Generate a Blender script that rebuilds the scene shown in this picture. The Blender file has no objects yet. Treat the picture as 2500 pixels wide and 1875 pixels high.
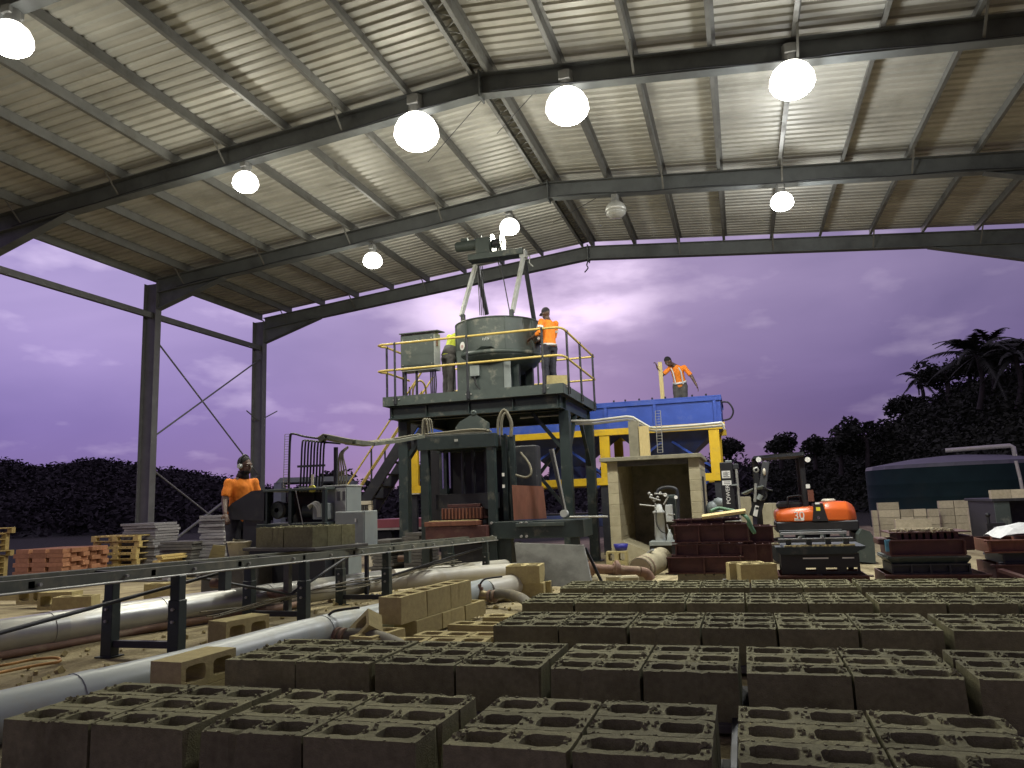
import bpy, bmesh, math, random
from mathutils import Vector, Matrix, noise
random.seed(7)
RAD = math.radians
SC = bpy.context.scene
COL = SC.collection

# ------------------------------------------------------------------ camera
FPX, CXP, CYP, EYE = 1856.0, 1250.0, 937.5, Vector((0, 0, 0.94))
YAW, PITCH, ROLL = RAD(16.4), RAD(8.83), RAD(2.1)
_f0 = Vector((0, math.cos(PITCH), math.sin(PITCH)))
_u0 = Vector((0, -math.sin(PITCH), math.cos(PITCH)))
_x0 = Vector((1, 0, 0))
_rz = Matrix.Rotation(YAW, 3, 'Z')
C_R = _rz @ (_x0 * math.cos(ROLL) - _u0 * math.sin(ROLL))
C_U = _rz @ (_u0 * math.cos(ROLL) + _x0 * math.sin(ROLL))
C_F = _rz @ _f0
cd = bpy.data.cameras.new('camera')
cd.sensor_width = 36.0
cd.lens = FPX / 2500.0 * 36.0
cd.clip_start = 0.05
cd.clip_end = 3000
cam = bpy.data.objects.new('camera', cd)
COL.objects.link(cam)
cam.matrix_world = Matrix(((C_R.x, C_U.x, -C_F.x, EYE.x), (C_R.y, C_U.y, -C_F.y, EYE.y), (C_R.z, C_U.z, -C_F.z, EYE.z), (0, 0, 0, 1)))
SC.camera = cam
def ray(u, v):
    return C_F + C_R * ((u - CXP) / FPX) - C_U * ((v - CYP) / FPX)
def at(u, v, T):            # photo point -> place on the upright plane Y = T
    d = ray(u, v); return EYE + d * (T / d.y)
def atz(u, v, z):
    d = ray(u, v); return EYE + d * ((z - EYE.z) / d.z)
def atd(u, v, D):           # photo point -> place D metres away horizontally
    d = ray(u, v); return EYE + d * (D / math.hypot(d.x, d.y))

# ------------------------------------------------------------------ world: purple overcast dusk
SUN_EL, SUN_AZ = RAD(19.5), math.atan2(0.26, 0.966)     # glow behind the clouds, seen past the mixer
sun_dir = ray(1310, 690).normalized()
SUN_EL = math.asin(sun_dir.z)
W = bpy.data.worlds.new('World'); SC.world = W; W.use_nodes = True
nt = W.node_tree; nt.nodes.clear()
def N(t, tree=None, **kw):
    n = (tree or nt).nodes.new(t)
    for k, v in kw.items(): setattr(n, k, v)
    return n
def Lk(a, b, tree=None): (tree or nt).links.new(a, b)
out = N('ShaderNodeOutputWorld'); bg = N('ShaderNodeBackground'); Lk(bg.outputs[0], out.inputs[0])
tc = N('ShaderNodeTexCoord')
sep = N('ShaderNodeSeparateXYZ'); Lk(tc.outputs['Generated'], sep.inputs[0])
mp = N('ShaderNodeMapping'); mp.inputs['Scale'].default_value = (1.0, 1.0, 2.6); Lk(tc.outputs['Generated'], mp.inputs[0])
n1 = N('ShaderNodeTexNoise'); n1.inputs['Scale'].default_value = 2.6; n1.inputs['Detail'].default_value = 5; n1.inputs['Roughness'].default_value = .48; n1.inputs['Distortion'].default_value = .35
Lk(mp.outputs[0], n1.inputs['Vector'])
n2 = N('ShaderNodeTexNoise'); n2.inputs['Scale'].default_value = 7.0; n2.inputs['Detail'].default_value = 5; n2.inputs['Roughness'].default_value = .5
Lk(mp.outputs[0], n2.inputs['Vector'])
# elevation gradient
rg = N('ShaderNodeValToRGB'); e = rg.color_ramp
e.elements[0].position = 0.0; e.elements[0].color = (.140, .092, .315, 1)
e.elements[1].position = .5; e.elements[1].color = (.50, .41, .68, 1)
for p, c in ((.10, (.235, .165, .45, 1)), (.25, (.42, .33, .62, 1))):
    k = e.elements.new(p); k.color = c
Lk(sep.outputs['Z'], rg.inputs[0])
rc = N('ShaderNodeValToRGB'); e = rc.color_ramp
e.elements[0].position = .34; e.elements[0].color = (.80, .80, .86, 1)
e.elements[1].position = .72; e.elements[1].color = (1.28, 1.26, 1.20, 1)
Lk(n1.outputs[0], rc.inputs[0])
mx = N('ShaderNodeMix', data_type='RGBA', blend_type='MULTIPLY'); mx.inputs[0].default_value = 1
Lk(rg.outputs[0], mx.inputs[6]); Lk(rc.outputs[0], mx.inputs[7])
# torn bright openings in the cloud
ro = N('ShaderNodeValToRGB'); e = ro.color_ramp
e.elements[0].position = .56; e.elements[0].color = (0, 0, 0, 1)
e.elements[1].position = .76; e.elements[1].color = (.30, .26, .27, 1)
Lk(n2.outputs[0], ro.inputs[0])
ad = N('ShaderNodeMix', data_type='RGBA', blend_type='ADD'); ad.inputs[0].default_value = 1
Lk(mx.outputs[2], ad.inputs[6]); Lk(ro.outputs[0], ad.inputs[7])
# the glow of the low sun through thin cloud
dt = N('ShaderNodeVectorMath', operation='DOT_PRODUCT'); dt.inputs[1].default_value = sun_dir
nv = N('ShaderNodeVectorMath', operation='NORMALIZE'); Lk(tc.outputs['Generated'], nv.inputs[0]); Lk(nv.outputs[0], dt.inputs[0])
mr = N('ShaderNodeMapRange'); mr.inputs[1].default_value = .982; mr.inputs[2].default_value = 1.0; mr.interpolation_type = 'SMOOTHSTEP'
Lk(dt.outputs['Value'], mr.inputs[0])
gm = N('ShaderNodeMath', operation='MULTIPLY'); Lk(mr.outputs[0], gm.inputs[0])
nr = N('ShaderNodeMapRange'); nr.inputs[1].default_value = .38; nr.inputs[2].default_value = .66; Lk(n2.outputs[0], nr.inputs[0]); Lk(nr.outputs[0], gm.inputs[1])
gc = N('ShaderNodeMix', data_type='RGBA', blend_type='MULTIPLY'); gc.inputs[0].default_value = 1
gc.inputs[6].default_value = (.85, .70, .82, 1); Lk(gm.outputs[0], gc.inputs[7])
ad2 = N('ShaderNodeMix', data_type='RGBA', blend_type='ADD'); ad2.inputs[0].default_value = 1
Lk(ad.outputs[2], ad2.inputs[6]); Lk(gc.outputs[2], ad2.inputs[7])
# a faint physical sky behind the overcast
sky = N('ShaderNodeTexSky'); sky.sky_type = 'NISHITA'; sky.sun_disc = False
sky.sun_elevation = SUN_EL; sky.sun_rotation = math.atan2(sun_dir.x, sun_dir.y)
sk = N('ShaderNodeMix', data_type='RGBA', blend_type='MULTIPLY'); sk.inputs[0].default_value = 1
sk.inputs[7].default_value = (.006, .005, .007, 1); Lk(sky.outputs[0], sk.inputs[6])
ad3 = N('ShaderNodeMix', data_type='RGBA', blend_type='ADD'); ad3.inputs[0].default_value = 1
Lk(ad2.outputs[2], ad3.inputs[6]); Lk(sk.outputs[2], ad3.inputs[7])
dl = N('ShaderNodeVectorMath', operation='DOT_PRODUCT'); dl.inputs[1].default_value = C_R; Lk(nv.outputs[0], dl.inputs[0])
ml = N('ShaderNodeMapRange'); ml.inputs[1].default_value = -.5; ml.inputs[2].default_value = .6; ml.inputs[3].default_value = 1.08; ml.inputs[4].default_value = .50; Lk(dl.outputs['Value'], ml.inputs[0])
ms = N('ShaderNodeMapRange'); ms.inputs[1].default_value = -1; ms.inputs[2].default_value = .6; ms.inputs[3].default_value = .55; ms.inputs[4].default_value = 1.0; Lk(dt.outputs['Value'], ms.inputs[0])   # dusk sky behind the camera dimmed to cut purple fill on block fronts
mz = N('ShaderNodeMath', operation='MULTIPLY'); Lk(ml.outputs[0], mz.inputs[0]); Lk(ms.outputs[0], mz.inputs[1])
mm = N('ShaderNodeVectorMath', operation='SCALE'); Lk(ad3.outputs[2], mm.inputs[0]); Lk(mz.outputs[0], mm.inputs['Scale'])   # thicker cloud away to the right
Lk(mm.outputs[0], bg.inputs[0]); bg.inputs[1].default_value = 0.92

sd = bpy.data.lights.new('sun', 'SUN'); sd.energy = 0.12; sd.angle = RAD(18); sd.color = (1, .86, .92)
so = bpy.data.objects.new('sun', sd); COL.objects.link(so); so.location = (0, 0, 40)
so.rotation_euler = (-sun_dir).to_track_quat('-Z', 'Y').to_euler()

SC.render.engine = 'CYCLES'
SC.view_settings.view_transform = 'Standard'; SC.view_settings.look = 'None'
SC.view_settings.exposure = 0.0; SC.view_settings.gamma = 1.0
SC.render.resolution_x, SC.render.resolution_y = 1024, 768
LAMP_W = 118.0
LAMP_UP = 72.0
SC.cycles.max_bounces = 6; SC.cycles.diffuse_bounces = 3; SC.cycles.glossy_bounces = 2; SC.cycles.transmission_bounces = 2
LAMP_C = (1.0, .97, .82)

# ------------------------------------------------------------------ materials
MATS = {}
def mat(name, c, c2=None, rough=.7, metal=0., scale=9., amp=.5, bump=0., bscale=60., dirt=None, dscale=2.2, dlo=.52, dhi=.72, spec=.5, emit=None, es=0., rnd=.0, stretch=(1, 1, 1)):
    if name in MATS: return MATS[name]
    m = bpy.data.materials.new(name); m.use_nodes = True; t = m.node_tree; t.nodes.clear()
    o = N('ShaderNodeOutputMaterial', t); b = N('ShaderNodeBsdfPrincipled', t); Lk(b.outputs[0], o.inputs[0], t)
    b.inputs['Roughness'].default_value = rough; b.inputs['Metallic'].default_value = metal
    b.inputs['Specular IOR Level'].default_value = spec
    tcn = N('ShaderNodeTexCoord', t); oi = N('ShaderNodeObjectInfo', t)
    of = N('ShaderNodeVectorMath', t, operation='MULTIPLY_ADD'); of.inputs[1].default_value = stretch
    sc = N('ShaderNodeVectorMath', t, operation='SCALE'); sc.inputs[0].default_value = (13.7, 7.1, 3.3); Lk(oi.outputs['Random'], sc.inputs['Scale'], t)
    Lk(tcn.outputs['Object'], of.inputs[0], t); Lk(sc.outputs[0], of.inputs[2], t)
    n = N('ShaderNodeTexNoise', t); n.inputs['Scale'].default_value = scale; n.inputs['Detail'].default_value = 6; n.inputs['Roughness'].default_value = .62
    Lk(of.outputs[0], n.inputs['Vector'], t)
    c = tuple(c) + (1,)
    if c2 is None: c2 = tuple(max(0, x * (1 - amp)) for x in c[:3])
    r = N('ShaderNodeValToRGB', t); r.color_ramp.elements[0].position = .32; r.color_ramp.elements[1].position = .68
    r.color_ramp.elements[0].color = tuple(c2) + (1,); r.color_ramp.elements[1].color = c
    Lk(n.outputs[0], r.inputs[0], t); col = r.outputs[0]
    if dirt:
        n3 = N('ShaderNodeTexNoise', t); n3.inputs['Scale'].default_value = dscale; n3.inputs['Detail'].default_value = 8; n3.inputs['Roughness'].default_value = .68
        Lk(of.outputs[0], n3.inputs['Vector'], t)
        m3 = N('ShaderNodeMapRange', t); m3.inputs[1].default_value = dlo; m3.inputs[2].default_value = dhi; Lk(n3.outputs[0], m3.inputs[0], t)
        x = N('ShaderNodeMix', t, data_type='RGBA'); Lk(m3.outputs[0], x.inputs[0], t); Lk(col, x.inputs[6], t); x.inputs[7].default_value = tuple(dirt) + (1,)
        col = x.outputs[2]
        ra = N('ShaderNodeMapRange', t); ra.inputs[3].default_value = rough; ra.inputs[4].default_value = min(1, rough + .3); Lk(m3.outputs[0], ra.inputs[0], t); Lk(ra.outputs[0], b.inputs['Roughness'], t)
    if rnd:
        h = N('ShaderNodeMapRange', t); h.inputs[3].default_value = 1 - rnd; h.inputs[4].default_value = 1 + rnd; Lk(oi.outputs['Random'], h.inputs[0], t)
        x = N('ShaderNodeVectorMath', t, operation='SCALE'); Lk(col, x.inputs[0], t); Lk(h.outputs[0], x.inputs['Scale'], t); col = x.outputs[0]
    Lk(col, b.inputs['Base Color'], t)
    if bump:
        n4 = N('ShaderNodeTexNoise', t); n4.inputs['Scale'].default_value = bscale; n4.inputs['Detail'].default_value = 4; Lk(of.outputs[0], n4.inputs['Vector'], t)
        bp = N('ShaderNodeBump', t); bp.inputs['Strength'].default_value = bump; bp.inputs['Distance'].default_value = .01
        Lk(n4.outputs[0], bp.inputs['Height'], t); Lk(bp.outputs[0], b.inputs['Normal'], t)
    if emit:
        b.inputs['Emission Color'].default_value = tuple(emit) + (1,); b.inputs['Emission Strength'].default_value = es
    MATS[name] = m
    return m
DUST = (.30, .26, .16)
mat('wet_block', (.228, .216, .112), (.160, .151, .078), .88, scale=38, bump=.5, bscale=180, dirt=(.105, .099, .05), dscale=5, dlo=.48, dhi=.75, rnd=.20, spec=.3)
mat('dry_block', (.46, .39, .19), (.36, .30, .145), .95, scale=26, bump=.5, bscale=150, dirt=(.30, .25, .14), dscale=4, dlo=.55, dhi=.85, rnd=.10, spec=.2)
mat('pale_block', (.56, .49, .35), (.44, .385, .27), .95, scale=22, bump=.4, bscale=120, dirt=(.36, .31, .22), dscale=3, rnd=.2, spec=.2)
mat('red_block', (.44, .22, .125), (.33, .16, .09), .95, scale=14, bump=.4, bscale=90, rnd=.16, spec=.2)
mat('green_steel', (.020, .032, .031), (.013, .022, .021), .48, scale=5, dirt=(.13, .125, .10), dscale=3.6, dlo=.56, dhi=.76)
mat('green_panel', (.058, .075, .068), (.042, .055, .05), .5, scale=4, dirt=(.24, .235, .19), dscale=3.4, dlo=.56, dhi=.74)
mat('dark_steel', (.022, .024, .03), (.014, .015, .02), .55, scale=6, dirt=(.085, .08, .065), dscale=3, dlo=.56, dhi=.85)
mat('frame_steel', (.125, .125, .13), (.09, .09, .095), .5, scale=3.5, dirt=(.07, .065, .06), dscale=1.6, dlo=.55, dhi=.8)
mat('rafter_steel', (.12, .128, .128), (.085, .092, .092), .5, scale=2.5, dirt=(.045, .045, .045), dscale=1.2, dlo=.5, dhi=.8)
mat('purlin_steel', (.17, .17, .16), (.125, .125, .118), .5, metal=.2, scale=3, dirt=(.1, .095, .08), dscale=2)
mat('galv', (.40, .40, .37), (.30, .30, .28), .45, metal=.35, scale=7, dirt=(.2, .19, .15), dscale=3, dlo=.6, dhi=.85)
mat('roof_sheet', (.54, .53, .48), (.44, .43, .39), .5, metal=.1, scale=1.4, dirt=(.32, .31, .27), dscale=.8, dlo=.52, dhi=.8)
mat('yellow_rail', (.62, .47, .13), (.50, .37, .10), .45, scale=12, dirt=(.30, .24, .12), dscale=8, dlo=.55, dhi=.8)
mat('yellow_paint', (.72, .47, .02), (.62, .39, .015), .45, scale=6, dirt=(.34, .25, .09), dscale=5, dlo=.56, dhi=.85)
mat('blue_paint', (.035, .085, .42), (.026, .065, .33), .42, scale=3, dirt=(.14, .16, .26), dscale=3, dlo=.55, dhi=.9)
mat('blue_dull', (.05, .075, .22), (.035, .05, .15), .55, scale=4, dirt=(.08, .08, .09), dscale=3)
mat('red_oxide', (.085, .027, .023), (.055, .018, .016), .62, scale=8, dirt=(.12, .085, .06), dscale=4, dlo=.56, dhi=.82, bump=.12, bscale=40)
mat('rust_panel', (.20, .075, .042), (.14, .05, .03), .65, scale=5, dirt=(.13, .06, .035), dscale=4, stretch=(3, 3, .6))
mat('grey_paint', (.26, .29, .28), (.21, .235, .23), .5, scale=4, dirt=(.20, .20, .17), dscale=2, dlo=.58, dhi=.85)
mat('pale_grey', (.46, .48, .46), (.37, .385, .37), .5, scale=5, dirt=(.30, .29, .24), dscale=3)
mat('dusty_green', (.115, .122, .092), (.07, .077, .06), .6, scale=7, dirt=(.22, .205, .145), dscale=5, dlo=.5, dhi=.75)
mat('pvc', (.38, .42, .405), (.31, .345, .33), .38, scale=2.5, dirt=(.34, .30, .19), dscale=2.4, dlo=.52, dhi=.8, spec=.5)
mat('pvc_white', (.52, .51, .45), (.43, .41, .34), .42, scale=3, dirt=(.40, .34, .2), dscale=3, dlo=.55, dhi=.8)
mat('metal_pipe', (.42, .42, .40), (.33, .33, .31), .33, metal=.5, scale=2, dirt=(.42, .38, .28), dscale=2.0, dlo=.5, dhi=.82)
mat('rust_pipe', (.25, .15, .10), (.17, .10, .07), .75, scale=9, dirt=(.33, .27, .18), dscale=5, bump=.2)
mat('hose', (.17, .155, .11), (.12, .11, .08), .75, scale=8, dirt=DUST, dscale=5)
mat('black', (.012, .012, .014), (.008, .008, .01), .5, scale=8, dirt=(.05, .047, .04), dscale=4, dlo=.6, dhi=.9)
mat('rubber', (.018, .017, .017), None, .75, scale=10)
mat('chrome', (.75, .75, .75), None, .15, metal=1., amp=.1)
mat('brass', (.45, .36, .18), None, .4, metal=.6, dirt=DUST, dscale=9)
mat('timber_yellow', (.58, .44, .17), (.46, .34, .12), .8, scale=10, stretch=(1, 6, 6), dirt=(.25, .18, .08), dscale=5, rnd=.12)
mat('timber_new', (.62, .50, .24), (.50, .39, .17), .8, scale=9, stretch=(8, 8, 1), rnd=.08)
mat('timber_grey', (.30, .29, .30), (.20, .195, .20), .85, scale=9, stretch=(1, 6, 6), dirt=(.12, .115, .12), dscale=4, rnd=.22)
mat('timber_dark', (.11, .105, .095), (.07, .066, .06), .85, scale=9, rnd=.2)
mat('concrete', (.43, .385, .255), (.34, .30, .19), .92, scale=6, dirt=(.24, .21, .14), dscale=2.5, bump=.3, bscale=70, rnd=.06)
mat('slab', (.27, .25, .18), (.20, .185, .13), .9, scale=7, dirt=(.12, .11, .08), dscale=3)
mat('plate_steel', (.12, .118, .098), (.075, .073, .06), .6, metal=.1, scale=5, dirt=(.055, .052, .043), dscale=4, dlo=.45, dhi=.75)
mat('orange_paint', (.72, .135, .02), (.62, .11, .017), .35, scale=3, dirt=(.32, .15, .07), dscale=4, dlo=.60, dhi=.85)
mat('hiviz_orange', (.92, .27, .02), (.78, .20, .015), .8, scale=14, bump=.4, bscale=18)
mat('hiviz_yellow', (.60, .66, .06), (.46, .52, .05), .8, scale=14, bump=.4, bscale=18)
mat('reflective', (.66, .66, .64), None, .4, amp=.12)
mat('navy_cloth', (.035, .036, .05), (.022, .022, .032), .9, scale=12, bump=.4, bscale=22)
mat('grey_cloth', (.085, .08, .075), (.055, .052, .05), .9, scale=9, bump=.4, bscale=22)
mat('skin', (.105, .058, .04), (.085, .046, .032), .5, scale=10)
mat('hair', (.010, .009, .009), None, .8)
mat('cap_cloth', (.03, .025, .03), None, .85)
mat('white_paint', (.78, .78, .75), (.66, .66, .63), .5, scale=8, amp=.1)
mat('white_tarp', (.66, .67, .66), (.52, .53, .52), .6, scale=6, bump=.5, bscale=9)
mat('yellow_plastic', (.62, .58, .06), None, .45, amp=.15)
mat('tank_plastic', (.012, .028, .030), (.009, .021, .023), .85, spec=.15, scale=2, dirt=(.02, .03, .03), dscale=1.2)
mat('tank_roof', (.10, .10, .115), (.075, .075, .088), .55, scale=3)
mat('pink_steel', (.42, .12, .12), (.34, .095, .095), .6, scale=4)
mat('blue_plastic', (.03, .03, .30), None, .4)
mat('aqua_plastic', (.12, .38, .55), None, .5)
mat('green_hose', (.10, .22, .12), (.07, .16, .09), .55, scale=9)
mat('white_plastic', (.62, .58, .46), (.5, .46, .36), .5, scale=6, dirt=DUST, dscale=4)
mat('orange_cord', (.55, .27, .06), None, .6)
mat('leaf', (.050, .056, .036), (.024, .028, .019), .8, scale=.35, amp=.5, spec=.15)
mat('leaf_far', (.052, .048, .046), (.028, .027, .028), .85, scale=.12, amp=.5, spec=.1)
mat('palm_leaf', (.040, .046, .028), (.022, .026, .017), .7, scale=1.2, spec=.25)
mat('bark', (.055, .047, .038), None, .9, scale=5)
mat('hill_soil', (.022, .024, .017), (.013, .014, .011), .95, scale=.2)
mat('lamp_can', (.30, .30, .29), None, .4, metal=.4, amp=.2)
mat('lamp_bell', (.66, .66, .62), None, .35, metal=.3, amp=.15)
mat('lamp_glow', (.9, .9, .85), None, .4, emit=(1.0, .975, .88), es=34.)
mat('lamp_shell', (.9, .9, .85), None, .4, emit=(1.0, .975, .88), es=5.)
mat('lamp_glow_cool', (.9, .9, .85), None, .4, emit=(.92, .97, 1.0), es=26.)
mat('lamp_off', (.45, .45, .42), None, .25, amp=.1)
mat('red_text', (.35, .06, .05), None, .6, amp=.1)
mat('decal_yellow', (.75, .68, .05), None, .5, amp=.1)
mat('crumb', (.105, .098, .06), (.06, .056, .035), .95, scale=60)
mat('gauge', (.85, .85, .8), None, .2, amp=.05)

# roof: each sheet weathers a little differently
def roof_mat():
    t = MATS['roof_sheet'].node_tree; b = [n for n in t.nodes if n.type == 'BSDF_PRINCIPLED'][0]
    src = b.inputs['Base Color'].links[0].from_socket
    tcn = [n for n in t.nodes if n.type == 'TEX_COORD'][0]; sp = N('ShaderNodeSeparateXYZ', t); Lk(tcn.outputs['Object'], sp.inputs[0], t)
    dv = N('ShaderNodeMath', t, operation='DIVIDE'); dv.inputs[1].default_value = .76; Lk(sp.outputs['Y'], dv.inputs[0], t)
    fl = N('ShaderNodeMath', t, operation='FLOOR'); Lk(dv.outputs[0], fl.inputs[0], t)
    wn = N('ShaderNodeTexWhiteNoise', t, noise_dimensions='1D'); Lk(fl.outputs[0], wn.inputs['W'], t)
    mrn = N('ShaderNodeMapRange', t); mrn.inputs[3].default_value = .84; mrn.inputs[4].default_value = 1.06; Lk(wn.outputs['Value'], mrn.inputs[0], t)
    st = N('ShaderNodeTexNoise', t); st.inputs['Scale'].default_value = 1.0; st.inputs['Detail'].default_value = 6
    mpn = N('ShaderNodeMapping', t); mpn.inputs['Scale'].default_value = (.35, 5, 1); Lk(tcn.outputs['Object'], mpn.inputs[0], t); Lk(mpn.outputs[0], st.inputs['Vector'], t)
    ms2 = N('ShaderNodeMapRange', t); ms2.inputs[1].default_value = .35; ms2.inputs[2].default_value = .65; ms2.inputs[3].default_value = .82; ms2.inputs[4].default_value = 1.04; Lk(st.outputs[0], ms2.inputs[0], t)
    mu = N('ShaderNodeMath', t, operation='MULTIPLY'); Lk(mrn.outputs[0], mu.inputs[0], t); Lk(ms2.outputs[0], mu.inputs[1], t)
    x = N('ShaderNodeVectorMath', t, operation='SCALE'); Lk(src, x.inputs[0], t); Lk(mu.outputs[0], x.inputs['Scale'], t); Lk(x.outputs[0], b.inputs['Base Color'], t)
roof_mat()
# ------------------------------------------------------------------ mesh tools
ROOT = {}
class MB:
    def __init__(s): s.v = []; s.f = []; s.sm = []
    def add(s, vs, fs, smooth=False):
        o = len(s.v); s.v += [Vector(p) for p in vs]
        for f in fs: s.f.append(tuple(i + o for i in f)); s.sm.append(smooth)
        return s
    def bx(s, x0, x1, y0, y1, z0, z1, b=0.0):
        if b > 0:
            c = Vector(((x0 + x1) / 2, (y0 + y1) / 2, (z0 + z1) / 2)); h = Vector((abs(x1 - x0) / 2, abs(y1 - y0) / 2, abs(z1 - z0) / 2))
            return s._cham(c, h, Matrix.Identity(3), b)
        return s.add([(x0, y0, z0), (x1, y0, z0), (x1, y1, z0), (x0, y1, z0), (x0, y0, z1), (x1, y0, z1), (x1, y1, z1), (x0, y1, z1)],
                     [(0, 3, 2, 1), (4, 5, 6, 7), (0, 1, 5, 4), (1, 2, 6, 5), (2, 3, 7, 6), (3, 0, 4, 7)])
    def _cham(s, c, h, M, b):
        b = min(b, h.x * .9, h.y * .9, h.z * .9)
        bm = bmesh.new(); bmesh.ops.create_cube(bm, size=2)
        for v in bm.verts: v.co = Vector((v.co.x * h.x, v.co.y * h.y, v.co.z * h.z))
        bmesh.ops.bevel(bm, geom=bm.edges[:], offset=b, segments=1, affect='EDGES', profile=.5)
        bm.verts.index_update()
        s.add([M @ v.co + c for v in bm.verts], [tuple(v.index for v in f.verts) for f in bm.faces]); bm.free(); return s
    def ob(s, c, size, M=None, rz=0., b=0.):   # oriented box
        M = M or Matrix.Rotation(rz, 3, 'Z'); h = Vector(size) / 2; c = Vector(c)
        if b: return s._cham(c, h, M, b)
        q = [(-1, -1, -1), (1, -1, -1), (1, 1, -1), (-1, 1, -1), (-1, -1, 1), (1, -1, 1), (1, 1, 1), (-1, 1, 1)]
        return s.add([M @ Vector((a * h.x, d * h.y, e * h.z)) + c for a, d, e in q],
                     [(0, 3, 2, 1), (4, 5, 6, 7), (0, 1, 5, 4), (1, 2, 6, 5), (2, 3, 7, 6), (3, 0, 4, 7)])
    def basis(s, p, q, up=(0, 0, 1)):
        d = (Vector(q) - Vector(p)).normalized(); up = Vector(up)
        if abs(d.dot(up)) > .995: up = Vector((0, 1, 0)) if abs(d.y) < .9 else Vector((1, 0, 0))
        x = d.cross(up).normalized(); z = x.cross(d).normalized(); return d, x, z
    def bar(s, p, q, w, h, up=(0, 0, 1), b=0.):   # w across, h along up
        p = Vector(p); q = Vector(q); d, x, z = s.basis(p, q, up)
        M = Matrix((x, d, z)).transposed(); return s.ob((p + q) / 2, (w, (q - p).length, h), M, b=b)
    def ibeam(s, p, q, dep, wid, tf=.014, tw=.010, up=(0, 0, 1)):
        p = Vector(p); q = Vector(q); d, x, z = s.basis(p, q, up)
        for sg in (-1, 1):
            o = z * sg * (dep / 2 - tf / 2); s.bar(p + o, q + o, wid, tf, z)
        return s.bar(p, q, tw, dep - 2 * tf, z)
    def chan(s, p, q, dep, wid, t=.008, up=(0, 0, 1), side=1):
        p = Vector(p); q = Vector(q); d, x, z = s.basis(p, q, up)
        for sg in (-1, 1):
            o = z * sg * (dep / 2 - t / 2) + x * side * wid / 2; s.bar(p + o, q + o, wid, t, z)
        return s.bar(p + x * side * t / 2, q + x * side * t / 2, t, dep - 2 * t, z)
    def tube(s, pts, r, n=8, cap=True, smooth=True, r1=None):
        pts = [Vector(p) for p in pts]; rings = []; up = None; L = len(pts)
        for i, p in enumerate(pts):
            d = (pts[min(i + 1, L - 1)] - pts[max(i - 1, 0)]).normalized()
            if up is None: up = Vector((0, 0, 1)) if abs(d.z) < .9 else Vector((1, 0, 0))
            x = d.cross(up)
            if x.length < 1e-4: x = d.cross(Vector((1, .3, 0)))
            x.normalize(); z = x.cross(d).normalized(); up = z
            rr = r if r1 is None else r + (r1 - r) * i / max(1, L - 1)
            if isinstance(r, (list, tuple)): rr = r[i]
            rings.append([p + (x * math.cos(6.28318 * k / n) + z * math.sin(6.28318 * k / n)) * rr for k in range(n)])
        vs = [v for R in rings for v in R]; fs = []
        for i in range(L - 1):
            for k in range(n):
                fs.append((i * n + k, i * n + (k + 1) % n, (i + 1) * n + (k + 1) % n, (i + 1) * n + k))
        s.add(vs, fs, smooth)
        if cap:
            s.add(rings[0], [tuple(range(n))[::-1]]); s.add(rings[-1], [tuple(range(n))])
        return s
    def cyl(s, p, q, r, r1=None, n=16, cap=True, smooth=True):
        return s.tube([p, q], r, n, cap, smooth, r1)
    def lathe(s, prof, c=(0, 0, 0), axis=(0, 0, 1), n=24, smooth=True):  # prof: (radius, height)
        c = Vector(c); a = Vector(axis).normalized(); x = a.orthogonal().normalized(); y = a.cross(x)
        vs = []; fs = []
        for r, h in prof:
            for k in range(n):
                t = 6.283185 * k / n; vs.append(c + a * h + (x * math.cos(t) + y * math.sin(t)) * r)
        for i in range(len(prof) - 1):
            for k in range(n): fs.append((i * n + k, i * n + (k + 1) % n, (i + 1) * n + (k + 1) % n, (i + 1) * n + k))
        return s.add(vs, fs, smooth)
    def sph(s, c, r, nu=10, nv=6, sc=(1, 1, 1), M=None):
        c = Vector(c); vs = [c + Vector((0, 0, -r * sc[2]))] if M is None else [c + M @ Vector((0, 0, -r * sc[2]))]; fs = []
        for j in range(1, nv):
            ph = math.pi * j / nv - math.pi / 2
            for k in range(nu):
                t = 6.283185 * k / nu; q = Vector((math.cos(ph) * math.cos(t) * r * sc[0], math.cos(ph) * math.sin(t) * r * sc[1], math.sin(ph) * r * sc[2]))
                vs.append(c + (M @ q if M else q))
        q = Vector((0, 0, r * sc[2])); vs.append(c + (M @ q if M else q)); T = len(vs) - 1
        for k in range(nu): fs.append((0, 1 + (k + 1) % nu, 1 + k)); fs.append((T, T - nu + k, T - nu + (k + 1) % nu))
        for j in range(nv - 2):
            for k in range(nu): a = 1 + j * nu; fs.append((a + k, a + (k + 1) % nu, a + nu + (k + 1) % nu, a + nu + k))
        return s.add(vs, fs, True)
    def prism(s, poly, h, M=None, c=(0, 0, 0)):  # poly in local xy, thickness h in local z
        M = M or Matrix.Identity(3); c = Vector(c); n = len(poly)
        vs = [c + M @ Vector((x, y, -h / 2)) for x, y in poly] + [c + M @ Vector((x, y, h / 2)) for x, y in poly]
        fs = [tuple(range(n))[::-1], tuple(range(n, 2 * n))] + [(i, (i + 1) % n, n + (i + 1) % n, n + i) for i in range(n)]
        return s.add(vs, fs)
    def slab(s, pts, n):     # 3-D polygon given thickness vector n
        n = Vector(n); k = len(pts); pts = [Vector(p) for p in pts]
        return s.add(pts + [p + n for p in pts], [tuple(range(k))[::-1], tuple(range(k, 2 * k))] + [(i, (i + 1) % k, k + (i + 1) % k, k + i) for i in range(k)])
    def mesh(s, name, off=None):
        me = bpy.data.meshes.new(name)
        me.from_pydata([tuple(v - off) if off else tuple(v) for v in s.v], [], s.f)
        me.polygons.foreach_set('use_smooth', s.sm)
        bm = bmesh.new(); bm.from_mesh(me); bmesh.ops.recalc_face_normals(bm, faces=bm.faces[:]); bm.to_mesh(me); bm.free()
        me.update(); return me
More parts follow.
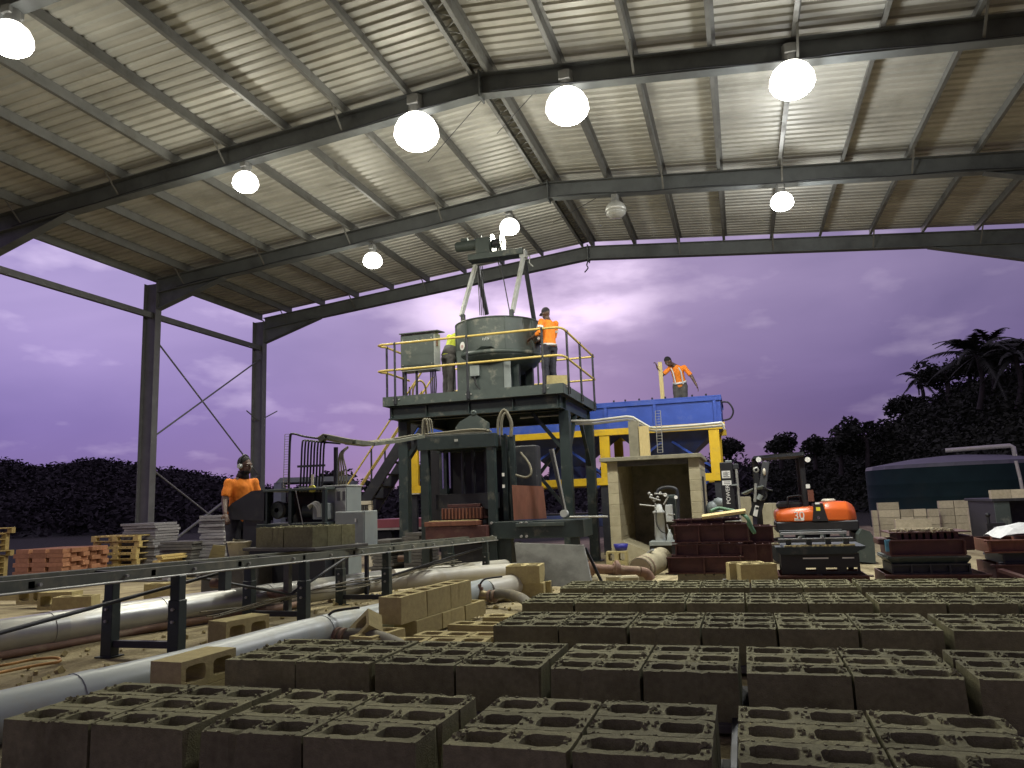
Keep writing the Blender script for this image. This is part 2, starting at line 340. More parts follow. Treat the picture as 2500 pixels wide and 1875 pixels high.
    def build(s, name, m, parent, label=None, local=False):
        root = parent
        while root.parent: root = root.parent
        loc, rz = ROOT[root.name]
        if not local:
            R = Matrix.Rotation(-rz, 3, 'Z'); s.v = [R @ (v - loc) for v in s.v]
        me = s.mesh(name); me.materials.append(MATS[m] if isinstance(m, str) else m)
        o = bpy.data.objects.new(name, me); COL.objects.link(o); o.parent = parent
        if label: o['label'] = label
        return o
    def thing(s, name, m, label, cat, group=None, loc=None, rz=0.):   # a thing that is one mesh; loc None -> base centre
        if loc is None:
            xs = [v.x for v in s.v]; ys = [v.y for v in s.v]; zs = [v.z for v in s.v]
            loc = Vector(((min(xs) + max(xs)) / 2, (min(ys) + max(ys)) / 2, min(zs))); me = s.mesh(name, loc)
        else: me = s.mesh(name)
        me.materials.append(MATS[m])
        o = bpy.data.objects.new(name, me); COL.objects.link(o); o.location = loc; o.rotation_euler.z = rz
        ROOT[o.name] = (Vector(loc), rz); tag(o, label, cat, group); return o
LABELS = set()
def tag(o, label, cat, group=None):
    o['label'] = label; o['category'] = cat
    if group: o['group'] = group
def thing(name, label, cat, loc, rz=0., group=None):
    o = bpy.data.objects.new(name, None); COL.objects.link(o); o.location = loc; o.rotation_euler.z = rz
    o.empty_display_size = .1; ROOT[o.name] = (Vector(loc), rz); tag(o, label, cat, group); return o
def meshobj(name, me, parent=None, loc=None, rot=None):
    o = bpy.data.objects.new(name, me); COL.objects.link(o); o.parent = parent
    if loc is not None: o.location = loc
    if rot is not None: o.rotation_euler = rot
    return o
def dup(root, loc, rz, label, group=None):
    r = root.copy(); COL.objects.link(r); r.location = loc; r.rotation_euler = (0, 0, rz); r['label'] = label
    if group: r['group'] = group
    for ch in list(root.children):
        c = ch.copy(); COL.objects.link(c); c.parent = r
        for g in ch.children:
            d = g.copy(); COL.objects.link(d); d.parent = c
    return r
def text_part(txt, size, m, parent, loc, rot, ext=.002):
    cu = bpy.data.curves.new('lettering', 'FONT'); cu.body = txt; cu.size = size; cu.extrude = ext; cu.align_x = 'CENTER'; cu.align_y = 'CENTER'
    t = bpy.data.objects.new('lettering_src', cu); COL.objects.link(t)
    me = bpy.data.meshes.new_from_object(t.evaluated_get(bpy.context.evaluated_depsgraph_get()))
    bpy.data.objects.remove(t); me.materials.append(MATS[m]) if not me.materials else None
    me.materials.clear(); me.materials.append(MATS[m])
    root = parent
    while root.parent: root = root.parent
    l0, rz = ROOT[root.name]; R = Matrix.Rotation(-rz, 3, 'Z')
    o = bpy.data.objects.new('lettering', me); COL.objects.link(o); o.parent = parent
    o.location = R @ (Vector(loc) - l0); o.rotation_euler = rot; return o
def ground_z(x, y):
    z = 0.
    if y > 5: z -= .025 * (min(y, 6.6) - 5)
    if y > 6.6: z -= .045 * (min(y, 14.4) - 6.6)
    return max(z, -.40)
def smooth_pts(p, n=4):       # Catmull-Rom
    p = [Vector(q) for q in p]; r = []
    for i in range(len(p) - 1):
        a = p[max(i - 1, 0)]; b = p[i]; c = p[i + 1]; d = p[min(i + 2, len(p) - 1)]
        for k in range(n):
            t = k / n; r.append(.5 * ((2 * b) + (c - a) * t + (2 * a - 5 * b + 4 * c - d) * t * t + (3 * b - a - 3 * c + d) * t ** 3))
    return r + [p[-1]]
ORD = ['first', 'second', 'third', 'fourth', 'fifth', 'sixth', 'seventh', 'eighth', 'ninth', 'tenth', 'eleventh', 'twelfth', 'thirteenth', 'fourteenth', 'fifteenth', 'sixteenth']
# ------------------------------------------------------------------ ground
def ground_mat():
    m = bpy.data.materials.new('yard_ground'); m.use_nodes = True; t = m.node_tree; t.nodes.clear()
    o = N('ShaderNodeOutputMaterial', t); b = N('ShaderNodeBsdfPrincipled', t); Lk(b.outputs[0], o.inputs[0], t)
    b.inputs['Roughness'].default_value = .95; b.inputs['Specular IOR Level'].default_value = .2
    tcn = N('ShaderNodeTexCoord', t)
    def noi(s, d, r=.6, st=(1, 1, 1), dist=0.):
        mpn = N('ShaderNodeMapping', t); mpn.inputs['Scale'].default_value = st; Lk(tcn.outputs['Object'], mpn.inputs[0], t)
        n = N('ShaderNodeTexNoise', t); n.inputs['Scale'].default_value = s; n.inputs['Detail'].default_value = d; n.inputs['Roughness'].default_value = r; n.inputs['Distortion'].default_value = dist
        Lk(mpn.outputs[0], n.inputs['Vector'], t); return n.outputs[0]
    r = N('ShaderNodeValToRGB', t); r.color_ramp.elements[0].position = .3; r.color_ramp.elements[1].position = .7
    r.color_ramp.elements[0].color = (.29, .24, .135, 1); r.color_ramp.elements[1].color = (.50, .43, .26, 1)
    Lk(noi(1.1, 8, .7), r.inputs[0], t)
    def over(col, fac, c, lo, hi):
        m3 = N('ShaderNodeMapRange', t); m3.inputs[1].default_value = lo; m3.inputs[2].default_value = hi; Lk(fac, m3.inputs[0], t)
        x = N('ShaderNodeMix', t, data_type='RGBA'); Lk(m3.outputs[0], x.inputs[0], t); Lk(col, x.inputs[6], t); x.inputs[7].default_value = c + (1,); return x.outputs[2]
    col = over(r.outputs[0], noi(1.6, 9, .7, (1, .22, 1), .6), (.15, .115, .065), .47, .66)
    col = over(col, noi(7, 6, .7), (.20, .165, .095), .52, .76)
    col = over(col, noi(.5, 5, .6), (.26, .22, .14), .56, .78)
    # beyond the yard the sand gives way to rough dark grass and earth
    sp = N('ShaderNodeSeparateXYZ', t); Lk(tcn.outputs['Object'], sp.inputs[0], t)
    def mth(op, a, b_):
        q = N('ShaderNodeMath', t, operation=op)
        for i, w in enumerate((a, b_)):
            if isinstance(w, (int, float)): q.inputs[i].default_value = w
            else: Lk(w, q.inputs[i], t)
        return q.outputs[0]
    wob = mth('MULTIPLY', noi(.35, 4), 5.0)
    e1 = mth('SUBTRACT', -17.5, mth('ADD', sp.outputs['X'], wob)); e2 = mth('SUBTRACT', mth('ADD', sp.outputs['Y'], wob), 33.0); e3 = mth('SUBTRACT', mth('ADD', sp.outputs['X'], wob), 24.0)
    e4 = mth('SUBTRACT', mth('SUBTRACT', mth('MULTIPLY', sp.outputs['Y'], .9), mth('MULTIPLY', sp.outputs['X'], 1.0)), 28.0)
    ed = mth('MAXIMUM', mth('MAXIMUM', e1, e4), mth('MAXIMUM', e2, e3))
    col = over(col, ed, (.022, .024, .015), -.4, 1.6)
    Lk(col, b.inputs['Base Color'], t)
    bp = N('ShaderNodeBump', t); bp.inputs['Strength'].default_value = .8; bp.inputs['Distance'].default_value = .04; Lk(noi(22, 7, .7), bp.inputs['Height'], t); Lk(bp.outputs[0], b.inputs['Normal'], t)
    MATS['yard_ground'] = m
ground_mat()
def make_ground():
    def axis(lo, hi, near0, near1, step):
        a = []; x = near0
        while x <= near1 + 1e-6: a.append(x); x += step
        d = step
        x = near1
        while x < hi: d *= 1.45; x = min(hi, x + d); a.append(x)
        d = step; x = near0; pre = []
        while x > lo: d *= 1.45; x = max(lo, x - d); pre.append(x)
        return pre[::-1] + a
    xs = axis(-900, 900, -8, 8, .2); ys = axis(-300, 1600, -1, 22, .2)
    v = []; f = []
    for y in ys:
        for x in xs:
            near = 1 if abs(x) < 9 and -1.5 < y < 23 else 0
            nz = noise.noise(Vector((x * .9, y * .9, .3))) * .014 + noise.noise(Vector((x * 3.1, y * 3.1, 4.3))) * .006
            v.append((x, y, ground_z(x, y) - .012 + nz * near))
    nx = len(xs)
    for j in range(len(ys) - 1):
        for i in range(nx - 1): f.append((j * nx + i, j * nx + i + 1, (j + 1) * nx + i + 1, (j + 1) * nx + i))
    me = bpy.data.meshes.new('ground'); me.from_pydata(v, [], f); me.polygons.foreach_set('use_smooth', [True] * len(f)); me.materials.append(MATS['yard_ground'])
    o = bpy.data.objects.new('ground', me); COL.objects.link(o); o['kind'] = 'structure'
    # loose grit and crumbs lying about, nobody could count it
    mb = MB()
    for k in range(900):
        if random.random() < .55: x = random.uniform(-5, 5); y = random.uniform(3.6, 10)
        else: x = random.uniform(-4.6, -2.2); y = random.uniform(3, 10)
        r = random.choice([.006, .008, .01, .014, .02]); z = ground_z(x, y) + r * .2
        M = Matrix.Rotation(random.random() * 6.3, 3, Vector((random.random(), random.random(), random.random() + .1)))
        mb.ob((x, y, z), (r * 2 * random.uniform(.6, 1.3), r * 2, r * 1.4), M)
    me = mb.mesh('grit'); me.materials.append(MATS['dry_block']); g = bpy.data.objects.new('grit', me); COL.objects.link(g)
    g['kind'] = 'stuff'; g['label'] = 'loose grit and block crumbs scattered over the yard ground'; g['category'] = 'grit'
make_ground()

# ------------------------------------------------------------------ steel shed
XR, ZR, SL = -3.52, 7.40, .092          # ridge line, rafter underside at ridge, slope
XL, XE = -14.08, 7.24
FR = [19.81, 15.32, 10.82, 6.33, 1.83, -2.67]
def under(x): return ZR - SL * abs(x - XR)
def make_shed():
    R = thing('steel_shed', 'open sided steel portal shed with pale corrugated roof over the yard', 'shed', (XR, 8, 0))
    cols = []
    for y in FR:
        for x, sg in ((XL, 1), (XE, -1)):
            mb = MB(); top = under(x) + .30
            mb.ibeam((x + sg * .19, y, ground_z(x, y) - .05), (x + sg * .19, y, top), .38, .20, .016, .012, up=(1, 0, 0))
            mb.bx(x - .06 if sg > 0 else x - .44, x + .44 if sg > 0 else x + .06, y - .18, y + .18, ground_z(x, y) - .02, ground_z(x, y) + .025)
            mb.build('column', 'frame_steel', R)
    for y in FR:
        for x, sg in ((XL, 1), (XE, -1)):
            mb = MB(); dep = .36
            p = Vector((x + sg * .38, y, under(x + sg * .38) + dep / 2)); q = Vector((XR, y, ZR + dep / 2))
            mb.ibeam(p, q, dep, .20, .016, .011)
            # haunch: a tapered second web and flange under the rafter near the column
            a = x + sg * .38; b = x + sg * (2.3 if sg > 0 else 2.5)
            za, zb = under(a), under(b)
            mb.slab([(a, y - .006, za), (b, y - .006, zb), (a, y - .006, za - .42)], (0, .012, 0))
            mb.bar((a, y, za - .42), (b, y, zb - .008), .20, .014)
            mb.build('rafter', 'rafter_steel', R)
        mb = MB(); mb.bx(XR - .012, XR + .012, y - .13, y + .13, ZR - .06, ZR + .40)
        for dz in (-.02, .12, .26):
            for dy in (-.08, .08): mb.cyl((XR - .03, y + dy, ZR + dz), (XR + .03, y + dy, ZR + dz), .012, n=6)
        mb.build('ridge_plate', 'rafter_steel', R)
    # purlins, 1.15 m apart, running the length of the shed on top of the rafters
    y0, y1 = -4.9, 19.98
    k = 0
    offs = [.16] + [1.15 * i + .15 for i in range(1, 9)] + [10.40]
    for sg in (-1, 1):
        for d in offs:
            x = XR + sg * d; z = under(x) + .36 + .008
            mb = MB(); h = .20
            mb.bx(x - .006, x + .006, y0, y1, z, z + h); mb.bx(x, x + sg * .062, y0, y1, z + h - .008, z + h - .0015); mb.bx(x - sg * .062, x, y0, y1, z - .006, z)
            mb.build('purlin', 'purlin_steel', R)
            if 0 < offs.index(d) < 9:
                for y in FR[:4]:
                    if (offs.index(d)) % 2: continue
                    f = MB(); f.bar((x, y, z + .03), (x + sg * .02, y - .42, z - .0 + .05), .03, .005); f.bar((x, y - .10, z - .34), (x, y - .48, z + .02), .035, .006)
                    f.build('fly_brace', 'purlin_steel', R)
    # ridge purlin pair: zig-zag lacing
    mb = MB(); z = ZR + .44; y = y0
    while y < y1 - .4: mb.bar((XR - .15, y, z), (XR + .15, y + .22, z), .025, .006); mb.bar((XR + .15, y + .22, z), (XR - .15, y + .44, z), .025, .006); y += .44
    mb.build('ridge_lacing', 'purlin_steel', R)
    # sheeting
    zs = .36 + .008 + .20 + .002
    for sg in (-1, 1):
        prof = []; y = y0 - .15; pit = .19; a = .032
        while y < y1 - .10:
            prof += [(y, 0), (y + pit * .50, 0), (y + pit * .60, a), (y + pit * .84, a), (y + pit * .94, 0)]; y += pit
        xa = XR + sg * .02; xb = XR + sg * (10.75 if sg < 0 else 10.95); v = []; f = []
        nx = 7
        for i in range(nx):
            x = xa + (xb - xa) * i / (nx - 1)
            for (yy, h) in prof: v.append((x, yy, under(x) + zs + h + noise.noise(Vector((x * .7, yy * .5, sg))) * .004))
        n = len(prof)
        for i in range(nx - 1):
            for j in range(n - 1): f.append((i * n + j, i * n + j + 1, (i + 1) * n + j + 1, (i + 1) * n + j))
        mb = MB(); mb.add(v, f); o = mb.build('roof_sheet', 'roof_sheet', R)
        md = o.modifiers.new('thick', 'SOLIDIFY'); md.thickness = .0015; md.offset = 1
    mb = MB(); mb.prism([(-.28, -.026), (0, 0), (.28, -.026), (.28, -.020), (0, .008), (-.28, -.020)], y1 - y0 + .3, Matrix(((1, 0, 0), (0, 0, 1), (0, 1, 0))).transposed(), (XR, (y0 + y1) / 2, ZR + zs + .046))
    mb.build('ridge_cap', 'roof_sheet', R)
    # eave tie and cross rods on the long left side
    zt = under(XL) - .52
    mb = MB(); mb.bar((XL + .19, FR[-1], zt), (XL + .19, FR[0], zt), .10, .14); mb.build('eave_tie', 'frame_steel', R)
    mb = MB(); mb.bar((XE - .19, FR[-1], zt), (XE - .19, FR[0], zt), .10, .14); mb.build('eave_tie', 'frame_steel', R)
    x = XL + .2
    for (ya, za, yb, zb, r) in ((FR[1], 5.42, FR[0], 2.05, .022), (FR[1], 2.75, FR[0], 5.55, .022), (FR[1], 2.15, FR[0], -.25, .022), (FR[1], -.2, FR[0], 2.0, .035)):
        mb = MB(); mb.cyl((x, ya, za), (x, yb, zb), r, n=6); mb.build('brace_rod', 'frame_steel', R)
    for d in (-.6, .95):
        mb = MB(); mb.cyl((x, FR[0], 3.65), (x + (.0), FR[0] + d, 3.65 + abs(d) * .42), .018, n=6); mb.build('rod_stub', 'frame_steel', R)
    # lighting cable clipped along the rafters
    for y in FR[1:3]:
        for xa, xb in ((XL + 1, XR - .2), (XR + .2, XE - 1.5)):
            mb = MB(); n = 14; mb.tube([(xa + (xb - xa) * i / n, y - .115, under(xa + (xb - xa) * i / n) + .02 + .02 * math.sin(i * 1.7)) for i in range(n + 1)], .012, 5); mb.build('lighting_cable', 'dark_steel', R)
    # frayed rope end hanging under the far ridge joint, slings at the ridge
    mb = MB(); mb.tube(smooth_pts([(XR, FR[0] - .05, ZR - .02), (XR - .05, FR[0] - .06, ZR - .16), (XR - .02, FR[0] - .06, ZR - .25), (XR - .12, FR[0] - .06, ZR - .36)], 3), .018, 6); mb.build('rope_end', 'dark_steel', R)
    for (xa, ya, xb, yb, dz) in ((XR + 1.1, 15.32, XR - .4, 17.4, -.2), (XR + .9, 10.82, XR - .3, 12.6, -.1), (XR - 1.6, 12.4, XR + .2, 11.0, 0.)):
        mb = MB(); mb.cyl((xa, ya, under(xa) - .0), (xb, yb, under(xb) + .30), .007, n=5); mb.build('stay_wire', 'dark_steel', R)
make_shed()

# ------------------------------------------------------------------ high bay lamps
def make_lamp(x, y, z, label, glow='lamp_glow', tilt=(0, 0), scale=1., power=1.):
    R = thing('high_bay_lamp', label, 'lamp', (x, y, z), group='lamps hung under the shed rafters')
    k = scale
    mb = MB(); mb.cyl((0, 0, .20 * k), (0, 0, .42 * k), .085 * k, .075 * k, n=14); mb.bx(-.06 * k, .06 * k, -.10 * k, .10 * k, .30 * k, .40 * k, .01)
    mb.build('ballast_can', 'lamp_can', R, local=True)
    top = under(x) - z
    mb = MB(); mb.cyl((0, 0, .41 * k), (0, 0, top + .01), .014, n=6); mb.bx(-.05, .05, -.05, .05, top - .03, top - .002); mb.build('hanger', 'lamp_can', R, local=True)
    mb = MB(); mb.lathe([(.05 * k, .225 * k), (.12 * k, .205 * k), (.18 * k, .15 * k), (.215 * k, .08 * k), (.225 * k, 0), (.215 * k, .004), (.165 * k, .14 * k), (.09 * k, .19 * k)], n=24)
    mb.build('reflector', 'lamp_bell' if glow == 'lamp_off' else 'lamp_shell', R, local=True)
    mb = MB(); mb.lathe([(.0, -.13 * k), (.07 * k, -.122 * k), (.145 * k, -.10 * k), (.20 * k, -.05 * k), (.212 * k, .008 * k), (.19 * k, .03 * k), (0, .03 * k)], n=24)
    mb.build('lens', glow, R, local=True)
    if glow != 'lamp_off':
        ld = bpy.data.lights.new('lamp_light', 'AREA'); ld.shape = 'DISK'; ld.size = .40 * k; ld.energy = LAMP_W * power; ld.color = LAMP_C if glow == 'lamp_glow' else (.97, .98, .95)
        lo = bpy.data.objects.new('lamp_light', ld); COL.objects.link(lo); lo.parent = R; lo.location = (0, 0, -.14 * k)
        lp = bpy.data.lights.new('lamp_side_light', 'POINT'); lp.energy = LAMP_UP * power; lp.color = ld.color; lp.shadow_soft_size = .16 * k
        lo = bpy.data.objects.new('lamp_side_light', lp); COL.objects.link(lo); lo.parent = R; lo.location = (0, 0, -.34 * k)
for x, y, z, lab, g, k in (
        (-7.95, 6.33, 6.58, 'lit lamp at the upper left corner, nearest the viewer', 'lamp_glow', 1.1),
        (-7.92, 10.82, 6.61, 'lit lamp under the middle rafter, above the left columns', 'lamp_glow', 1.0),
        (-4.66, 10.82, 6.93, 'largest greenish white lit lamp, high above the mixer tower', 'lamp_glow', 1.65),
        (-2.13, 10.82, 6.90, 'large lit lamp just right of the roof ridge', 'lamp_glow', 1.5),
        (1.135, 10.82, 6.67, 'large cool white lit lamp at the upper right', 'lamp_glow_cool', 1.4),
        (-7.75, 15.32, 6.52, 'small lit lamp hanging left of the hoist motor', 'lamp_glow', 1.0),
        (-4.52, 15.62, 6.98, 'small lit lamp right beside the hoist reel', 'lamp_glow', 1.0),
        (1.20, 15.32, 6.58, 'small lit lamp over the right half, under the second rafter', 'lamp_glow_cool', 1.0),
        (-2.09, 15.32, 6.90, 'unlit bell lamp hanging dark near the ridge', 'lamp_off', 1.0)):
    make_lamp(x, y, z, lab, g, scale=k, power=2.1 if g == 'lamp_glow_cool' else 1.)
# ------------------------------------------------------------------ concrete blocks
BL, BW, BH = .385, .186, .19
def block_mesh(seed, m, rough=1., crumbs=True, slit=False, L=BL, W_=BW, Hh=BH, nc=16):
    rd = random.Random(seed); mb = MB(); jit = lambda a: rd.uniform(-a, a) * rough
    for sg in (-1, 1):
        cx = sg * L / 4 * .985; hx, hy = L / 4 * .70, W_ / 2 * .60
        top = []; up = []; bot = []; outr = []
        xin, xout = 0.0, sg * L / 2
        n_ = nc * 2; a = L / 4; b = W_ / 2; ca = math.atan2(b, a); q4 = n_ // 4
        angs = []
        for (t0, t1) in ((-ca, ca), (ca, math.pi - ca), (math.pi - ca, math.pi + ca), (math.pi + ca, 2 * math.pi - ca)):
            angs += [t0 + (t1 - t0) * i / q4 for i in range(q4)]
        for t in angs:
            ct, st = math.cos(t), math.sin(t); p = .42
            sx = math.copysign(abs(ct) ** p, ct); sy = math.copysign(abs(st) ** p, st)
            top.append(Vector((cx + sx * hx + jit(.0016), sy * hy + jit(.0016), Hh - .001 + jit(.0015))))
            up.append(Vector((cx + sx * hx * .97 + jit(.0015), sy * hy * .96 + jit(.0015), Hh - .016)))
            bot.append(Vector((cx + sx * hx * .90, sy * hy * .84, .002)))
            q = max(abs(ct) / a, abs(st) / b); ox, oy = ct / q, st / q
            ox += sg * L / 4
            onmid = abs(ox) < 1e-5
            z = Hh + (0 if onmid else -abs(jit(.0011)))
            outr.append(Vector((0 if onmid else ox + jit(.0006), oy + (0 if onmid else jit(.0006)), z)))
        n = nc * 2
        vs = outr + top + up + bot; fs = []
        for k in range(n):
            k2 = (k + 1) % n
            fs += [(k, k2, n + k2, n + k), (n + k, n + k2, 2 * n + k2, 2 * n + k), (2 * n + k, 2 * n + k2, 3 * n + k2, 3 * n + k)]
        o = len(mb.v); mb.add(vs, fs)
        # outer walls
        lo = [Vector((p.x, p.y, 0)) for p in outr]; mb.v += lo; base = len(mb.v) - n
        for k in range(n):
            k2 = (k + 1) % n
            if abs(outr[k].x) < 1e-6 and abs(outr[k2].x) < 1e-6: continue
            mb.f.append((o + k2, o + k, base + k, base + k2)); mb.sm.append(False)
            mb.f.append((o + 3 * n + k, o + 3 * n + k2, base + k2, base + k)); mb.sm.append(False)
    if crumbs:
        for k in range(rd.randint(14, 22)):
            x = rd.choice([-L / 2 * .93, 0, 0, L / 2 * .93]) + jit(.016); y = jit(.04)
            r = rd.uniform(.0022, .0075); M = Matrix.Rotation(rd.random() * 6, 3, Vector((rd.random() + .1, rd.random(), rd.random())))
            mb.ob((max(-L / 2 + .01, min(L / 2 - .01, x)), y, Hh + r * .35), (r * 2 * rd.uniform(.7, 1.5), r * 2, r * 1.5), M)
        for k in range(rd.randint(10, 16)):     # burrs standing on the edges
            x = rd.uniform(-L / 2, L / 2); y = rd.choice([-1, 1]) * (W_ / 2 - .003); r = rd.uniform(.002, .0042)
            mb.ob((x, y, Hh - .001), (r * 3, r * 2, r * 2), Matrix.Rotation(rd.random() * 3, 3, 'Z'))
    if slit:
        mb.bx(-.004, .004, -W_ / 2 * .55, W_ / 2 * .15, Hh - .0, Hh + .0035)
    chips = [Vector((rd.choice([-1, 1]) * L / 2, rd.choice([-1, 1]) * W_ / 2, Hh)) for _ in range(rd.randint(0, 2))] + [Vector((rd.uniform(-.4, .4) * L, -W_ / 2, Hh)) for _ in range(rd.randint(0, 2))]
    for v in mb.v:
        for c in chips:
            d = (v - c).length
            if d < .024: v += (Vector((0, 0, Hh / 2)) - c).normalized() * (.024 - d) * .45 * min(1, rough)
    me = mb.mesh('hollow_block'); me.materials.append(MATS[m]); return me
WET = [block_mesh(i, 'wet_block', 1.2) for i in range(14)]
DRY = [block_mesh(40 + i, 'dry_block', .7, False) for i in range(4)]
PALE = [block_mesh(60 + i, 'pale_block', .5, False, nc=6) for i in range(2)]
def lay(me, loc, rz, label, group, rot=None, name='hollow_block', cat='block'):
    o = bpy.data.objects.new(name, me); COL.objects.link(o); o.location = loc
    o.rotation_euler = rot if rot else (0, 0, rz); tag(o, label, cat, group); return o
# boards with six fresh blocks each, in rows across the slab
ROWS = [('nearest row', 2.25, 1.0, [-2.63, -1.79, -.92, -.07]),
        ('second row', 3.31, 1.0, [-2.49, -1.68, -.855, -.04, .785]),
        ('third row', 4.38, 1.0, [-1.46, -.665, .125, .95]),
        ('fourth row', 5.50, 1.024, [-1.575, -.81, -.035, .765, 1.545]),
        ('farthest row', 6.60, 1.056, [-1.5, -.745, .01, .785, 1.57])]
board_mesh = MB().bx(-.46, .46, 0, .66, 0, .034, .004).mesh('production_board'); board_mesh.materials.append(MATS['timber_dark'])
rnd = random.Random(3)
for rn, ty, k, xs in ROWS:
    ztop = EYE.z - .71 * k; zb = ztop - BH
    for gi, x0 in enumerate(xs):
        x0 = x0 * k; yaw = rnd.uniform(-.012, .012)
        which = ORD[gi] + ' from left' if gi else 'leftmost'
        gz = max(ground_z(x0 + .4, ty), ground_z(x0 + .4, ty + .6)) + .0
        lay(board_mesh, (x0 + BL, ty - .035, zb - .035), yaw * .5, 'dark board under the six fresh blocks, %s in the %s' % (which, rn), 'boards under the fresh blocks', name='production_board', cat='board')
        for c in range(2):
            for r in range(3):
                px = x0 + BL / 2 + c * (BL + .011) + rnd.uniform(-.002, .002); py = ty + BW / 2 + r * (BW + .0055)
                pos = ('front', 'middle', 'rear')[r] + ' ' + ('left', 'right')[c]
                me = WET[rnd.randrange(14)]
                lay(me, (px, py, zb), (math.pi if rnd.random() < .5 else 0) + rnd.uniform(-.006, .006) + yaw, 'dark fresh hollow block, %s of the %s board in the %s' % (pos, which, rn), 'fresh wet blocks set out on boards')
# boards lying in the lane between the groups
for i, (x, y, w, d, lab) in enumerate(((-.095, 2.72, .05, .9, 'grey steel strip standing on edge between the nearest and second rows'),)):
    MB().bx(x - .015, x + .01, y, y + d, .0, .06, .003).thing('steel_strip', 'dark_steel', lab, 'strip')
# tan dry blocks lying about
def dry(loc, rz, label, i=0, rot=None, group='dry tan blocks lying about the yard'):
    return lay(DRY[i % 4], loc, rz, label, group, rot)
FLAT = (-math.pi / 2, 0, 0)
def pose(o, x, y, z, scale=(1, 1, 1)):       # aim the block's own axes
    x = Vector(x).normalized(); z = Vector(z).normalized(); y = z.cross(x).normalized(); x = y.cross(z)
    o.rotation_euler = Matrix((x, y, z)).transposed().to_euler(); o.scale = scale; return o
# on its side at the end of the second row, cavities towards the right
pose(dry((-2.82, 3.39, .168), 0, 'big tan block on its side left of the second row, one cavity showing', 0), (0, 1, 0), 0, (1, -.06, 0), (1, .74, 1))
pose(dry((-2.715, 3.40, -.005), 0, 'low tan block under the block on its side, left of the second row', 1), (.05, 1, 0), 0, (0, 0, 1), (1, 1, .53))
pose(dry((-3.66, 4.92, .093), 0, 'tan block on its side on the ground beyond the grey pipe, two holes showing', 2), (.25, 1, 0), 0, (1, -.25, 0))
pose(dry((-2.25, 3.17, -.005), 0, 'left of two pale tan slabs lying behind the nearest row', 1), (1, .02, 0), 0, (0, 0, -1), (1.2, 1, .01)).location.z = .1
pose(dry((-1.69, 3.18, -.005), 0, 'right of two pale tan slabs lying behind the nearest row', 2), (1, -.02, 0), 0, (0, 0, -1), (1.25, 1, .01)).location.z = .1
for o in COL.objects:
    if o.get('label', '').endswith('slabs lying behind the nearest row'): o.data = MB().bx(-BL / 2, BL / 2, -BW / 2, BW / 2, 0, .1, .006).mesh('paver'); o.data.materials.append(MATS['dry_block']); o.name = 'paver'; o['category'] = 'paver'; o.scale = (1.22, 1, 1); o.rotation_euler = (0, 0, .02); o.location.z = -.003
# little wall of tan blocks beside the pipe
for i in range(3):
    y = 5.15 + i * .392
    pose(dry((-2.475 + .10 * (y - 5.15), y + .195, .105), 0, 'tan block in the upper course of the low dry wall, %s from the near end' % ORD[i], i, group='blocks of the low dry wall'), (.10, 1, 0), 0, (0, 0, 1))
for i in range(3):
    y = 5.33 + i * .40
    pose(dry((-2.435 + .11 * (y - 5.33), y + .195, -.012), 0, 'tan block in the lower course of the low dry wall, %s from the near end' % ORD[i], i + 1, group='blocks of the low dry wall'), (.11, 1, 0), 0, (0, 0, 1), (1, 1.04, .61))
# blocks bedded behind, tops showing their cells
for k, (x, y, rz, sz) in enumerate(((-2.44, 4.86, 80, .6), (-2.20, 4.68, 8, .52), (-1.98, 4.92, -4, .52), (-1.80, 4.70, 5, .52), (-1.60, 4.95, 3, .5), (-1.98, 5.55, -6, .35), (-1.85, 5.95, 8, .35))):
    pose(dry((x, y, -.01), 0, 'tan block bedded low behind the second row, %s from left' % ORD[k], k, group='tan blocks bedded behind the second row'), (math.cos(RAD(rz)), math.sin(RAD(rz)), 0), 0, (0, 0, 1), (1, 1, sz))
pose(dry((-1.12, 4.10, -.005), 0, 'tan block half hidden behind the second row, near its third board', 1), (1, .06, 0), 0, (0, 0, 1), (1, 1, .53))
p = atz(1215, 1440, .0); pose(dry((p.x, p.y, ground_z(p.x, p.y)), 0, 'small tan slab lying by the dusty hose', 1), (1, .06, 0), 0, (0, 0, 1), (.8, 1, .3))
# broken block leaning on the valve
p = atz(880, 1572, .02)
pose(dry((p.x + .02, p.y + .06, .045), 0, 'tan block leaning askew against the near valve, one hole showing', 3), (.86, .42, .10), 0, (-.50, -.70, .48), (.85, .85, .62))
# two stacked blocks right of the pipes
p = atz(1283, 1466, -.13)
dry((p.x - .03, p.y + .08, .05), 0, 'upper tan block of the pair beside the steel plate, four cells on top', 0, rot=(0, 0, RAD(6)), group='stacked pair beside the steel plate')
dry((p.x - .05, p.y + .08 + BW + .006, .05), 0, 'rear upper tan block of the pair beside the steel plate', 1, rot=(0, 0, RAD(6)), group='stacked pair beside the steel plate')
dry((p.x + .0, p.y + .10, .05 - .191), 0, 'lower tan block carrying the pair beside the steel plate', 2, rot=(0, 0, RAD(9)), group='stacked pair beside the steel plate')
dry((p.x + .03, p.y + .10 + BW + .006, .05 - .191), 0, 'rear lower tan block beside the steel plate', 3, rot=(0, 0, RAD(9)), group='stacked pair beside the steel plate')
# pair of blocks on the sand behind the farthest row
p = atz(1846, 1428, -.02)
gz = .0
MB().bx(p.x - .35, p.x + .25, p.y + .02, p.y + .46, ground_z(p.x, p.y) - .01, gz - .001).thing('timber_pad', 'timber_dark', 'timber pad under the two blocks behind the farthest row', 'timber')
dry((p.x + .02, p.y + .14, gz), 0, 'front of two tan blocks standing behind the farthest row', 1, rot=(0, 0, RAD(14)), group='pair behind the farthest row')
dry((p.x - .10, p.y + .34, gz), 0, 'rear left of two tan blocks standing behind the farthest row', 2, rot=(0, 0, RAD(14)), group='pair behind the farthest row')
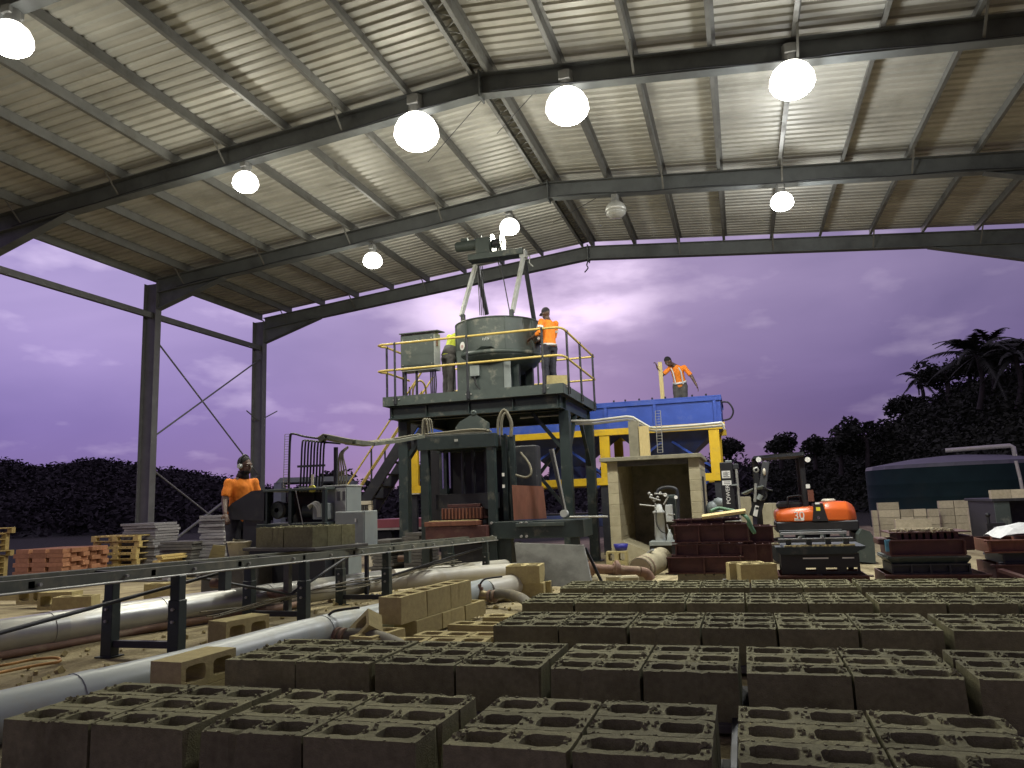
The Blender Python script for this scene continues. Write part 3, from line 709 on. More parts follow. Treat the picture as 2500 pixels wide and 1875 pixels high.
# blocks standing on end by the machine leg, with a blue tub
for i, u in enumerate((1498, 1523)):
    p = at(u, 1384, 13.75); o = dry((p.x, 13.75, ground_z(p.x, 13.75) + .19), 0, 'pale block standing on end by the tower leg, %s of two' % ('left', 'right')[i], i, rot=(math.pi / 2, RAD(90), 0), group='blocks standing on end')
p = at(1516, 1336, 13.75)
mb = MB(); zt = ground_z(p.x, 13.75) + .385
mb.lathe([(.0, .004), (.095, .004), (.125, .115), (.132, .115), (.100, 0), (0, 0)], (p.x, 13.75, zt), n=20)
mb.thing('tub', 'blue_plastic', 'small blue plastic tub on top of two standing blocks', 'tub')
# ------------------------------------------------------------------ chain conveyor
XA, XB = -4.25, -3.72
def zc(y): return .565 - .0235 * (y - 3.1)
def make_conveyor():
    R = thing('chain_conveyor', 'long low green steel conveyor running from the press to the lower left', 'conveyor', (-3.98, 7, ground_z(0, 7)))
    y0, y1 = 1.6, 11.5
    for x, sg in ((XA, -1), (XB, 1)):
        mb = MB(); p = Vector((x, y0, zc(y0) + .031)); q = Vector((x, y1, zc(y1) + .031))
        mb.chan(p, q, .062, .045, .006, side=-sg)
        mb.build('side_rail', 'dusty_green', R)
        mb = MB(); o = Vector((-sg * .055, 0, .018)); mb.bar(p + o, q + o, .035, .022); o = Vector((-sg * .05, 0, .10 - .03)); 
        mb.build('chain_track', 'dusty_green', R)
        mb = MB(); o = Vector((sg * .012, 0, -.034)); mb.cyl(p + o, q + o, .008, n=6); mb.build('edge_rod', 'galv', R)
        for i in range(16):
            y = y0 + .5 + i * .62; b = MB(); b.cyl((x + sg * .004, y, zc(y) + .03), (x + sg * .022, y, zc(y) + .03), .011, n=6); b.build('bolt', 'galv', R)
    for y in [2.4 + .9 * i for i in range(10)]:
        mb = MB(); mb.bx(XA, XB, y - .02, y + .02, zc(y) + .012, zc(y) + .05); mb.build('cross_bar', 'dark_steel', R)
    for i, y in enumerate((4.42, 5.98, 7.60, 10.9)):
        for x, sg in ((XA, -1), (XB, 1)):
            mb = MB(); zt = zc(y) - .002; zb = ground_z(x, y) - .01; xx = x + sg * .01
            mb.bx(xx - .045, xx + .045, y - .04, y + .04, zb, zt - .16, .004); mb.bx(xx - .038, xx + .038, y - .034, y + .034, zt - .26, zt, .004)
            mb.bx(xx - .07, xx + .07, y - .06, y + .06, zb, zb + .008)
            lg = mb.build('leg', 'green_steel', R)
            for dz in (.06, .14): b = MB(); b.cyl((xx, y - .04, zt - .16 - dz), (xx, y - .056, zt - .16 - dz), .011, n=6); b.build('bolt', 'galv', lg)
        mb = MB(); zb = ground_z(0, y) + .055; mb.bx(XA, XB, y - .022, y + .022, zb, zb + .045); mb.build('foot_brace', 'dark_steel', R)
    for y, x in ((6.75, XA - .12), (6.75, XA - .55)):     # tension frame legs behind
        mb = MB(); mb.bx(x - .03, x + .03, y - .03, y + .03, ground_z(x, y) - .01, zc(y) - .05); mb.build('leg', 'dusty_green', R)
    mb = MB(); mb.bx(XA - .58, XA, 6.72, 6.78, zc(6.7) - .06, zc(6.7) - .01); mb.build('tension_arm', 'green_panel', R)
    mb = MB(); mb.cyl((XA - .56, 6.75, .14), (XA - .1, 6.75, .12), .045, n=12); mb.build('idler_roller', 'rust_pipe', R)
    for (a, b, r) in (((XB - .1, 2.5, .30), (XB - .1, 5.1, .50), .013), ((XB - .3, 5.0, .46), (XB - .25, 6.5, .12), .012), ((XA + .1, 6.3, .12), (XA + .15, 7.6, .46), .016), ((XA + .1, 8.2, .10), (XB - .05, 11.2, .30), .016), ((XA + .05, 7.6, .10), (XA + .3, 10.2, .18), .012)):
        mb = MB(); mb.cyl(a, b, r, n=6); mb.build('tie_rod', 'dark_steel', R)
    for y in (4.95, 8.2):
        mb = MB(); mb.bx(XB - .05, XB + .012, y - .035, y + .035, zc(y) - .15, zc(y) - .004); h = mb.build('hanger_plate', 'green_panel', R)
        mb = MB(); mb.cyl((XB - .13, y, zc(y) - .10), (XB - .05, y, zc(y) - .10), .035, n=12); mb.build('roller', 'rust_pipe', h)
make_conveyor()
# fresh blocks riding on the conveyor
gc_ = Vector((-4.20, 6.80)); ga = RAD(-15); yb = 6.8; zt = zc(6.4) + .102
def grp(x, y): return (gc_.x + x * math.cos(ga) - y * math.sin(ga), gc_.y + x * math.sin(ga) + y * math.cos(ga))
MB().bx(-.50, .50, -.36, .36, 0, .030, .004).thing('production_board', 'timber_dark', 'board riding on the conveyor under six fresh blocks', 'board', loc=(gc_.x, gc_.y, zt - .031), rz=ga)
for c in range(2):
    for r in range(3):
        x, y = grp((c - .5) * (BL + .012), (r - 1) * (BW + .006))
        lay(WET[(c * 3 + r) % 8], (x, y, zt), ga, 'brownish fresh block riding on the conveyor, %s %s' % (('front', 'middle', 'rear')[r], ('left', 'right')[c]), 'fresh blocks riding on the conveyor')
# cable basket and cables under the conveyor
mb = MB()
for dx in (-.10, -.04, .02, .08): mb.tube([(XA + .2 + dx, y, .14 + .03 * math.sin(y * 2.1 + dx * 20) - .012 * (y - 7)) for y in [5.2 + .3 * i for i in range(20)]], .007, 5)
mb.thing('cable_bundle', 'hose', 'dusty bundle of cables slung in the basket under the conveyor', 'cables')

# ------------------------------------------------------------------ pipes
def pipe(pts, r, m, label, joints=(), name='pipe', openend=False, n=20):
    R = thing(name, label, 'pipe', Vector(pts[0]) - Vector((0, 0, r)))
    mb = MB()
    if openend: mb.tube(pts, r, n, cap=False); mb.tube([Vector(pts[0]), Vector(pts[1])], r * .93, n, cap=False); mb.tube([Vector(pts[0]) + (Vector(pts[1]) - Vector(pts[0])) * .3] * 1 + [Vector(pts[0]) + (Vector(pts[1]) - Vector(pts[0])) * .31], r * .92, n)
    else: mb.tube(pts, r, n)
    mb.build('barrel', m, R)
    P = [Vector(p) for p in pts]
    for t in joints:
        i = min(int(t), len(P) - 2); q = P[i].lerp(P[i + 1], t - i); d = (P[i + 1] - P[i]).normalized()
        j = MB(); j.tube([q - d * .05, q + d * .05], r * 1.035, n); j.build('socket', m, R)
    return R
pipe([(-3.36, 1.4, .10), (-3.17, 2.6, .10), (-2.98, 3.6, .10), (-2.90, 4.6, .10), (-2.78, 5.6, .085), (-2.72, 6.6, .07), (-2.66, 7.7, .05)], .112, 'pvc', 'fat grey plastic pipe running beside the block rows to the lower left', (1.45, 3.3))
pipe([(-5.45, 2.6, .14), (-5.10, 3.9, .14), (-4.86, 5.2, .13), (-4.72, 6.4, .10), (-4.60, 7.6, .06), (-4.5, 9.0, .02)], .125, 'metal_pipe', 'shiny silver pipe lying behind the conveyor legs', (.8, 1.55, 2.3, 3.4), n=24)
pipe([(-5.35, 2.6, .03), (-4.97, 4.2, .03), (-4.72, 5.5, .02), (-4.56, 6.8, -.02), (-4.50, 7.3, -.03)], .032, 'rust_pipe', 'thin dusty conduit lying on the ground along the silver pipe', n=10)
# white pipes crossing behind the little wall
p0, p1, p2 = atz(892, 1428, .02), atz(1120, 1402, .0), atz(1262, 1392, -.02)
pipe([p0, p1, p2], .10, 'pvc_white', 'pale open ended pipe lying crosswise behind the low block wall', (.4,), openend=True)
p0, p1, p2 = atz(960, 1405, -.02), atz(1080, 1394, -.03), atz(1240, 1378, -.05)
pipe([p0, p1, p2], .085, 'pvc_white', 'patched pale pipe lying behind the open ended pipe', (.35, .5, 1.3))
pipe([(-2.64, 7.72, .03), (-2.5, 8.35, .03), (-2.42, 8.8, .02)], .12, 'pvc_white', 'wide white pipe end beside the stacked pair of blocks')
# valves with lever and hose
def make_valve(u, v, z, hose, label, hl):
    c = atz(u, v, z); R = thing('ball_valve', label, 'valve', c - Vector((0, 0, .05)), group='lever valves on the grey pipe')
    d = Vector((1, -.18, 0)).normalized(); mb = MB()
    mb.tube([c - d * .13, c - d * .12, c - d * .05, c - d * .045, c + d * .045, c + d * .05, c + d * .11, c + d * .12], [.03, .052, .052, .06, .06, .05, .05, .03], 14); mb.build('body', 'brass', R)
    mb = MB(); mb.tube([c + d * .10, c + d * .125], .062, 14); mb.tube([c + d * .15, c + d * .175], .060, 14); mb.build('clamp', 'rust_pipe', R)
    mb = MB(); mb.cyl(c + Vector((0, 0, .05)), c + Vector((0, 0, .115)), .018, n=8); mb.bx(c.x - .03, c.x + .03, c.y - .02, c.y + .02, c.z + .055, c.z + .085); mb.build('stem', 'rust_pipe', R)
    mb = MB(); mb.tube(smooth_pts([c + Vector((0, 0, .11)), c + Vector((.03, .02, .15)), c + Vector((.07, .05, .165)), c + Vector((.20, .12, .175))], 3), .010, 6); mb.build('lever', 'black', R)
    H = MB(); H.tube(smooth_pts([c + d * .11] + hose, 6), .048, 12); H.thing('water_hose', 'hose', hl, 'hose', 'hoses led off the valves')
c = atz(795, 1552, .07)
make_valve(795, 1552, .07, [Vector((c.x + .32, c.y - .02, .08)), Vector((c.x + .62, c.y - .20, .06)), Vector((c.x + .90, c.y - .50, .03))], 'dusty near valve with black lever on the grey pipe', 'dusty hose led off the near valve towards the second row')
c = atz(1172, 1455, .03)
make_valve(1172, 1455, .03, [Vector((c.x + .26, c.y - .04, .06)), Vector((c.x + .52, c.y - .25, .03)), Vector((c.x + .70, c.y - .65, -.02))], 'dusty far valve with black lever near the stacked pair', 'dusty hose curving off the far valve behind the third row')
# orange cord on the ground, lower left
mb = MB(); pts = [atz(u, v, .012) for u, v in ((-60, 1636), (20, 1622), (80, 1610), (130, 1606), (146, 1609), (140, 1616), (80, 1626), (0, 1642), (-60, 1655))]
mb.tube(smooth_pts(pts, 5), .010, 6); mb.thing('extension_cord', 'orange_cord', 'orange cord looped on the sandy ground at the lower left', 'cord')
# tilted steel plate in front of the press
a, b, c2, d = at(1256, 1326, 8.95), at(1424, 1332, 8.95), at(1446, 1432, 8.55), at(1268, 1432, 8.55)
mb = MB(); mb.slab([d, c2, b, a], (0.01, .018, .006)); pl = mb.thing('steel_plate', 'plate_steel', 'scratched grey steel plate tilted up before the press', 'plate')
mb = MB(); mb.bar(b + Vector((.01, .06, -.03)), c2 + Vector((.05, .45, -.05)), .03, .03); mb.thing('plate_prop', 'dark_steel', 'dark bar propping the tilted steel plate', 'prop')
# flanged rusty pipe and ribbed drum
T = 10.0; z = at(1500, 1392, T).z
mb = None; R = thing('flanged_pipe', 'rusty flanged pipe lying between the steel plate and the drum', 'pipe', at(1500, 1400, T))
pa, pb, pc = at(1442, 1388, T - .1), at(1505, 1390, T), at(1562, 1395, T + .1)
mb = MB(); mb.cyl(pa, pc, .062, n=16); mb.build('barrel', 'rust_pipe', R)
dd = (pc - pa).normalized()
for q in (pa, pb): m2 = MB(); m2.cyl(q - dd * .02, q + dd * .02, .115, n=18); m2.cyl(q - dd * .045, q + dd * .045, .085, n=8); m2.build('flange', 'rust_pipe', R)
m2 = MB(); m2.tube(smooth_pts([pc, pc + dd * .08 + Vector((0, .02, -.02)), pc + dd * .14 + Vector((0, .02, -.10))], 4), .064, 14); m2.build('elbow', 'rust_pipe', R)
R = thing('ribbed_drum', 'dusty tan drum lying tilted on the sand behind the flanged pipe', 'drum', at(1570, 1410, 10.4))
qa, qb = at(1562, 1392, 10.25), at(1618, 1362, 11.1)
dd = (qb - qa).normalized(); mb = MB(); mb.tube([qa, qa + dd * .02, qb - dd * .06, qb], [.15, .16, .16, .12], 24); mb.build('shell', 'concrete', R)
for t in (.0, .12): mb = MB(); q = qa + dd * (.01 + t); mb.tube([q - dd * .012, q + dd * .012], .17, 24, cap=False); mb.build('hoop', 'rust_pipe', R)
mb = MB(); q = qa.lerp(qb, .45); mb.bar(q + Vector((-.02, 0, .155)), q + Vector((.05, -.06, .20)), .05, .02); mb.build('handle', 'pale_grey', R)
for i, (u, v, s) in enumerate(((1500, 1418, .09), (1538, 1421, .10), (1447, 1420, .06))):
    q = atz(u, v, -.10); mb = MB(); mb.ob(q + Vector((0, 0, s * .3)), (s * 2.2, s * 1.6, s), Matrix.Rotation(.3 * i, 3, 'Z'), b=.02)
    mb.thing('rubble_stone', 'concrete', ('small stone under the flange', 'flat stone under the rusty pipe elbow', 'little stone at the plate corner')[i], 'stone')
# ------------------------------------------------------------------ mixer platform
DX0, DX1, DY0, DY1, DZ = -6.80, -3.08, 13.85, 17.15, 3.10
def make_platform():
    g = -.40
    R = thing('mixer_platform', 'dark green steel platform on legs with yellow handrails under the mixer', 'platform', (-4.94, 15.5, g))
    LX, LY = (-6.60, -3.20), (14.42, 16.88)
    for x in LX:
        for y in LY:
            mb = MB(); mb.bx(x - .10, x + .10, y - .10, y + .10, g, 2.66, .006); mb.bx(x - .16, x + .16, y - .16, y + .16, g, g + .02); mb.build('leg', 'green_steel', R)
    for y in (DY0 + .14, LY[0], LY[1]):
        mb = MB(); mb.ibeam((DX0 + .08, y, 2.80), (DX1 - .08, y, 2.80), .26, .14); 
        for x in (-5.9, -5.0, -4.1): mb.bx(x - .006, x + .006, y - .07, y + .07, 2.68, 2.92)
        mb.build('cross_beam', 'green_steel', R)
    for x in (DX0 + .14, DX1 - .14):
        mb = MB(); mb.ibeam((x, DY0 + .08, 2.805), (x, DY1 - .08, 2.805), .25, .12); mb.build('side_beam', 'green_steel', R)
    mb = MB(); mb.bx(DX0 + .02, DX1 - .02, DY0 + .02, DY1 - .02, 3.05, 3.075); mb.build('deck_plate', 'dark_steel', R)
    for a, b in (((DX0, DY0), (DX1, DY0)), ((DX1, DY0), (DX1, DY1)), ((DX1, DY1), (DX0, DY1)), ((DX0, DY1), (DX0, DY0))):
        mb = MB(); mb.bar((a[0], a[1], 3.03), (b[0], b[1], 3.03), .022, .19); o = mb.build('edge_channel', 'green_panel', R)
    for u, v in ((962, 972), (975, 970), (1139, 957), (1151, 956), (1325, 941), (1338, 940)):
        p = at(u, v, DY0); mb = MB(); mb.cyl((p.x, DY0 - .012, 3.05), (p.x, DY0 - .034, 3.05), .014, n=6); mb.build('bolt', 'galv', R)
    # knee braces
    for a, b in (((-3.2, 14.42, 1.85), (-3.85, 14.42, 2.66)), ((-6.6, 14.42, 1.85), (-5.95, 14.42, 2.66)), ((-3.2, 14.5, 1.7), (-3.2, 15.4, 2.66)), ((-3.2, 16.8, 1.7), (-3.2, 15.9, 2.66)), ((-3.25, 16.8, .1), (-5.2, 16.88, 2.5)), ((-5.6, 16.88, .1), (-3.6, 16.88, 2.5))):
        mb = MB(); mb.bar(a, b, .07, .07); mb.build('brace', 'green_steel', R)
    # guard rail
    def posts(lst):
        for x, y in lst:
            mb = MB(); mb.cyl((x, y, 2.96), (x, y, 4.19), .024, n=8); mb.sph((x, y, 4.2), .034, 8, 5); mb.sph((x, y, 3.66), .032, 8, 5); mb.bx(x - .035, x + .035, y - .006, y + .02, 2.96, 3.10); mb.build('rail_post', 'dark_steel', R)
    px = [at(u, 900, DY0 - .03).x for u in (964, 1141, 1326)]
    posts([(x, DY0 - .03) for x in px]); posts([(DX1 + .03, y) for y in (14.25, 15.5, 16.95)])
    posts([(DX0 - .03, DY0 + .25), (DX0 - .03, 14.9)]); posts([(-5.75, DY1 + .02), (-6.5, DY1 + .02), (-4.4, DY1 + .02)])
    for z in (4.2, 3.66):
        path = [(DX1 + .02, DY1, z), (DX1 + .03, DY0 + .22, z), (DX1 + .0, DY0 + .06, z), (DX1 - .08, DY0 - .02, z), (DX1 - .25, DY0 - .03, z), (-5., DY0 - .03, z), (DX0 - .03, DY0 - .03, z), (DX0 - .10, DY0 + .02, z), (DX0 - .10, DY0 + .14, z), (DX0 - .03, DY0 + .22, z), (DX0 - .03, 15.2, z)]
        mb = MB(); mb.tube(path, .0235, 8); mb.build('hand_rail', 'yellow_rail', R)
        mb = MB(); mb.tube([(DX1 + .02, DY1 + .02, z), (-6.6, DY1 + .02, z)], .0235, 8); mb.build('hand_rail', 'yellow_rail', R)
    mb = MB(); q = at(1008, 930, 15.2); mb.tube(smooth_pts([(q.x, 15.2, 3.08), (q.x, 15.2, 3.45), (q.x + .1, 15.2, 3.62), (q.x + .22, 15.2, 3.62), (q.x + .30, 15.2, 3.45), (q.x + .30, 15.2, 3.08)], 4), .022, 8); mb.build('gate_hoop', 'yellow_rail', R)
    # stair going down to the left from the rear of the deck
    ya, yb = 15.75, 16.45
    top = Vector((DX0 - .02, 0, 2.98)); bot = Vector((at(800, 1290, 16.1).x + .1, 0, -.36))
    for y in (ya, yb):
        mb = MB(); mb.bar((bot.x, y, bot.z), (top.x, y, top.z), .05, .24); mb.build('stringer', 'dark_steel', R)
        for hgt in (.95, .5):
            mb = MB(); mb.tube([(bot.x - .05, y, bot.z + hgt), (top.x + .05, y, top.z + hgt)], .022, 8); mb.build('stair_rail', 'yellow_rail', R)
        for t in (.12, .50, .90):
            p = bot.lerp(top, t); mb = MB(); mb.cyl((p.x, y, p.z), (p.x, y, p.z + .97), .022, n=8); mb.build('stair_post', 'dark_steel', R)
    for i in range(12):
        p = bot.lerp(top, (i + .6) / 12.5); mb = MB(); mb.bx(p.x - .10, p.x + .12, ya + .02, yb - .02, p.z - .015, p.z + .015); mb.build('tread', 'dark_steel', R)
    # under-deck odds and ends: gate and pipe run
    mb = MB(); mb.tube([at(1270, 1020, 14.6), at(1375, 1012, 14.6)], .022, 8); mb.build('feed_pipe', 'galv', R)
    return R
make_platform()

# cabinet on legs, front left of the deck
def make_cabinet():
    T = 14.35; a = at(979, 905, T); b = at(1058, 812, T); x0, x1, z0, z1 = a.x, b.x, a.z, b.z
    R = thing('electric_cabinet', 'green electric cabinet with pale sides on the mixer platform', 'cabinet', ((x0 + x1) / 2, T + .15, 3.075))
    mb = MB(); mb.bx(x0, x1, T, T + .012, z0, z1, .003); mb.build('door', 'green_panel', R)
    mb = MB(); mb.bx(x0 + .004, x1 + .012, T + .014, T + .34, z0 - .02, z1 + .02); mb.build('box', 'pale_grey', R)
    mb = MB(); mb.slab([(x0 - .01, T - .06, z1 + .02), (x1 + .11, T - .06, z1 + .02), (x1 + .11, T + .36, z1 + .06), (x0 - .01, T + .36, z1 + .06)], (0, 0, .02)); mb.build('rain_hood', 'green_panel', R)
    for i in range(4): x = x1 - .16 + i * .035; mb = MB(); mb.tube(smooth_pts([(x, T + .2, z0 - .02), (x + .005 * i, T + .2, (z0 + 3.08) / 2), (x - .01 * i, T + .22, 3.076)], 3), .014, 6); mb.build('conduit', 'dark_steel', R)
    for x in (x0 + .05, x0 + .30): mb = MB(); mb.bx(x - .02, x + .02, T + .1, T + .14, 3.076, z0); mb.build('leg', 'dark_steel', R)
    for z in (z0 + .1, z1 - .1):
        for x in (x0 + .05, x1 - .05): mb = MB(); mb.cyl((x, T - .012, z), (x, T, z), .012, n=6); mb.build('screw', 'galv', R)
    mb = MB(); mb.bx(x1 + .014, x1 + .04, T + .10, T + .16, z1 - .26, z1 - .14); mb.build('latch', 'rust_pipe', R)
make_cabinet()

# pan mixer with drum
def make_mixer():
    T = 15.15; cx = at(1217, 830, T + .0).x; r = .93
    cx = (at(1119, 830, T).x + at(1316, 830, T).x) / 2; r = (at(1316, 830, T).x - at(1119, 830, T).x) / 2
    cy = T; zt = at(1217, 770, T - r).z; zb = at(1300, 866, T - r * .45).z
    R = thing('pan_mixer', 'big round green pan mixer standing on the platform', 'mixer', (cx, cy, 3.075))
    mb = MB(); mb.lathe([(r, zt), (r, zb)], (cx, cy, 0), n=48); mb.lathe([(r, zb), (r * .90, zb - .12), (r * .55, zb - .30), (0, zb - .34)], (cx, cy, 0), n=48)
    mb.lathe([(r, zt), (r - .02, zt)], (cx, cy, 0), n=48); mb.lathe([(r - .02, zt), (r - .02, zb + .05)], (cx, cy, 0), n=48); mb.lathe([(r - .02, zb + .05), (0, zb)], (cx, cy, 0), n=48); mb.build('drum', 'green_panel', R)
    mb = MB(); mb.lathe([(r - .015, zt - .015), (r + .012, zt - .015), (r + .012, zt + .012), (r - .015, zt + .012)], (cx, cy, 0), n=48); mb.build('rim', 'green_panel', R)
    # base housing below the drum with a lighter corner strip
    T2 = T - r * .78; a = at(1117, 955, T2); b = at(1228, 862, T2)
    mb = MB(); mb.bx(a.x, b.x, T2, T + .3, 3.076, zb + .16, .006); mb.build('drive_housing', 'green_panel', R)
    c = at(1247, 955, T2)
    mb = MB(); mb.slab([(b.x + .004, T2, 3.076), (c.x, T2 + .05, 3.076), (c.x, T2 + .05, zb + .02), (b.x + .004, T2, zb + .20)], (0, .02, 0)); mb.build('corner_plate', 'grey_paint', R)
    for ang in (-40, 10, 55, 130, 200):
        x = cx + math.cos(RAD(ang)) * r * .72; y = cy + math.sin(RAD(ang)) * r * .72
        mb = MB(); mb.bx(x - .075, x + .075, y - .06, y + .06, 3.076, zb - .05); mb.build('leg', 'green_steel', R)
    q = at(1180, 848, T - r * .96); mb = MB(); mb.slab([q + Vector((-.20, 0, -.10)), q + Vector((.24, -.0, -.06)), q + Vector((.2, -.06, -.03)), q + Vector((-.02, -.06, -.01))], (0, -.02, .02)); mb.build('discharge_lip', 'green_steel', R)
    # badge disc and plate
    q = at(1138, 846, T - r * .72); nrm = Vector((q.x - cx, q.y - cy, 0)).normalized(); q = Vector((cx, cy, q.z)) + nrm * (r + .004)
    mb = MB(); mb.cyl(q, q + nrm * .006, .088, n=24); bd = mb.build('badge', 'white_paint', R, label='round white badge with worn red print')
    mb = MB(); tx = Vector((-nrm.y, nrm.x, 0))
    for i, (w, dz) in enumerate(((.03, .012), (.045, -.012), (.03, -.036))):
        mb.bar(q + nrm * .008 - tx * w - Vector((0, 0, -dz)), q + nrm * .008 + tx * w - Vector((0, 0, -dz)), .003, .010)
    mb.build('badge_print', 'red_text', bd)
    q = at(1185, 826, T - r); mb = MB(); nrm = Vector((q.x - cx, q.y - cy, 0)).normalized(); q = Vector((cx, cy, q.z)) + nrm * (r + .001); tx = Vector((-nrm.y, nrm.x, 0))
    for i in range(-2, 3):
        mb.bar(q + tx * (.03 * i) - Vector((0, 0, .03 + .012 * (i % 2))), q + tx * (.03 * i + .012) + Vector((0, 0, .03 - .010 * (i % 3))), .006, .012)
    mb.build('name_plate', 'pale_grey', R)
    for k in range(30):
        a_ = 6.2832 * k / 30; mb = MB(); c0 = Vector((cx + math.cos(a_) * (r + .001), cy + math.sin(a_) * (r + .001), zb + .06)); n0 = Vector((math.cos(a_), math.sin(a_), 0)); mb.cyl(c0, c0 + n0 * .014, .013, n=6); mb.build('bolt', 'galv', R)
    for a_ in (-150, -118, -62, -20):
        n0 = Vector((math.cos(RAD(a_)), math.sin(RAD(a_)), 0)); c0 = Vector((cx, cy, 0)) + n0 * (r + .008); mb = MB(); mb.ob((c0.x, c0.y, (zt + zb) / 2), (.016, .05, zt - zb - .04), Matrix.Rotation(RAD(a_), 3, 'Z')); mb.build('seam_strap', 'green_panel', R)
    mb = MB(); mb.lathe([(r + .001, zb + .02), (r + .02, zb + .02), (r + .02, zb + .10), (r + .001, zb + .10)], (cx, cy, 0), n=48); mb.build('base_band', 'green_panel', R)
    q = at(1160, 905, T2 - .02); mb = MB(); mb.bx(q.x - .10, q.x + .10, T2 - .07, T2 - .001, q.z - .12, q.z + .10, .008); jb = mb.build('junction_box', 'grey_paint', R)
    mb = MB(); mb.tube(smooth_pts([q + Vector((0, -.04, -.12)), q + Vector((.03, -.05, -.3)), Vector((q.x + .2, T2 - .04, 3.10))], 4), .016, 6); mb.build('junction_lead', 'black', R)
    # side door hinge block on the right
    q = at(1318, 826, T - .1); mb = MB(); mb.bx(q.x - .08, q.x + .06, q.y - .08, q.y + .1, q.z - .13, q.z + .06, .02); mb.build('hinge_block', 'dark_steel', R)
    mb = MB(); mb.cyl((q.x + .0, q.y - .085, q.z - .02), (q.x, q.y - .10, q.z - .02), .03, n=12); mb.build('hinge_pin', 'gauge', R)
    return cx, cy, r, zt
MXX, MXY, MXR, MXZ = make_mixer()

# hoist frame above the mixer
def make_hoist():
    T = MXY
    R = thing('hoist_frame', 'tall A shaped hoist frame with motor and cable reel above the mixer', 'hoist', (MXX, MXY, MXZ))
    la = at(1160, 640, T); ra = at(1278, 620, T)
    legs = [(at(1126, 772, T - .55), at(1161, 648, T - .1), 'pale_grey'), (at(1189, 768, T + .6), at(1165, 648, T + .1), 'dark_steel'), (at(1251, 762, T - .55), at(1277, 630, T - .1), 'pale_grey'), (at(1304, 782, T + .45), at(1281, 640, T + .1), 'dark_steel')]
    for a, b, m in legs: mb = MB(); mb.bar(a, b, .075, .075); mb.build('frame_leg', m, R)
    for u, v0, v1, TT in ((1130, 768, 800, T - .62), (1248, 756, 806, T - .66)):
        a, b = at(u, v0, TT), at(u, v1, TT); mb = MB(); mb.bx(a.x - .04, a.x + .04, TT - .03, TT + .05, b.z, a.z); mb.build('mount_post', 'green_steel', R)
    zb = la.z
    mb = MB(); mb.bx(la.x - .12, ra.x + .02, T - .16, T + .16, at(1200, 634, T).z, at(1200, 620, T).z, .004); tb = mb.build('top_beam', 'green_panel', R)
    mb = MB(); mb.bx(ra.x - .07, ra.x + .07, T - .10, T + .10, at(1275, 632, T).z, at(1275, 612, T).z, .01); mb.build('end_cap', 'pale_grey', R)
    # winch
    zt = at(1200, 620, T).z
    a, b = at(1166, 618, T), at(1200, 582, T); mb = MB(); mb.bx(a.x, b.x, T - .15, T + .15, zt, b.z, .012); mb.build('gearbox', 'green_panel', R)
    a, b = at(1117, 604, T), at(1166, 602, T); mb = MB(); mb.cyl(a, Vector((b.x, T, a.z)), .115, n=18); mb.tube([a - Vector((.03, 0, 0)), a], .10, 18); mb.bx(a.x + .1, a.x + .25, T - .06, T + .06, a.z + .10, a.z + .17); mb.build('motor', 'green_panel', R)
    a, b = at(1203, 592, T), at(1226, 592, T); zc_ = at(1215, 594, T).z
    mb = MB(); mb.cyl((a.x, T, zc_), (b.x, T, zc_), .10, n=18); mb.build('reel_core', 'dark_steel', R)
    for x in (a.x, b.x): mb = MB(); mb.cyl((x - .012, T, zc_), (x + .012, T, zc_), .215, n=28); mb.build('reel_disc', 'green_steel', R)
    mb = MB(); mb.cyl((b.x + .014, T, zc_), (b.x + .03, T, zc_), .06, n=8); mb.build('reel_hub', 'chrome', R)
    mb = MB(); mb.tube([(a.x - .28, T, at(1190, 580, T).z), (a.x, T, at(1190, 580, T).z)], .022, 8); mb.tube([(a.x - .26, T, at(1190, 580, T).z), (a.x - .26, T, at(1190, 574, T).z)], .015, 6); mb.build('brake_rod', 'pale_grey', R)
    mb = MB(); mb.cyl(Vector(((a.x + b.x) / 2, T, zc_ - .1)), at(1245, 764, T - .3), .012, n=6); mb.build('cable', 'dark_steel', R)
    for u in (1166, 1170, 1174, 1178): mb = MB(); mb.tube([at(u, 650, T), at(u + 6, 770, T + .1)], .011, 5); mb.build('power_lead', 'black', R)
    mb = MB(); mb.tube(smooth_pts([ra + Vector((.0, -.08, -.1)), ra + Vector((.15, -.05, -.08)), ra + Vector((.12, 0, -.2)), ra + Vector((.2, 0, -.3))], 3), .014, 6); mb.build('rope_knot', 'pale_grey', R)
make_hoist()
# loose block on the right front corner of the deck
p = at(1358, 934, 14.1); lay(DRY[1], (p.x + .0, 14.15, 3.125), RAD(20), 'dusty block lying on the front right corner of the platform', None)
MB().bx(p.x - .2, p.x + .2, 14.02, 14.30, 3.0755, 3.124).thing('timber_pad', 'timber_dark', 'flat timber pad under the block on the platform corner', 'timber')
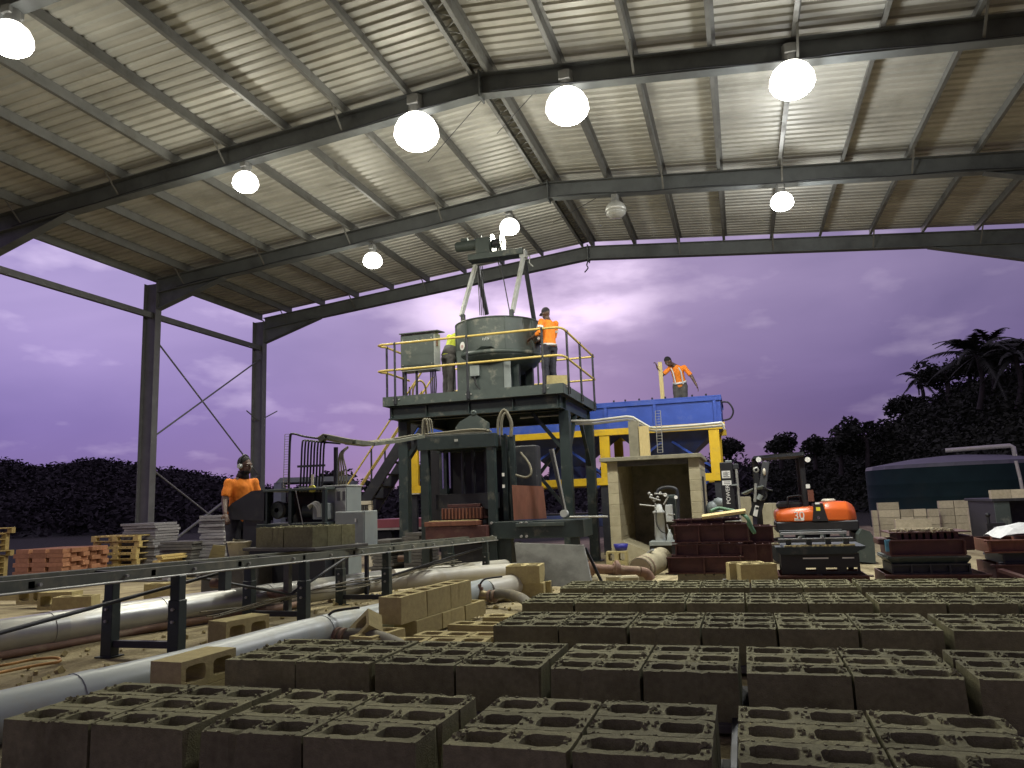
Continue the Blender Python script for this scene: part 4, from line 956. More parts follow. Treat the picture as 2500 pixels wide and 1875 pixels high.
# ------------------------------------------------------------------ block press
def make_press():
    T = 11.9; g = ground_z(0, T + .4) - .0
    X = lambda u, v=1200, t=T: at(u, v, t).x
    Z = lambda v, u=1118, t=T: at(u, v, t).z
    R = thing('block_press', 'dark green hydraulic block press with red mould box under the platform', 'press', ((X(1030) + X(1209)) / 2, T + .5, g))
    xl0, xl1, xr0, xr1 = X(1027), X(1046), X(1190), X(1209)
    zt = Z(1062)
    def part(name, m, x0, x1, y0, y1, z0, z1, b=.004, par=R): return MB().bx(x0, x1, y0, y1, z0, z1, b).build(name, m, par)
    for x0, x1 in ((xl0, xl1), (xr0, xr1)):
        for y in (T, T + .85): part('post', 'green_steel', x0, x1, y, y + .13, g, zt)
    part('top_beam', 'green_steel', xl0 - .04, xr1 + .03, T - .015, T + .14, Z(1095), zt)
    part('top_beam', 'green_steel', xl0 - .04, xr1 + .03, T + .84, T + .99, Z(1095), zt)
    for x0, x1 in ((xl0 + .01, xl1 - .01), (xr0 + .01, xr1 - .01)): part('side_beam', 'green_steel', x0, x1, T + .14, T + .84, Z(1090), zt - .01)
    # top: plate, hoses and peaked lifting plate
    part('top_plate', 'plate_steel', X(1032), X(1185), T + .02, T + .9, zt + .004, zt + .03)
    mb = MB(); y = T + .45
    mb.slab([(X(1092), y, zt + .03), (X(1178), y, zt + .03), (X(1178), y, Z(1030)), (X(1140), y, Z(1004)), (X(1104), y, Z(1022)), (X(1092), y, Z(1036))], (0, .03, 0)); mb.build('lifting_plate', 'green_panel', R)
    mb = MB(); mb.lathe([(.025, -.02), (.05, -.02), (.05, .02), (.025, .02), (.025, -.02)], (X(1139), y + .015, Z(1003)), (0, 1, 0), 16); mb.build('lifting_eye', 'green_panel', R)
    for i in range(5):
        mb = MB(); yy = T + .05 + .09 * i; z = zt + .05 + .012 * (i % 2)
        mb.tube(smooth_pts([(X(1036) + .02 * i, yy, z), (X(1090), yy + .02, z + .015), (X(1150), yy - .02, z + .03), (X(1186), yy, z + .01)], 4), .017, 6); mb.build('hose', 'hose', R)
    for u0, u1, vt, i in ((1212, 1246, 1005, 0), (1216, 1240, 1012, 1)):
        mb = MB(); yy = T + .2 + .1 * i
        mb.tube(smooth_pts([(X(u0), yy, zt - .02), (X(u0) + .01, yy, Z(1030)), (X((u0 + u1) / 2), yy, Z(vt)), (X(u1), yy, Z(1035)), (X(u1) - .01, yy, Z(1070))], 5), .024, 8); mb.build('loop_hose', 'hose', R)
    for i in range(3):
        mb = MB(); mb.tube(smooth_pts([(X(1028 + i * 4), T + .1 + .05 * i, zt), (X(1030 + i * 4), T + .1 + .05 * i, Z(1020)), (X(1038 + i * 3), T + .12 + .05 * i, Z(1020)), (X(1040 + i * 3), T + .15 + .05 * i, zt)], 4), .017, 6); mb.build('loop_hose', 'hose', R)
    # guide rods, cylinders, pressure head
    for u in (1064, 1081): mb = MB(); mb.cyl((X(u), T + .35, Z(1190)), (X(u), T + .35, Z(1100)), .018, n=10); mb.build('guide_rod', 'chrome', R)
    for u in (1107, 1133, 1165): mb = MB(); mb.cyl((X(u), T + .5, Z(1230)), (X(u), T + .5, Z(1095)), .035, n=10); mb.build('cylinder', 'dark_steel', R)
    part('slide_beam', 'dark_steel', X(1052), X(1188), T + .2, T + .7, Z(1245), Z(1205))
    part('back_panel', 'black', xl0 - .30, xr0, T + .99, T + 1.01, Z(1330), Z(1085))
    h = part('tamper_head', 'red_oxide', X(1071), X(1172), T + .10, T + .56, Z(1268), Z(1240) + .0)
    part('tamper_plate', 'red_oxide', X(1085), X(1166), T + .12, T + .5, Z(1239), Z(1231), par=h)
    for i in range(12):
        x = X(1074) + (X(1168) - X(1074)) * i / 11; MB().bx(x - .010, x + .010, T + .075, T + .098, Z(1267), Z(1241)).build('rib', 'rust_panel', h)
    part('tamper_shoe', 'dark_steel', X(1075), X(1168), T + .14, T + .5, Z(1282), Z(1268) - .002)
    m = part('mould_box', 'red_oxide', X(1046), X(1192), T - .16, T + .70, Z(1316), Z(1284))
    part('mould_lid', 'rust_panel', X(1044), X(1170), T - .17, T + .12, Z(1283), Z(1272), par=m)
    part('mould_sand', 'dry_block', X(1052), X(1166), T - .1, T + .05, Z(1272) + .001, Z(1270), 0, par=m)
    # side frame, feed drawer table to the right
    part('feed_table', 'green_steel', X(1196), X(1420), T - .02, T + .75, Z(1314, 1300), Z(1272, 1300))
    part('table_edge', 'green_panel', X(1258), X(1375), T - .05, T - .021, Z(1285, 1300), Z(1276, 1300))
    for u in (1199, 1270, 1283):
        for v in (1272 + 0, 1314 + 0):
            mb = MB(); mb.cyl((X(u), T - .022, Z(v, u) + (-.03 if v < 1300 else .03)), (X(u), T - .05, Z(v, u) + (-.03 if v < 1300 else .03)), .022, n=8); mb.build('bolt', 'galv', R)
    for u in (1204, 1222, 1385): part('table_leg', 'green_steel', X(u), X(u + 20), T + .05, T + .18, g, Z(1314) + .0)
    mb = MB(); mb.slab([(X(1252), T - .0, Z(1268, 1300)), (X(1318), T + .35, Z(1268, 1300)), (X(1313), T + .35, Z(1187, 1300)), (X(1250), T - .0, Z(1182, 1300))], (0, .02, 0)); mb.build('hopper_side', 'rust_panel', R)
    part('hopper_back', 'dark_steel', X(1226), X(1290), T + .6, T + .9, Z(1270), Z(1090), .02)
    for u in (1214, 1234): part('rear_post', 'green_steel', X(u), X(u + 12), T + .3, T + .4, Z(1275), Z(1065))
    mb = MB(); mb.tube(smooth_pts([(X(1262), T + .3, Z(1110)), (X(1285), T + .25, Z(1140)), (X(1290), T + .2, Z(1165)), (X(1275), T + .2, Z(1172)), (X(1252), T + .2, Z(1165))], 5), .02, 8); mb.build('loop_hose', 'hose', R)
    a, b = Vector((X(1345), T + .1, Z(1108))), Vector((X(1375), T + .1, Z(1262)))
    mb = MB(); mb.bar(a, b, .05, .05); mb.build('link_arm', 'dark_steel', R)
    mb = MB(); mb.tube([a + Vector((.05, -.03, 0)), b + Vector((.02, -.03, 0))], .014, 6); mb.build('link_rod', 'galv', R)
    mb = MB(); mb.cyl(b + Vector((-.02, -.06, 0)), b + Vector((-.02, .06, 0)), .06, n=14); mb.build('link_pin', 'pale_grey', R)
    mb = MB(); mb.tube([(X(1388), T, Z(1262, 1400)), (X(1483), T - .1, Z(1262, 1440) + .0)], .018, 6); mb.build('side_bar', 'galv', R)
    for i, v in enumerate((1160, 1188)): part('tag_plate', 'white_paint', X(1227), X(1233), T - .004, T + .0, Z(v + 8), Z(v), 0)
    q = Vector((X(1118), T - .02, Z(1075))); mb = MB(); mb.bx(q.x - .03, q.x + .03, q.y - .01, q.y, q.z - .02, q.z + .02); mb.build('maker_plate', 'pale_grey', R)
    # pit plinth
    part('base_plate', 'dark_steel', X(1100), X(1240), T + .1, T + .7, g, Z(1330))
make_press()

# ------------------------------------------------------------------ hydraulic power unit and controls
def make_console():
    T = 8.55; g = ground_z(0, T)
    P = lambda u, v, t=T: at(u, v, t)
    R = thing('hydraulic_unit', 'open dark green hydraulic power unit with electric motor beside the operator', 'power unit', (P(740, 1300).x, T + .3, g))
    x0, x1 = P(625, 1250).x, P(795, 1250).x; zt, zb = P(710, 1193).z, P(710, 1312).z
    mb = MB(); mb.bx(x0, x1, T, T + .6, zb - .0, P(710, 1277).z, .01); tk = mb.build('oil_tank', 'green_steel', R)
    mb = MB(); mb.bx(x0 + .02, x1 - .02, T + .02, T + .55, g - .01, zb - .001); mb.build('plinth', 'dark_steel', R)
    for x in (x0 + .14, P(707, 1250).x, x1 - .03):
        for y in (T, T + .55): mb = MB(); mb.bx(x - .02, x + .025, y, y + .05, P(710, 1277).z, zt - .03); mb.build('frame_post', 'green_steel', R)
    mb = MB(); mb.bx(x0 + .1, x1, T - .01, T + .61, zt - .03, zt, .004); mb.build('top_plate', 'green_panel', R)
    mb = MB(); mb.bx(x0 + .14, x1, T + .57, T + .60, P(710, 1277).z, zt - .03); mb.build('back_sheet', 'dark_steel', R)
    # sloping desk on the left
    a = P(622, 1262); d = P(560, 1222)
    mb = MB(); mb.slab([P(558, 1268), P(648, 1272), P(648, 1195), P(614, 1199), P(566, 1229), P(556, 1240)], (0, .16, 0)); mb.build('control_desk', 'dark_steel', R)
    a = P(590, 1255); b = P(646, 1262); mb = MB(); mb.bx(a.x, b.x, T + .03, T + .14, g - .01, min(a.z, b.z) + .01, .006); mb.build('desk_pedestal', 'dark_steel', R)
    # motor and coupling disc
    c = P(664, 1246); c.y = T + .1
    mb = MB(); mb.cyl(c, c + Vector((0, .3, 0)), .10, n=18); mb.build('motor', 'green_panel', R)
    mb = MB(); mb.lathe([(0, 0), (.03, 0), (.10, .012), (.115, .03), (.115, .05)], c, (0, 1, 0), 24); mb.build('fan_cover', 'plate_steel', R)
    c2 = P(735, 1248); mb = MB(); mb.cyl(Vector((c2.x - .1, T + .25, c2.z)), Vector((c2.x + .12, T + .25, c2.z)), .085, n=16); mb.build('pump', 'green_panel', R)
    # valve block with silver hoses
    a, b = P(752, 1270), P(790, 1228); mb = MB(); mb.bx(a.x, b.x, T + .1, T + .35, a.z, b.z, .01); mb.build('valve_block', 'grey_paint', R)
    for i in range(3):
        mb = MB(); mb.tube(smooth_pts([P(752 + 2 * i, 1236 + i * 3, T + .05 + .03 * i), P(764 + 2 * i, 1230 - 2 * i, T + .03), P(775 + 3 * i, 1243 - 5 * i, T + .03), P(776 + 3 * i, 1262, T + .04)], 5), .013, 8); mb.build('steel_hose', 'pale_grey', R)
    mb = MB(); mb.cyl(P(722, 1197, T - .03), P(745, 1305, T - .05), .006, n=5); mb.build('dip_rod', 'galv', R)
    mb = MB(); mb.tube(smooth_pts([P(704, 1281, T - .02), P(712, 1288, T - .03), P(713, 1294, T - .03)], 4), .008, 6); mb.build('sight_hose', 'pale_grey', R)
    # clear plate on the tank end
    mb = MB(); mb.prism([(-.035, -.05), (.035, -.05), (.035, .03), (.02, .05), (-.035, .05)], .02, Matrix(((1, 0, 0), (0, 0, 1), (0, 1, 0))).transposed(), P(796, 1288, T + .02)); mb.build('tank_lug', 'green_steel', R)
    # eight black hoses rising to the cable duct
    za = P(760, 1080, T + .3).z; zb2 = P(760, 1192, T + .3).z
    for i in range(8):
        u = 738 + i * 7.6; a = P(u - 5, 1192, T + .3); b = P(u, 1085 + i * .4, T + .3); c3 = P(u + 6, 1075 + i * .8, T + .32); d3 = P(u + 40, 1079 + i * .6, T + .36)
        mb = MB(); mb.tube(smooth_pts([a, a.lerp(b, .5), b, c3, d3], 4), .0125, 6); mb.build('riser_hose', 'black', R)
        mb = MB(); mb.cyl(a - Vector((0, 0, .05)), a + Vector((0, 0, .02)), .018, n=6); mb.build('hose_fitting', 'galv', R)
    mb = MB(); mb.bar(P(727, 1139, T + .28), P(793, 1136, T + .28), .03, .028); mb.build('hose_clamp', 'dark_steel', R)
    mb = MB(); mb.bx(P(731, 1192).x, P(790, 1192).x, T + .22, T + .4, zt + .001, zb2 - .01); mb.build('manifold', 'grey_paint', R)
    c = P(761, 1193, T + .02); mb = MB(); mb.cyl(c, c + Vector((0, .03, 0)), .045, n=20); mb.build('dial', 'yellow_plastic', R, label='round yellow dial on top of the unit')
    mb = MB(); mb.cyl(c + Vector((0, .015, .03)), c + Vector((0, .015, .18)), .016, n=8); mb.build('dial_stem', 'white_plastic', R)
    mb = MB(); mb.cyl(c + Vector((0, -.006, 0)), c, .016, n=10); mb.build('dial_hub', 'rust_pipe', R)
    # duct to the press
    D = thing('cable_duct', 'flat grey cable duct running from the hose rack to the press', 'duct', P(800, 1100, T + .3))
    p = [P(782, 1077, T + .33), P(795, 1068, T + .35), P(855, 1080, T + .6), P(900, 1085, T + 1.0), P(960, 1078, T + 2.0), P(1025, 1066, T + 2.9)]
    for i in range(len(p) - 1): mb = MB(); mb.bar(p[i], p[i + 1], .18, .05); mb.build('duct_length', 'dusty_green', D)
    for i in range(6): mb = MB(); mb.tube([q + Vector((0, .07 - .028 * i, .035)) for q in p], .012, 6); mb.build('duct_cable', 'hose', D)
    mb = MB(); mb.cyl(P(820, 1092, T + .45), Vector((P(820, 1092, T + .45).x, T + .45, P(820, 1190, T + .45).z)), .03, n=8); mb.build('duct_post', 'dark_steel', D)
    # cable ladder on the left with one lead
    Lr = thing('cable_ladder', 'thin wire cable ladder standing behind the hose rack', 'cable ladder', P(700, 1192, T + .6))
    a, b = P(697, 1190, T + .6), P(701, 1060, T + .6)
    for dx in (-.035, .035): mb = MB(); mb.cyl(a + Vector((dx, 0, 0)), b + Vector((dx, 0, 0)), .005, n=5); mb.build('side_wire', 'galv', Lr)
    for i in range(22): q = a.lerp(b, i / 21); mb = MB(); mb.bx(q.x - .035, q.x + .035, q.y - .003, q.y + .003, q.z - .003, q.z + .003); mb.build('rung', 'galv', Lr)
    mb = MB(); mb.tube(smooth_pts([a + Vector((.05, 0, -.3)), a + Vector((.055, 0, .3)), b + Vector((.05, 0, -.06)), b + Vector((.09, 0, .0)), P(745, 1066, T + .6), P(790, 1072, T + .5)], 5), .016, 6); mb.build('lead', 'black', Lr)
    # two grey cabinets
    C1 = thing('electric_cabinet', 'tall pale grey louvred cabinet behind the power unit', 'cabinet', (P(820, 1250, T + .3).x, T + .5, g))
    a, b = P(790, 1330, T + .25), P(846, 1187, T + .25)
    mb = MB(); mb.bx(a.x, b.x, T + .25, T + .65, g - .01, b.z, .008); mb.build('box', 'grey_paint', C1)
    mb = MB(); mb.bx(P(818, 1200, T + .24).x, b.x - .01, T + .238, T + .249, P(818, 1315, T).z, b.z - .02, .002); dr = mb.build('door', 'pale_grey', C1)
    for i in range(10):
        for q in (0, 1): x = P(822 + q * 13, 1203, T + .23).x; z = b.z - .07 - i * .012; mb = MB(); mb.bx(x, x + .045, T + .234, T + .2379, z, z + .005); mb.build('louvre', 'dark_steel', dr)
    mb = MB(); mb.bx(a.x - .01, b.x + .01, T + .235, T + .66, b.z + .001, b.z + .02, .004); mb.build('lid', 'pale_grey', C1)
    for i in range(4): q = P(826 + 6 * i, 1188, T + .4); mb = MB(); mb.tube(smooth_pts([q, q + Vector((.01, 0, .2)), q + Vector((.02 - .02 * i, 0, .42)), P(850, 1090 + i, T + .45)], 4), .010, 6); mb.build('riser_cable', 'hose', C1)
    C2 = thing('electric_cabinet', 'plain grey cabinet right of the louvred cabinet, behind the conveyor', 'cabinet', (P(850, 1300, T - .3).x, T - .1, g))
    a, b = P(817, 1338, T - .3), P(889, 1247, T - .3)
    mb = MB(); mb.bx(a.x, b.x, T - .29, T + .05, a.z, b.z, .008); mb.build('box', 'grey_paint', C2)
    mb = MB(); mb.bx(a.x + .10, b.x - .008, T - .302, T - .2905, a.z + .012, b.z - .012, .003); mb.build('door', 'grey_paint', C2)
    q = P(868, 1270, T - .31); mb = MB(); mb.bx(q.x - .008, q.x + .008, T - .316, T - .3025, q.z - .02, q.z + .02); mb.build('latch', 'gauge', C2)
    for x in (a.x + .04, b.x - .08): mb = MB(); mb.bx(x, x + .04, T - .15, T - .11, ground_z(0, T) - .01, a.z); mb.build('leg', 'dark_steel', C2)
    # bucket with a coiled hose, by the operator
    q = P(583, 1385, T - .25); z0 = P(583, 1322, T - .25).z - .26
    B = thing('bucket', 'cream plastic bucket with a hose coiled inside, behind the conveyor blocks', 'bucket', (q.x, T - .25, z0))
    mb = MB(); mb.lathe([(.0, .006), (.10, .006), (.145, .25), (.152, .25), (.152, .262), (.142, .262), (.098, .012), (0, .012)], (q.x, T - .25, z0), n=24); mb.build('pail', 'white_plastic', B)
    mb = MB(); mb.tube([(q.x + math.cos(t * .5) * (.11 - .002 * t), T - .25 + math.sin(t * .5) * (.11 - .002 * t), z0 + .20 + .004 * t) for t in range(22)], .014, 6); mb.build('coiled_hose', 'hose', B)
    MB().bx(q.x - .35, q.x + .3, T - .5, T + .1, g - .01, z0 - .001).thing('timber_crate', 'timber_dark', 'low dark crate under the cream bucket', 'crate')
make_console()
# ------------------------------------------------------------------ aggregate bin
def make_bin():
    T = 18.6; P = lambda u, v, t=T: at(u, v, t)
    x1 = P(1757, 965).x; x0 = x1 - 8.05; zt = P(1757, 964).z; zm = P(1765, 1030).z; D = 2.3; g = -.4
    R = thing('aggregate_bin', 'long blue steel aggregate bin on a yellow frame behind the platform', 'bin', ((x0 + x1) / 2, T + 1, g))
    n = 3; w = (x1 - x0) / n
    mb = MB(); mb.bx(x0, x1, T, T + .012, zm, zt - .03); mb.build('front_sheet', 'blue_paint', R)
    mb = MB(); mb.bx(x0, x1, T + D, T + D + .012, zm, zt - .03); mb.build('back_sheet', 'blue_paint', R)
    for x in (x0, x1 - .012): mb = MB(); mb.bx(x, x + .012, T + .0125, T + D, zm, zt - .03); mb.build('end_sheet', 'blue_paint', R)
    for i in (1, 2): mb = MB(); mb.bx(x0 + w * i - .006, x0 + w * i + .006, T + .0125, T + D, zm, zt - .06); mb.build('divider', 'blue_dull', R)
    for y in (T - .04, T + D + .014): mb = MB(); mb.bx(x0 - .03, x1 + .03, y, y + .05, zt - .035, zt, .004); mb.bx(x0 - .03, x1 + .03, y + .0, y + .008, zt - .12, zt - .035); mb.build('rim_angle', 'blue_paint', R)
    for x in (x0 - .03, x1 - .01): mb = MB(); mb.bx(x, x + .04, T + .012, T + D, zt - .035, zt, .004); mb.build('rim_angle', 'blue_paint', R)
    for u in (1478, 1598, 1745): x = P(u, 1000).x; mb = MB(); mb.bx(x - .035, x + .035, T - .035, T - .001, zm, zt - .036); mb.build('stiffener', 'blue_paint', R)
    for u in (1498, 1526, 1560, 1592, 1624, 1690, 1724):
        x = P(u, 970).x; mb = MB(); mb.cyl((x, T + .0, zt), (x, T + .0, zt + .05), .022, n=8); mb.build('rim_peg', 'black', R)
    # material level: grid of bars inside near the top
    mb = MB()
    for i in range(26): x = x0 + .1 + i * .31; mb.bx(x - .02, x + .02, T + .03, T + D - .02, zt - .42, zt - .38)
    mb.build('grizzly_bars', 'dark_steel', R)
    # hopper cones
    zl = P(1700, 1120).z
    for i in range(n):
        a, b = x0 + w * i + .03, x0 + w * (i + 1) - .03; c = (a + b) / 2
        for pts in ([(a, T + .04, zm), (b, T + .04, zm), (c + .4, T + .8, zl), (c - .4, T + .8, zl)], [(a, T + D - .04, zm), (b, T + D - .04, zm), (c + .4, T + 1.5, zl), (c - .4, T + 1.5, zl)], [(a, T + .04, zm), (a, T + D - .04, zm), (c - .4, T + 1.5, zl), (c - .4, T + .8, zl)], [(b, T + .04, zm), (b, T + D - .04, zm), (c + .4, T + 1.5, zl), (c + .4, T + .8, zl)]):
            mb = MB(); mb.slab(pts, (0, .0, -.012)); mb.build('hopper_plate', 'blue_dull', R)
        for s in (-1, 1): mb = MB(); mb.bar((c + s * .1, T + .4, zm - .35), (c + s * w * .40, T + .1, zm - 1.05), .05, .05); mb.build('hopper_rib', 'blue_paint', R)
        mb = MB(); mb.bx(c - .42, c + .42, T + .78, T + 1.52, zl - .45, zl - .012); mb.build('feed_gate', 'blue_dull', R)
        mb = MB(); mb.cyl((c + .75, T + .6, zl - .40), (c + .75, T + .8, zl - .40), .22, n=20); mb.build('drive_drum', 'blue_paint', R)
    # yellow frame
    zy = P(1765, 1040).z; zlow = P(1300, 1192).z; zl1 = zlow + .18
    mb = MB(); mb.bx(x0 - .05, x1 + .06, T - .05, T + .10, zy - .06, zm - .004); mb.build('top_rail', 'yellow_paint', R)
    mb = MB(); mb.bx(x0 - .05, x1 + .06, T + D - .1, T + D + .05, zy - .06, zm - .004); mb.build('top_rail', 'yellow_paint', R)
    for x in (P(1011, 1150).x, P(1477, 1100).x, P(1746, 1100).x, P(1240, 1100).x):
        for y in (T - .03, T + D - .1): mb = MB(); mb.bx(x - .12, x + .12, y, y + .11, zl1 + .002, zy - .062, .004); mb.build('upright', 'yellow_paint', R)
    xl = P(996, 1200).x
    for y in (T - .04, T + D - .1): mb = MB(); mb.bx(xl, x1 + .06, y, y + .14, zlow, zl1, .004); mb.build('bottom_rail', 'yellow_paint', R)
    for x in (xl + .1, P(1477, 1100).x, x1 - .12):
        for y in (T + .0, T + D - .08): mb = MB(); mb.bx(x - .15, x + .15, y, y + .1, g, zlow - .003); mb.build('foot', 'dark_steel', R)
    mb = MB(); mb.bx(xl - .08, xl + .35, T - .08, T + .12, zlow - .03, zlow - .004); mb.build('foot_plate', 'white_plastic', R)
    # collecting belt below
    mb = MB(); mb.bx(x0 + .2, x1 - .3, T + .8, T + 1.5, .25, .55, .02); mb.build('belt_frame', 'blue_dull', R)
    mb = MB(); mb.bx(x0 + .1, x1 - .2, T + .85, T + 1.45, .56, .60); mb.build('belt', 'rubber', R)
    for i in range(5): x = x0 + .6 + i * 1.7; mb = MB(); mb.bx(x - .05, x + .05, T + .85, T + 1.4, g, .249); mb.build('belt_leg', 'blue_dull', R)
    # hose loop at the right end
    q = P(1757, 990); mb = MB(); mb.tube(smooth_pts([(x1 + .01, T + .2, q.z + .10), (x1 + .18, T + .2, q.z + .08), (x1 + .28, T + .2, q.z - .12), (x1 + .2, T + .2, q.z - .3), (x1 + .02, T + .2, q.z - .34)], 5), .02, 8); mb.build('hose_loop', 'black', R)
    return x0, x1, zt, T, D
BX0, BX1, BZT, BT, BD = make_bin()

# ------------------------------------------------------------------ pump shelter of blocks
def make_shelter():
    T = 14.6; P = lambda u, v, t=T: at(u, v, t); g = -.4
    x0, x1 = P(1488, 1250).x, P(1716, 1250).x; zt = P(1600, 1122).z; D = 2.2
    R = thing('pump_shelter', 'small open fronted block shelter with flat slab roof', 'shelter', ((x0 + x1) / 2, T + 1, g))
    h = (zt - g) / 10
    def course_wall(x, thick, y0, y1, name):
        w = MB(); w.bx(x + .006, x + thick - .006, y0 + .004, y1 - .004, g, zt - .002); W_ = w.build(name, 'concrete', R)
        for c in range(10):
            y = y0 + (-.2 if c % 2 else 0)
            while y < y1 - .01:
                a, b = max(y, y0), min(y + .395, y1)
                if b - a > .05: MB().bx(x, x + thick, a, b - .008, g + c * h + .004, g + (c + 1) * h - .004, .004).build('block', 'concrete', W_)
                y += .4
    course_wall(x0, .20, T, T + D, 'side_wall'); course_wall(x1 - .20, .20, T, T + D, 'side_wall')
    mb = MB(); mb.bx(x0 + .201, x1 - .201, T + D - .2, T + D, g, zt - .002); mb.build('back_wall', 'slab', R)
    # wedge giving the shadow triangle inside the left wall a solid shape
    mb = MB(); mb.slab([(x0 + .201, T + .02, g), (x0 + .75, T + .02, g), (x0 + .70, T + .02, g + .32), (x0 + .201, T + .02, g + .55)], (0, 1.2, 0)); mb.build('shadow_wedge', 'concrete', R)
    mb = MB(); mb.bx(x0 - .12, x1 + .05, T - .14, T + D + .1, zt, zt + .075, .006); s = mb.build('roof_slab', 'slab', R)
    mb = MB(); mb.bx(x0 + .02, x1 - .21, T + .01, T + .13, zt - .10, zt - .004); mb.build('lintel', 'timber_dark', R)
    mb = MB(); mb.bx(x1 - .03, x1 + .01, T + .6, T + 1.2, .2, 1.3); mb.build('hatch', 'dark_steel', R)
    zr = zt + .076
    for u in (1548, 1572): q = P(u, 1100, T + .2); mb = MB(); mb.bx(q.x - .10, q.x + .10, T + .3, T + .42, zr, P(u, 1028 + (u - 1548) * .5, T + .3).z); mb.build('prop_post', 'timber_new' if u > 1560 else 'slab', R)
make_shelter()
# service pipes strung over the shelter
for k, (dz, lab) in enumerate(((0, 'upper pale service pipe strung above the shelter roof'), (-.055, 'lower pale service pipe strung above the shelter roof'))):
    T = 15.2; pts = [at(u, v, T) + Vector((0, k * .05, dz)) for u, v in ((1395, 1028), (1450, 1027), (1530, 1017), (1545, 1019), (1585, 1043), (1600, 1045), (1700, 1038), (1762, 1032), (1768, 1040))]
    mb = MB(); mb.tube(pts, .026, 8); mb.thing('service_pipe', 'pvc_white', lab, 'pipe', 'service pipes above the shelter')
a, b = at(1612, 1105, 15.0), at(1606, 1003, 15.0)
R = thing('wire_ladder', 'thin wire cable ladder standing on the shelter roof before the blue bin', 'cable ladder', a)
for dx in (-.05, .05): mb = MB(); mb.cyl(a + Vector((dx, 0, 0)), b + Vector((dx, 0, 0)), .008, n=5); mb.build('side_wire', 'galv', R)
for i in range(16): q = a.lerp(b, i / 15); mb = MB(); mb.bx(q.x - .05, q.x + .05, q.y - .004, q.y + .004, q.z - .004, q.z + .004); mb.build('rung', 'galv', R)
# post beside the shelter
def make_pump():
    T = 13.2; P = lambda u, v, t=T: at(u, v, t); g = ground_z(0, T)
    R = thing('filter_unit', 'grey upright filter cylinder with gauges and arched pipe before the shelter', 'filter', (P(1620, 1330).x, T, g))
    zb = P(1620, 1320).z
    mb = MB(); mb.bx(P(1588, 1320).x, P(1652, 1320).x, T - .2, T + .25, zb - .07, zb, .005); mb.build('base', 'grey_paint', R)
    for u in (1592, 1645): x = P(u, 1325).x; mb = MB(); mb.bx(x - .03, x + .03, T - .15, T + .2, g, zb - .071); mb.build('foot', 'dark_steel', R)
    c = P(1612, 1300); mb = MB(); mb.lathe([(.085, 0), (.085, P(1612, 1253).z - zb), (.105, P(1612, 1253).z - zb), (.105, P(1612, 1249).z - zb), (.07, P(1612, 1245).z - zb), (.05, P(1612, 1232).z - zb), (0, P(1612, 1230).z - zb)], (c.x, T, zb), n=20); mb.build('cylinder', 'pale_grey', R)
    mb = MB(); mb.bx(P(1627, 1275).x, P(1644, 1275).x, T - .05, T + .1, P(1636, 1274).z, P(1636, 1232).z, .008); mb.build('control_box', 'pale_grey', R)
    mb = MB(); mb.bx(P(1627, 1230).x, P(1648, 1230).x, T + .1, T + .2, P(1636, 1275).z, P(1636, 1208).z, .01); mb.build('rear_tank', 'green_panel', R)
    mb = MB(); mb.tube(smooth_pts([P(1603, 1210), P(1608, 1196), P(1625, 1190), P(1645, 1192), P(1654, 1205), P(1656, 1260), P(1660, 1285)], 5), .028, 10); mb.build('arch_pipe', 'dark_steel', R)
    for (u, v) in ((1624, 1208), (1650, 1214)): q = P(u, v, T - .06); mb = MB(); mb.cyl(q, q + Vector((0, .03, 0)), .030, n=16); mb.build('gauge', 'gauge', R)
    for (a_, b_, r) in (((1598, 1205), (1626, 1207), .014), ((1585, 1214), (1612, 1222), .016), ((1562, 1232), (1600, 1236), .014), ((1600, 1228), (1600, 1310), .012), ((1620, 1232), (1632, 1212), .012), ((1632, 1255), (1648, 1256), .010), ((1628, 1280), (1634, 1300), .014)):
        mb = MB(); mb.cyl(P(*a_, T - .05), P(*b_, T - .05), r, n=6); mb.build('pipework', 'galv', R)
    mb = MB(); mb.tube(smooth_pts([P(1602, 1245, T - .1), P(1602, 1275, T - .1), P(1612, 1295, T - .12), P(1625, 1302, T - .1)], 4), .008, 6); mb.build('thin_hose', 'black', R)
    q = P(1636, 1318, T - .12); mb = MB(); mb.lathe([(.05, 0), (.05, .09), (.02, .15), (.02, .19), (0, .19)], (q.x, q.y, zb + .001), n=14); mb.build('oil_bottle', 'pvc', R)
    for i, (u, v) in enumerate(((1590, 1210), (1597, 1222), (1606, 1214), (1612, 1204), (1585, 1205))): q = P(u, v, T - .03); mb = MB(); mb.sph(q, .028, 8, 5); mb.build('fitting', 'galv', R)
make_pump()

# ------------------------------------------------------------------ piles of mould boxes
def mould(name, label, group, x0, x1, y0, y1, z0, z1, m='red_oxide', cells=3, flange=.05):
    R = thing(name, label, 'mould', ((x0 + x1) / 2, (y0 + y1) / 2, z0), group=group)
    for y in (y0, y1 - .016): MB().bx(x0, x1, y, y + .016, z0, z1).build('side_plate', m, R)
    for x in (x0, x1 - .016): MB().bx(x, x + .016, y0 + .017, y1 - .017, z0, z1).build('end_plate', m, R)
    for z in (z0, z1 - .014): MB().bx(x0 - flange, x1 + flange, y0 - .06, y0 - .001, z, z + .016).build('flange', m, R)
    for i in range(cells + 1):
        x = x0 + (x1 - x0) * i / cells; MB().bx(x - .010, x + .010, y0 - .056, y0 - .002, z0 + .0165, z1 - .0165).build('web_rib', m, R)
    for i in range(1, cells * 2):
        x = x0 + (x1 - x0) * i / (cells * 2); MB().bx(x - .005, x + .005, y0 + .017, y1 - .017, z0 + .02, z1 - .005).build('cell_wall', m, R)
    return R
